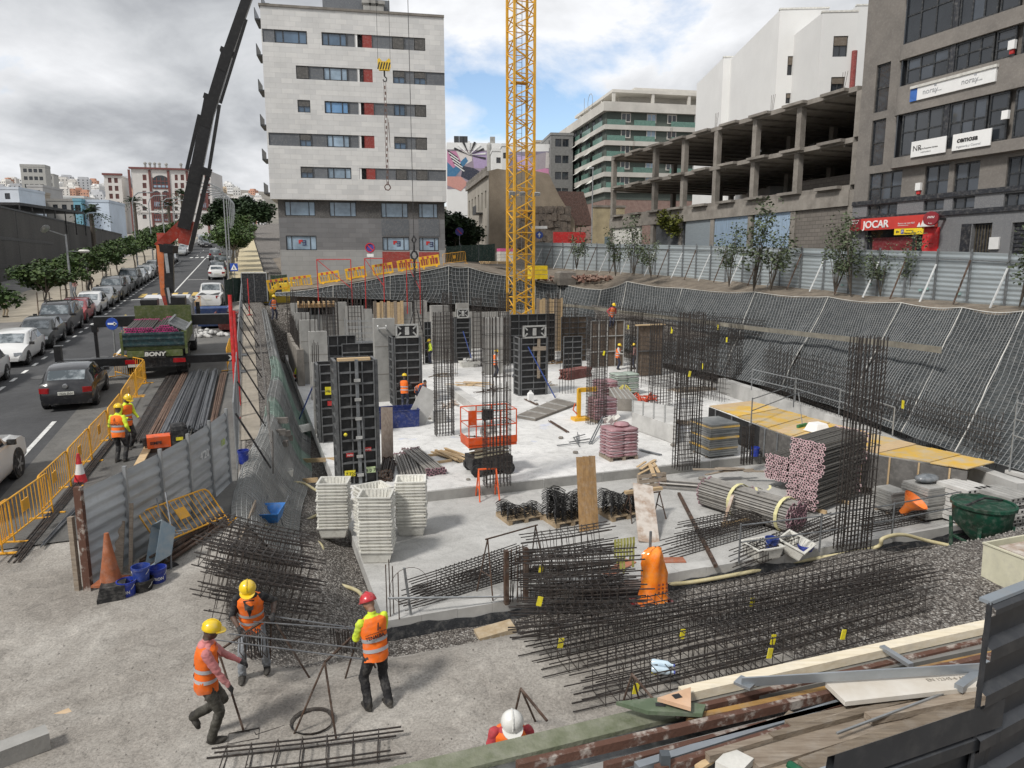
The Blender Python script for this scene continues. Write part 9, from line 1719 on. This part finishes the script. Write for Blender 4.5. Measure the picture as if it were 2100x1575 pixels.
p=gnd(524,1382);person(p,V((.25,-1,0)),'worker in a black t-shirt, grey jeans and yellow helmet bending over the bars','black','grey',gl=1,sleeve='short',vox=.0115,lean=16,hp=36,hl=(-.34,.2,1.1),hr=(.16,.34,1.0),fl=(-.18,-.05,.09),fr=(.18,.14,.09))
person(gnd(775,1452),V((-.62,.78,0)),'worker in a red helmet seen from behind with lettering on his orange vest','lime','black','red',skin=skin_m,gl=1,sleeve='short',vox=.0115,lean=10,hp=26,hl=(-.12,.42,1.04),hr=(.14,.40,1.0),fl=(-.14,.02,.09),fr=(.14,-.1,.09),back=('TENALBA, S.L.','CONSTRUCCIONES Y PROMOCIONES'))
p=at(1046,1432,1.72);p.z=0;person(p,V((.1,-1,0)),'worker in a white helmet and red t-shirt looking down behind the ledge','red','navy','white',skin=skin_m,vox=.0115,lean=12,hp=38,hl=(-.2,.3,.9),hr=(.2,.3,.9))
p=gnd(248,950);person(p,V((.1,1,0)),'worker with lettered vest and turned back, nearer of the pair at the barriers','lime','black',vox=.02,hl=(-.18,.25,1.0),back=('TENALBA, S.L.','CONSTRUCCIONES'));person(gnd(264,922),V((.9,-.3,0)),'worker facing right beside the lettered vest at the barriers','lime','black',vox=.02,hp=25,hl=(-.2,.3,1.0),hr=(.2,.3,1.05))
p=aty(260,660,39);p.z=zr(39)+.05;person(p,V((.2,-1,0)),'worker standing behind the truck outrigger on the road','blue',vest=vest_f,skin=skin_m)
p=aty(562,657,50);person(p,V((.8,-.5,0)),'worker standing on the bank beside the black gate box','navy' if 0 else 'blue',vest=vest_f,fl=(-.2,.0,.09),fr=(.22,.1,.09));person(U_(608,782),V((.9,-.4,0)),'crouching worker in an orange helmet at the left pit wall','lime','black','orange',pel=(0,0,.42),lean=28,hl=(-.15,.4,.5),hr=(.15,.4,.5),fl=(-.13,.12,.09),fr=(.13,.05,.09),skin=skin_m)
person(U_(830,839),V((.15,1,0)),'worker with his back turned in the middle of the slab by the beam form','black','navy',vox=.02,hr=(.3,.3,1.0));person(U_(856,832),V((.7,-.5,0)),'worker bending low over the beam form','blue','navy',hat=None,lean=62,pel=(0,0,.86),hl=(-.15,.55,.7),hr=(.15,.55,.7),skin=skin_m)
person(U_(884,746),V((-1,-.2,0)),'worker in a lime jacket at the far column formwork','lime','navy',vest=None,skin=skin_m);person(U_(873,742),V((1,-.2,0)),'worker in a checked shirt facing the lime jacket','checked','navy',vest=None,skin=skin_m)
person(U_(1015,774),V((1,.3,0)),'worker left of the mast formwork in a faded orange vest','white','navy',vest=vest_f,hr=(.2,.35,1.1));person(U_(1059,774),V((1,-.1,0)),'worker stepping right before the mast formwork','red','navy',fl=(-.1,.22,.1),fr=(.1,-.2,.1),hl=(-.1,.4,1.1))
person(U_(1266,758),V((1,-.2,0)),'worker in a bright orange vest at the pale framed formwork','white','navy',hr=(.15,.4,1.1));person(U_(1302,757),V((-1,.1,0)),'worker in a checked shirt behind the rebar mat','checked','navy',vest=None,hl=(-.15,.35,1.05));p=aty(1253,672,49.6);person(p,V((.4,-1,0)),'worker high on the formwork before the netting','red','navy',vest=vest_f,lean=25,hp=20)
for i,(u,v,y,d,tp,tr,l)in enumerate(((12,668,50,(.2,1,0),'red','tan','pedestrian in a red shirt on the left pavement'),(155,612,62,(-.3,-1,0),'checked','grey','pedestrian in patterned clothes under the street trees'),(187,600,66,(.3,-1,0),'black','black','pedestrian in black under the street trees'))):p=aty(u,v,y);p.z=zr(y)+.16;person(p,V(d),l,tp,tr,None,None,skin_m,group='pedestrians')
dg=bpy.context.evaluated_depsgraph_get()
for o,segs in PEOPLE:
 me=bpy.data.meshes.new_from_object(o.evaluated_get(dg));o.modifiers.clear();o.data=me;n=len(me.polygons);import numpy as np
 c=np.empty(n*3,'f');me.polygons.foreach_get('center',c);c=c.reshape(n,3);best=np.full(n,9e9);mi=np.zeros(n,'i')
 for p,q,r0,r1,m in segs:
  p,q=np.array(p),np.array(q);d=q-p;tt=np.clip(((c-p)@d)/max(d@d,1e-9),0,1);ds=np.linalg.norm(c-p-tt[:,None]*d,axis=1)-(r0+(r1-r0)*tt);k=ds<best;best[k]=ds[k];mi[k]=m
 nv=len(me.vertices);sk=np.zeros(nv,bool)
 for pl in me.polygons:
  if mi[pl.index]in(1,4):sk[list(pl.vertices)]=True
 co=np.empty(nv*3,'f');no=np.empty(nv*3,'f');me.vertices.foreach_get('co',co);me.vertices.foreach_get('normal',no);co=co.reshape(nv,3);no=no.reshape(nv,3)
 w_=np.array([0 if sk[k]else .011*noise.fractal(V((q[0]*9,q[1]*9,q[2]*15)),.8,2.2,3)+.004 for k,q in enumerate(co)]);me.vertices.foreach_set('co',(co+no*w_[:,None]).ravel())
 me.polygons.foreach_set('material_index',mi);me.polygons.foreach_set('use_smooth',[True]*n)
#ledge in the foreground with timber and scrap
ZE=3.2;bE=-9.98;t=thing('retaining_wall','concrete retaining wall ledge in the right foreground','wall',S(0,bE),ANG);boxpart('wall',t,I4,(-9,16,-6,-.08,-.5,ZE-.02),conc_d)
moss=M('mossy_edge',(.10,.115,.065),.95,col2=(.22,.225,.17),scale=4,bump=.5);boxpart('mossy_edge',t,I4,(-9,16,-.15,.03,ZE-.1,ZE+.05),moss);boxpart('wet_band',t,I4,(-9,4.8,-.37,-.155,ZE-.05,ZE+.02),M('wet_concrete',(.035,.037,.038),.25,col2=(.12,.12,.115),scale=5,thr=(.45,.7)));boxpart('pale_flashing',t,I4,(-9,5.0,-.84,-.375,ZE-.05,ZE+.035),M('pale_flashing',(.30,.29,.275),.5,.3,col2=(.42,.42,.41),scale=2));boxpart('ledge_floor',t,I4,(-9,16,-6,-.845,ZE-.04,ZE+.0),M('dirty_ledge',(.085,.07,.055),.95,col2=(.17,.15,.125),scale=2,bump=.5,bscale=12))
def lay(u0,v0,u1,v1,w,h,mat,lab,z=0.0,name='plank',cat='plank',z1=None,grp='scrap and timber on the ledge'):
 a,b_=at(u0,v0,ZE+.05+z),at(u1,v1,ZE+.05+(z if z1 is None else z1));o=thing(name,lab,cat,a,0,grp);mb=MB();mb.beam((0,0,h/2),b_-a+V((0,0,h/2)),w,h);mb.build('piece',mat,o);return o
cw_=M('cream_batten',(.58,.50,.36),.8,col2=(.70,.64,.52),scale=4,stretch=(.7,7,7));zg_=M('zinc_profile',(.34,.37,.40),.4,.6,var=.15);lay(1398,1433,2060,1284,.10,.07,cw_,'long cream batten along the outer edge of the ledge',.06);lay(1400,1452,2060,1312,.22,.05,M('grey_gutter',(.20,.195,.18),.6,.3,col2=(.28,.27,.25)),'long grey metal gutter beside the cream batten',0,'gutter','gutter')
lay(1385,1470,2060,1312,.05,.05,rust_bad,'dark rusty channel behind the grey gutter',.02,'steel_channel','steel channel');lay(1410,1484,2050,1346,.05,.05,rust_orange,'orange rusty channel in the middle of the pile',.02,'steel_channel','steel channel');lay(1060,1582,2050,1352,.05,.065,rust_bad,'longest flaking rusty channel, reaching the bottom edge',.03,'steel_channel','steel channel');lay(1240,1580,1790,1438,.045,.05,rust_bad,'white flaking rusty channel below the longest one',.02,'steel_channel','steel channel');lay(1305,1582,1720,1452,.06,.05,zg_,'bright metal profile between two flaking channels',.02,'metal_profile','metal profile');lay(1345,1590,1783,1452,.05,.06,rust_bad,'flaking channel ending near the washed plank',.03,'steel_channel','steel channel')
lay(1520,1408,2040,1376,.015,.07,zg_,'galvanised angle lying across the pile',.2,'metal_profile','metal profile');lay(1512,1396,1545,1410,.12,.02,zg_,'bent end plate of the galvanised angle',.2,'metal_profile','metal profile');lay(1808,1330,1868,1368,.05,.03,zg_,'short galvanised strip over the grey gutter',.12,'metal_profile','metal profile');lay(1965,1418,2030,1368,.06,.05,zg_,'short galvanised end piece beside the dark fence',.16,'metal_profile','metal profile');lay(1716,1506,1972,1410,.014,.014,steel,'thin steel rod lying across the planks',.14,'steel_rod','steel rod')
o=lay(1712,1428,2040,1392,.24,.035,M('whitewashed_plank',(.50,.45,.38),.85,col2=(.62,.59,.54),scale=3),'wide whitewashed plank with faint stamped print',.14);text('EN 12345-6 ASTM A/S 2007',.05,o,Matrix.Translation((.75,.13,.037))@Matrix.Rotation(.11,4,'Z')@Matrix.Rotation(R(-90),4,'X'),M('faint_print',(.28,.25,.21),.8),.001)
dk=M('old_plank',(.13,.10,.072),.9,col2=(.27,.22,.165),scale=3,stretch=(.8,8,8),bump=.4,bscale=12)
for i,(a,b_,c,d,w,z)in enumerate(((1450,1560,2045,1385,.05,.06),(1480,1590,2045,1408,.06,.02),(1580,1520,2045,1396,.05,.07),(1540,1572,2040,1418,.16,.03),(1620,1500,2040,1402,.12,.05),(1655,1586,2045,1440,.16,.05),(1560,1600,1900,1500,.16,.0),(1690,1600,2045,1468,.14,.02),(1600,1530,1950,1440,.14,.01),(1780,1480,2045,1425,.08,.09))):lay(a,b_,c,d,w,.05,dk if i%3 else wood,'old brown plank on the ledge, %s'%('thin strip under the whitewashed plank','thin strip beside the flaking channels','thin strip under the rod','long one with a cut end','upper narrow one','thick one with a screw hole','lowest at the bottom edge','next to the dark fence capping','middle one under the rod','short top one by the dark fence')[i],z)
for k in range(26):
 u=rnd.uniform(1420,2000);v=1575-(u-1400)*.2+rnd.uniform(-60,40);lay(u,v,u+rnd.uniform(15,60),v-rnd.uniform(5,25),.05,.02,(wood_y,dk,wood)[k%3],'small splinter of wood among the scrap on the ledge',rnd.uniform(.01,.05),'wood_splinter','wood scrap',grp='wood splinters on the ledge')
lay(1482,1560,1530,1585,.2,.05,offwhite,'short white board end at the bottom edge',.05);o=lay(1362,1590,1363,1589,.05,.05,steel_d,'square grey post standing at the bottom edge',.0,'post','post');boxpart('tube',o,I4,(-.03,.03,-.03,.03,0,.16),M('post_grey',(.10,.115,.13),.5,.4))
t=thing('green_plate','green painted pointed plate with a hole at the end of the pile','plate',at(1350,1455,ZE+.14),ANG-.45);mb=MB();mb.slabp([(-.3,.02),(-.08,-.07),(.3,-.06),(.34,.05),(.0,.10)],0,.03);mb.build('plate',M('plate_green',(.11,.15,.09),.7,var=.25),t);boxpart('hole',t,I4,(-.02,.05,-.01,.03,.031,.034),iron)
t=thing('timber_scrap','broken triangular plywood scrap with a hole at the batten end','wood scrap',at(1392,1440,ZE+.2),ANG);mb=MB();mb.slabp([(-.14,.06),(.02,-.12),(.16,.09)],0,.03);mb.build('scrap',M('peach_wood',(.56,.36,.23),.8,var=.2),t);boxpart('hole',t,I4,(-.03,.03,-.0,.05,.031,.034),iron)
t=thing('drink_can','crushed green and white drink can between the planks','can',at(1617,1568,ZE+.1),0,rot=(R(90),0,.6));mb=MB();mb.lathe([(.028,0),(.033,.01),(.033,.1),(.027,.115)],14);mb.build('body',M('can_green',(.02,.14,.07),.3,.5),t)
df=M('dark_fence_sheet',(.045,.048,.054),.36,.35,var=.15,scale=2,dust=.1)
for i,(u0,v0,u1,v1,zt,lb)in enumerate(((1690,1586,2036,1468,3.98,'low dark corrugated fence with a highlight painted on its capping in the lower right corner'),(2022,1232,2260,1140,4.72,'taller dark corrugated fence at the right edge of the picture'))):
 a,b_=at(u0,v0,zt),at(u1,v1,zt);t=thing('dark_fence',lb,'fence',V((a.x,a.y,ZE-.6)));d=b_-a;d.z=0;hh=zt-ZE+.6;st_=V((d.x,d.y,0)).normalized();nn=V((st_.y,-st_.x,0));z=0;k=0
 while z<hh-.02:
  z1=min(hh,z+.27);mb=MB();q=lambda x,o:x*(d if x else V())+nn*o
  mb.add([q(0,.0)+V((0,0,z)),q(1,.0)+V((0,0,z)),q(1,.012)+V((0,0,z+.13)),q(0,.012)+V((0,0,z+.13)),q(1,.055)+V((0,0,z+.17)),q(0,.055)+V((0,0,z+.17)),q(1,.055)+V((0,0,z1-.03)),q(0,.055)+V((0,0,z1-.03)),q(1,0)+V((0,0,z1)),q(0,0)+V((0,0,z1))],[(0,1,2,3),(3,2,4,5),(5,4,6,7),(7,6,8,9)]);mb.build('sheet_rib',df,t);z+=.27
 mb=MB();mb.beam(V((0,0,hh))-st_*.01,d+V((0,0,hh)),.06,.02);mb.build('capping',M('capping_highlight',(.30,.34,.38),.4,.3,var=.1),t);mb=MB();mb.beam(nn*.02+V((0,0,0)),nn*.02+V((0,0,hh)),.02,.02);mb.build('end_trim',df,t)  # capping colour lightened to carry its pale blue highlight
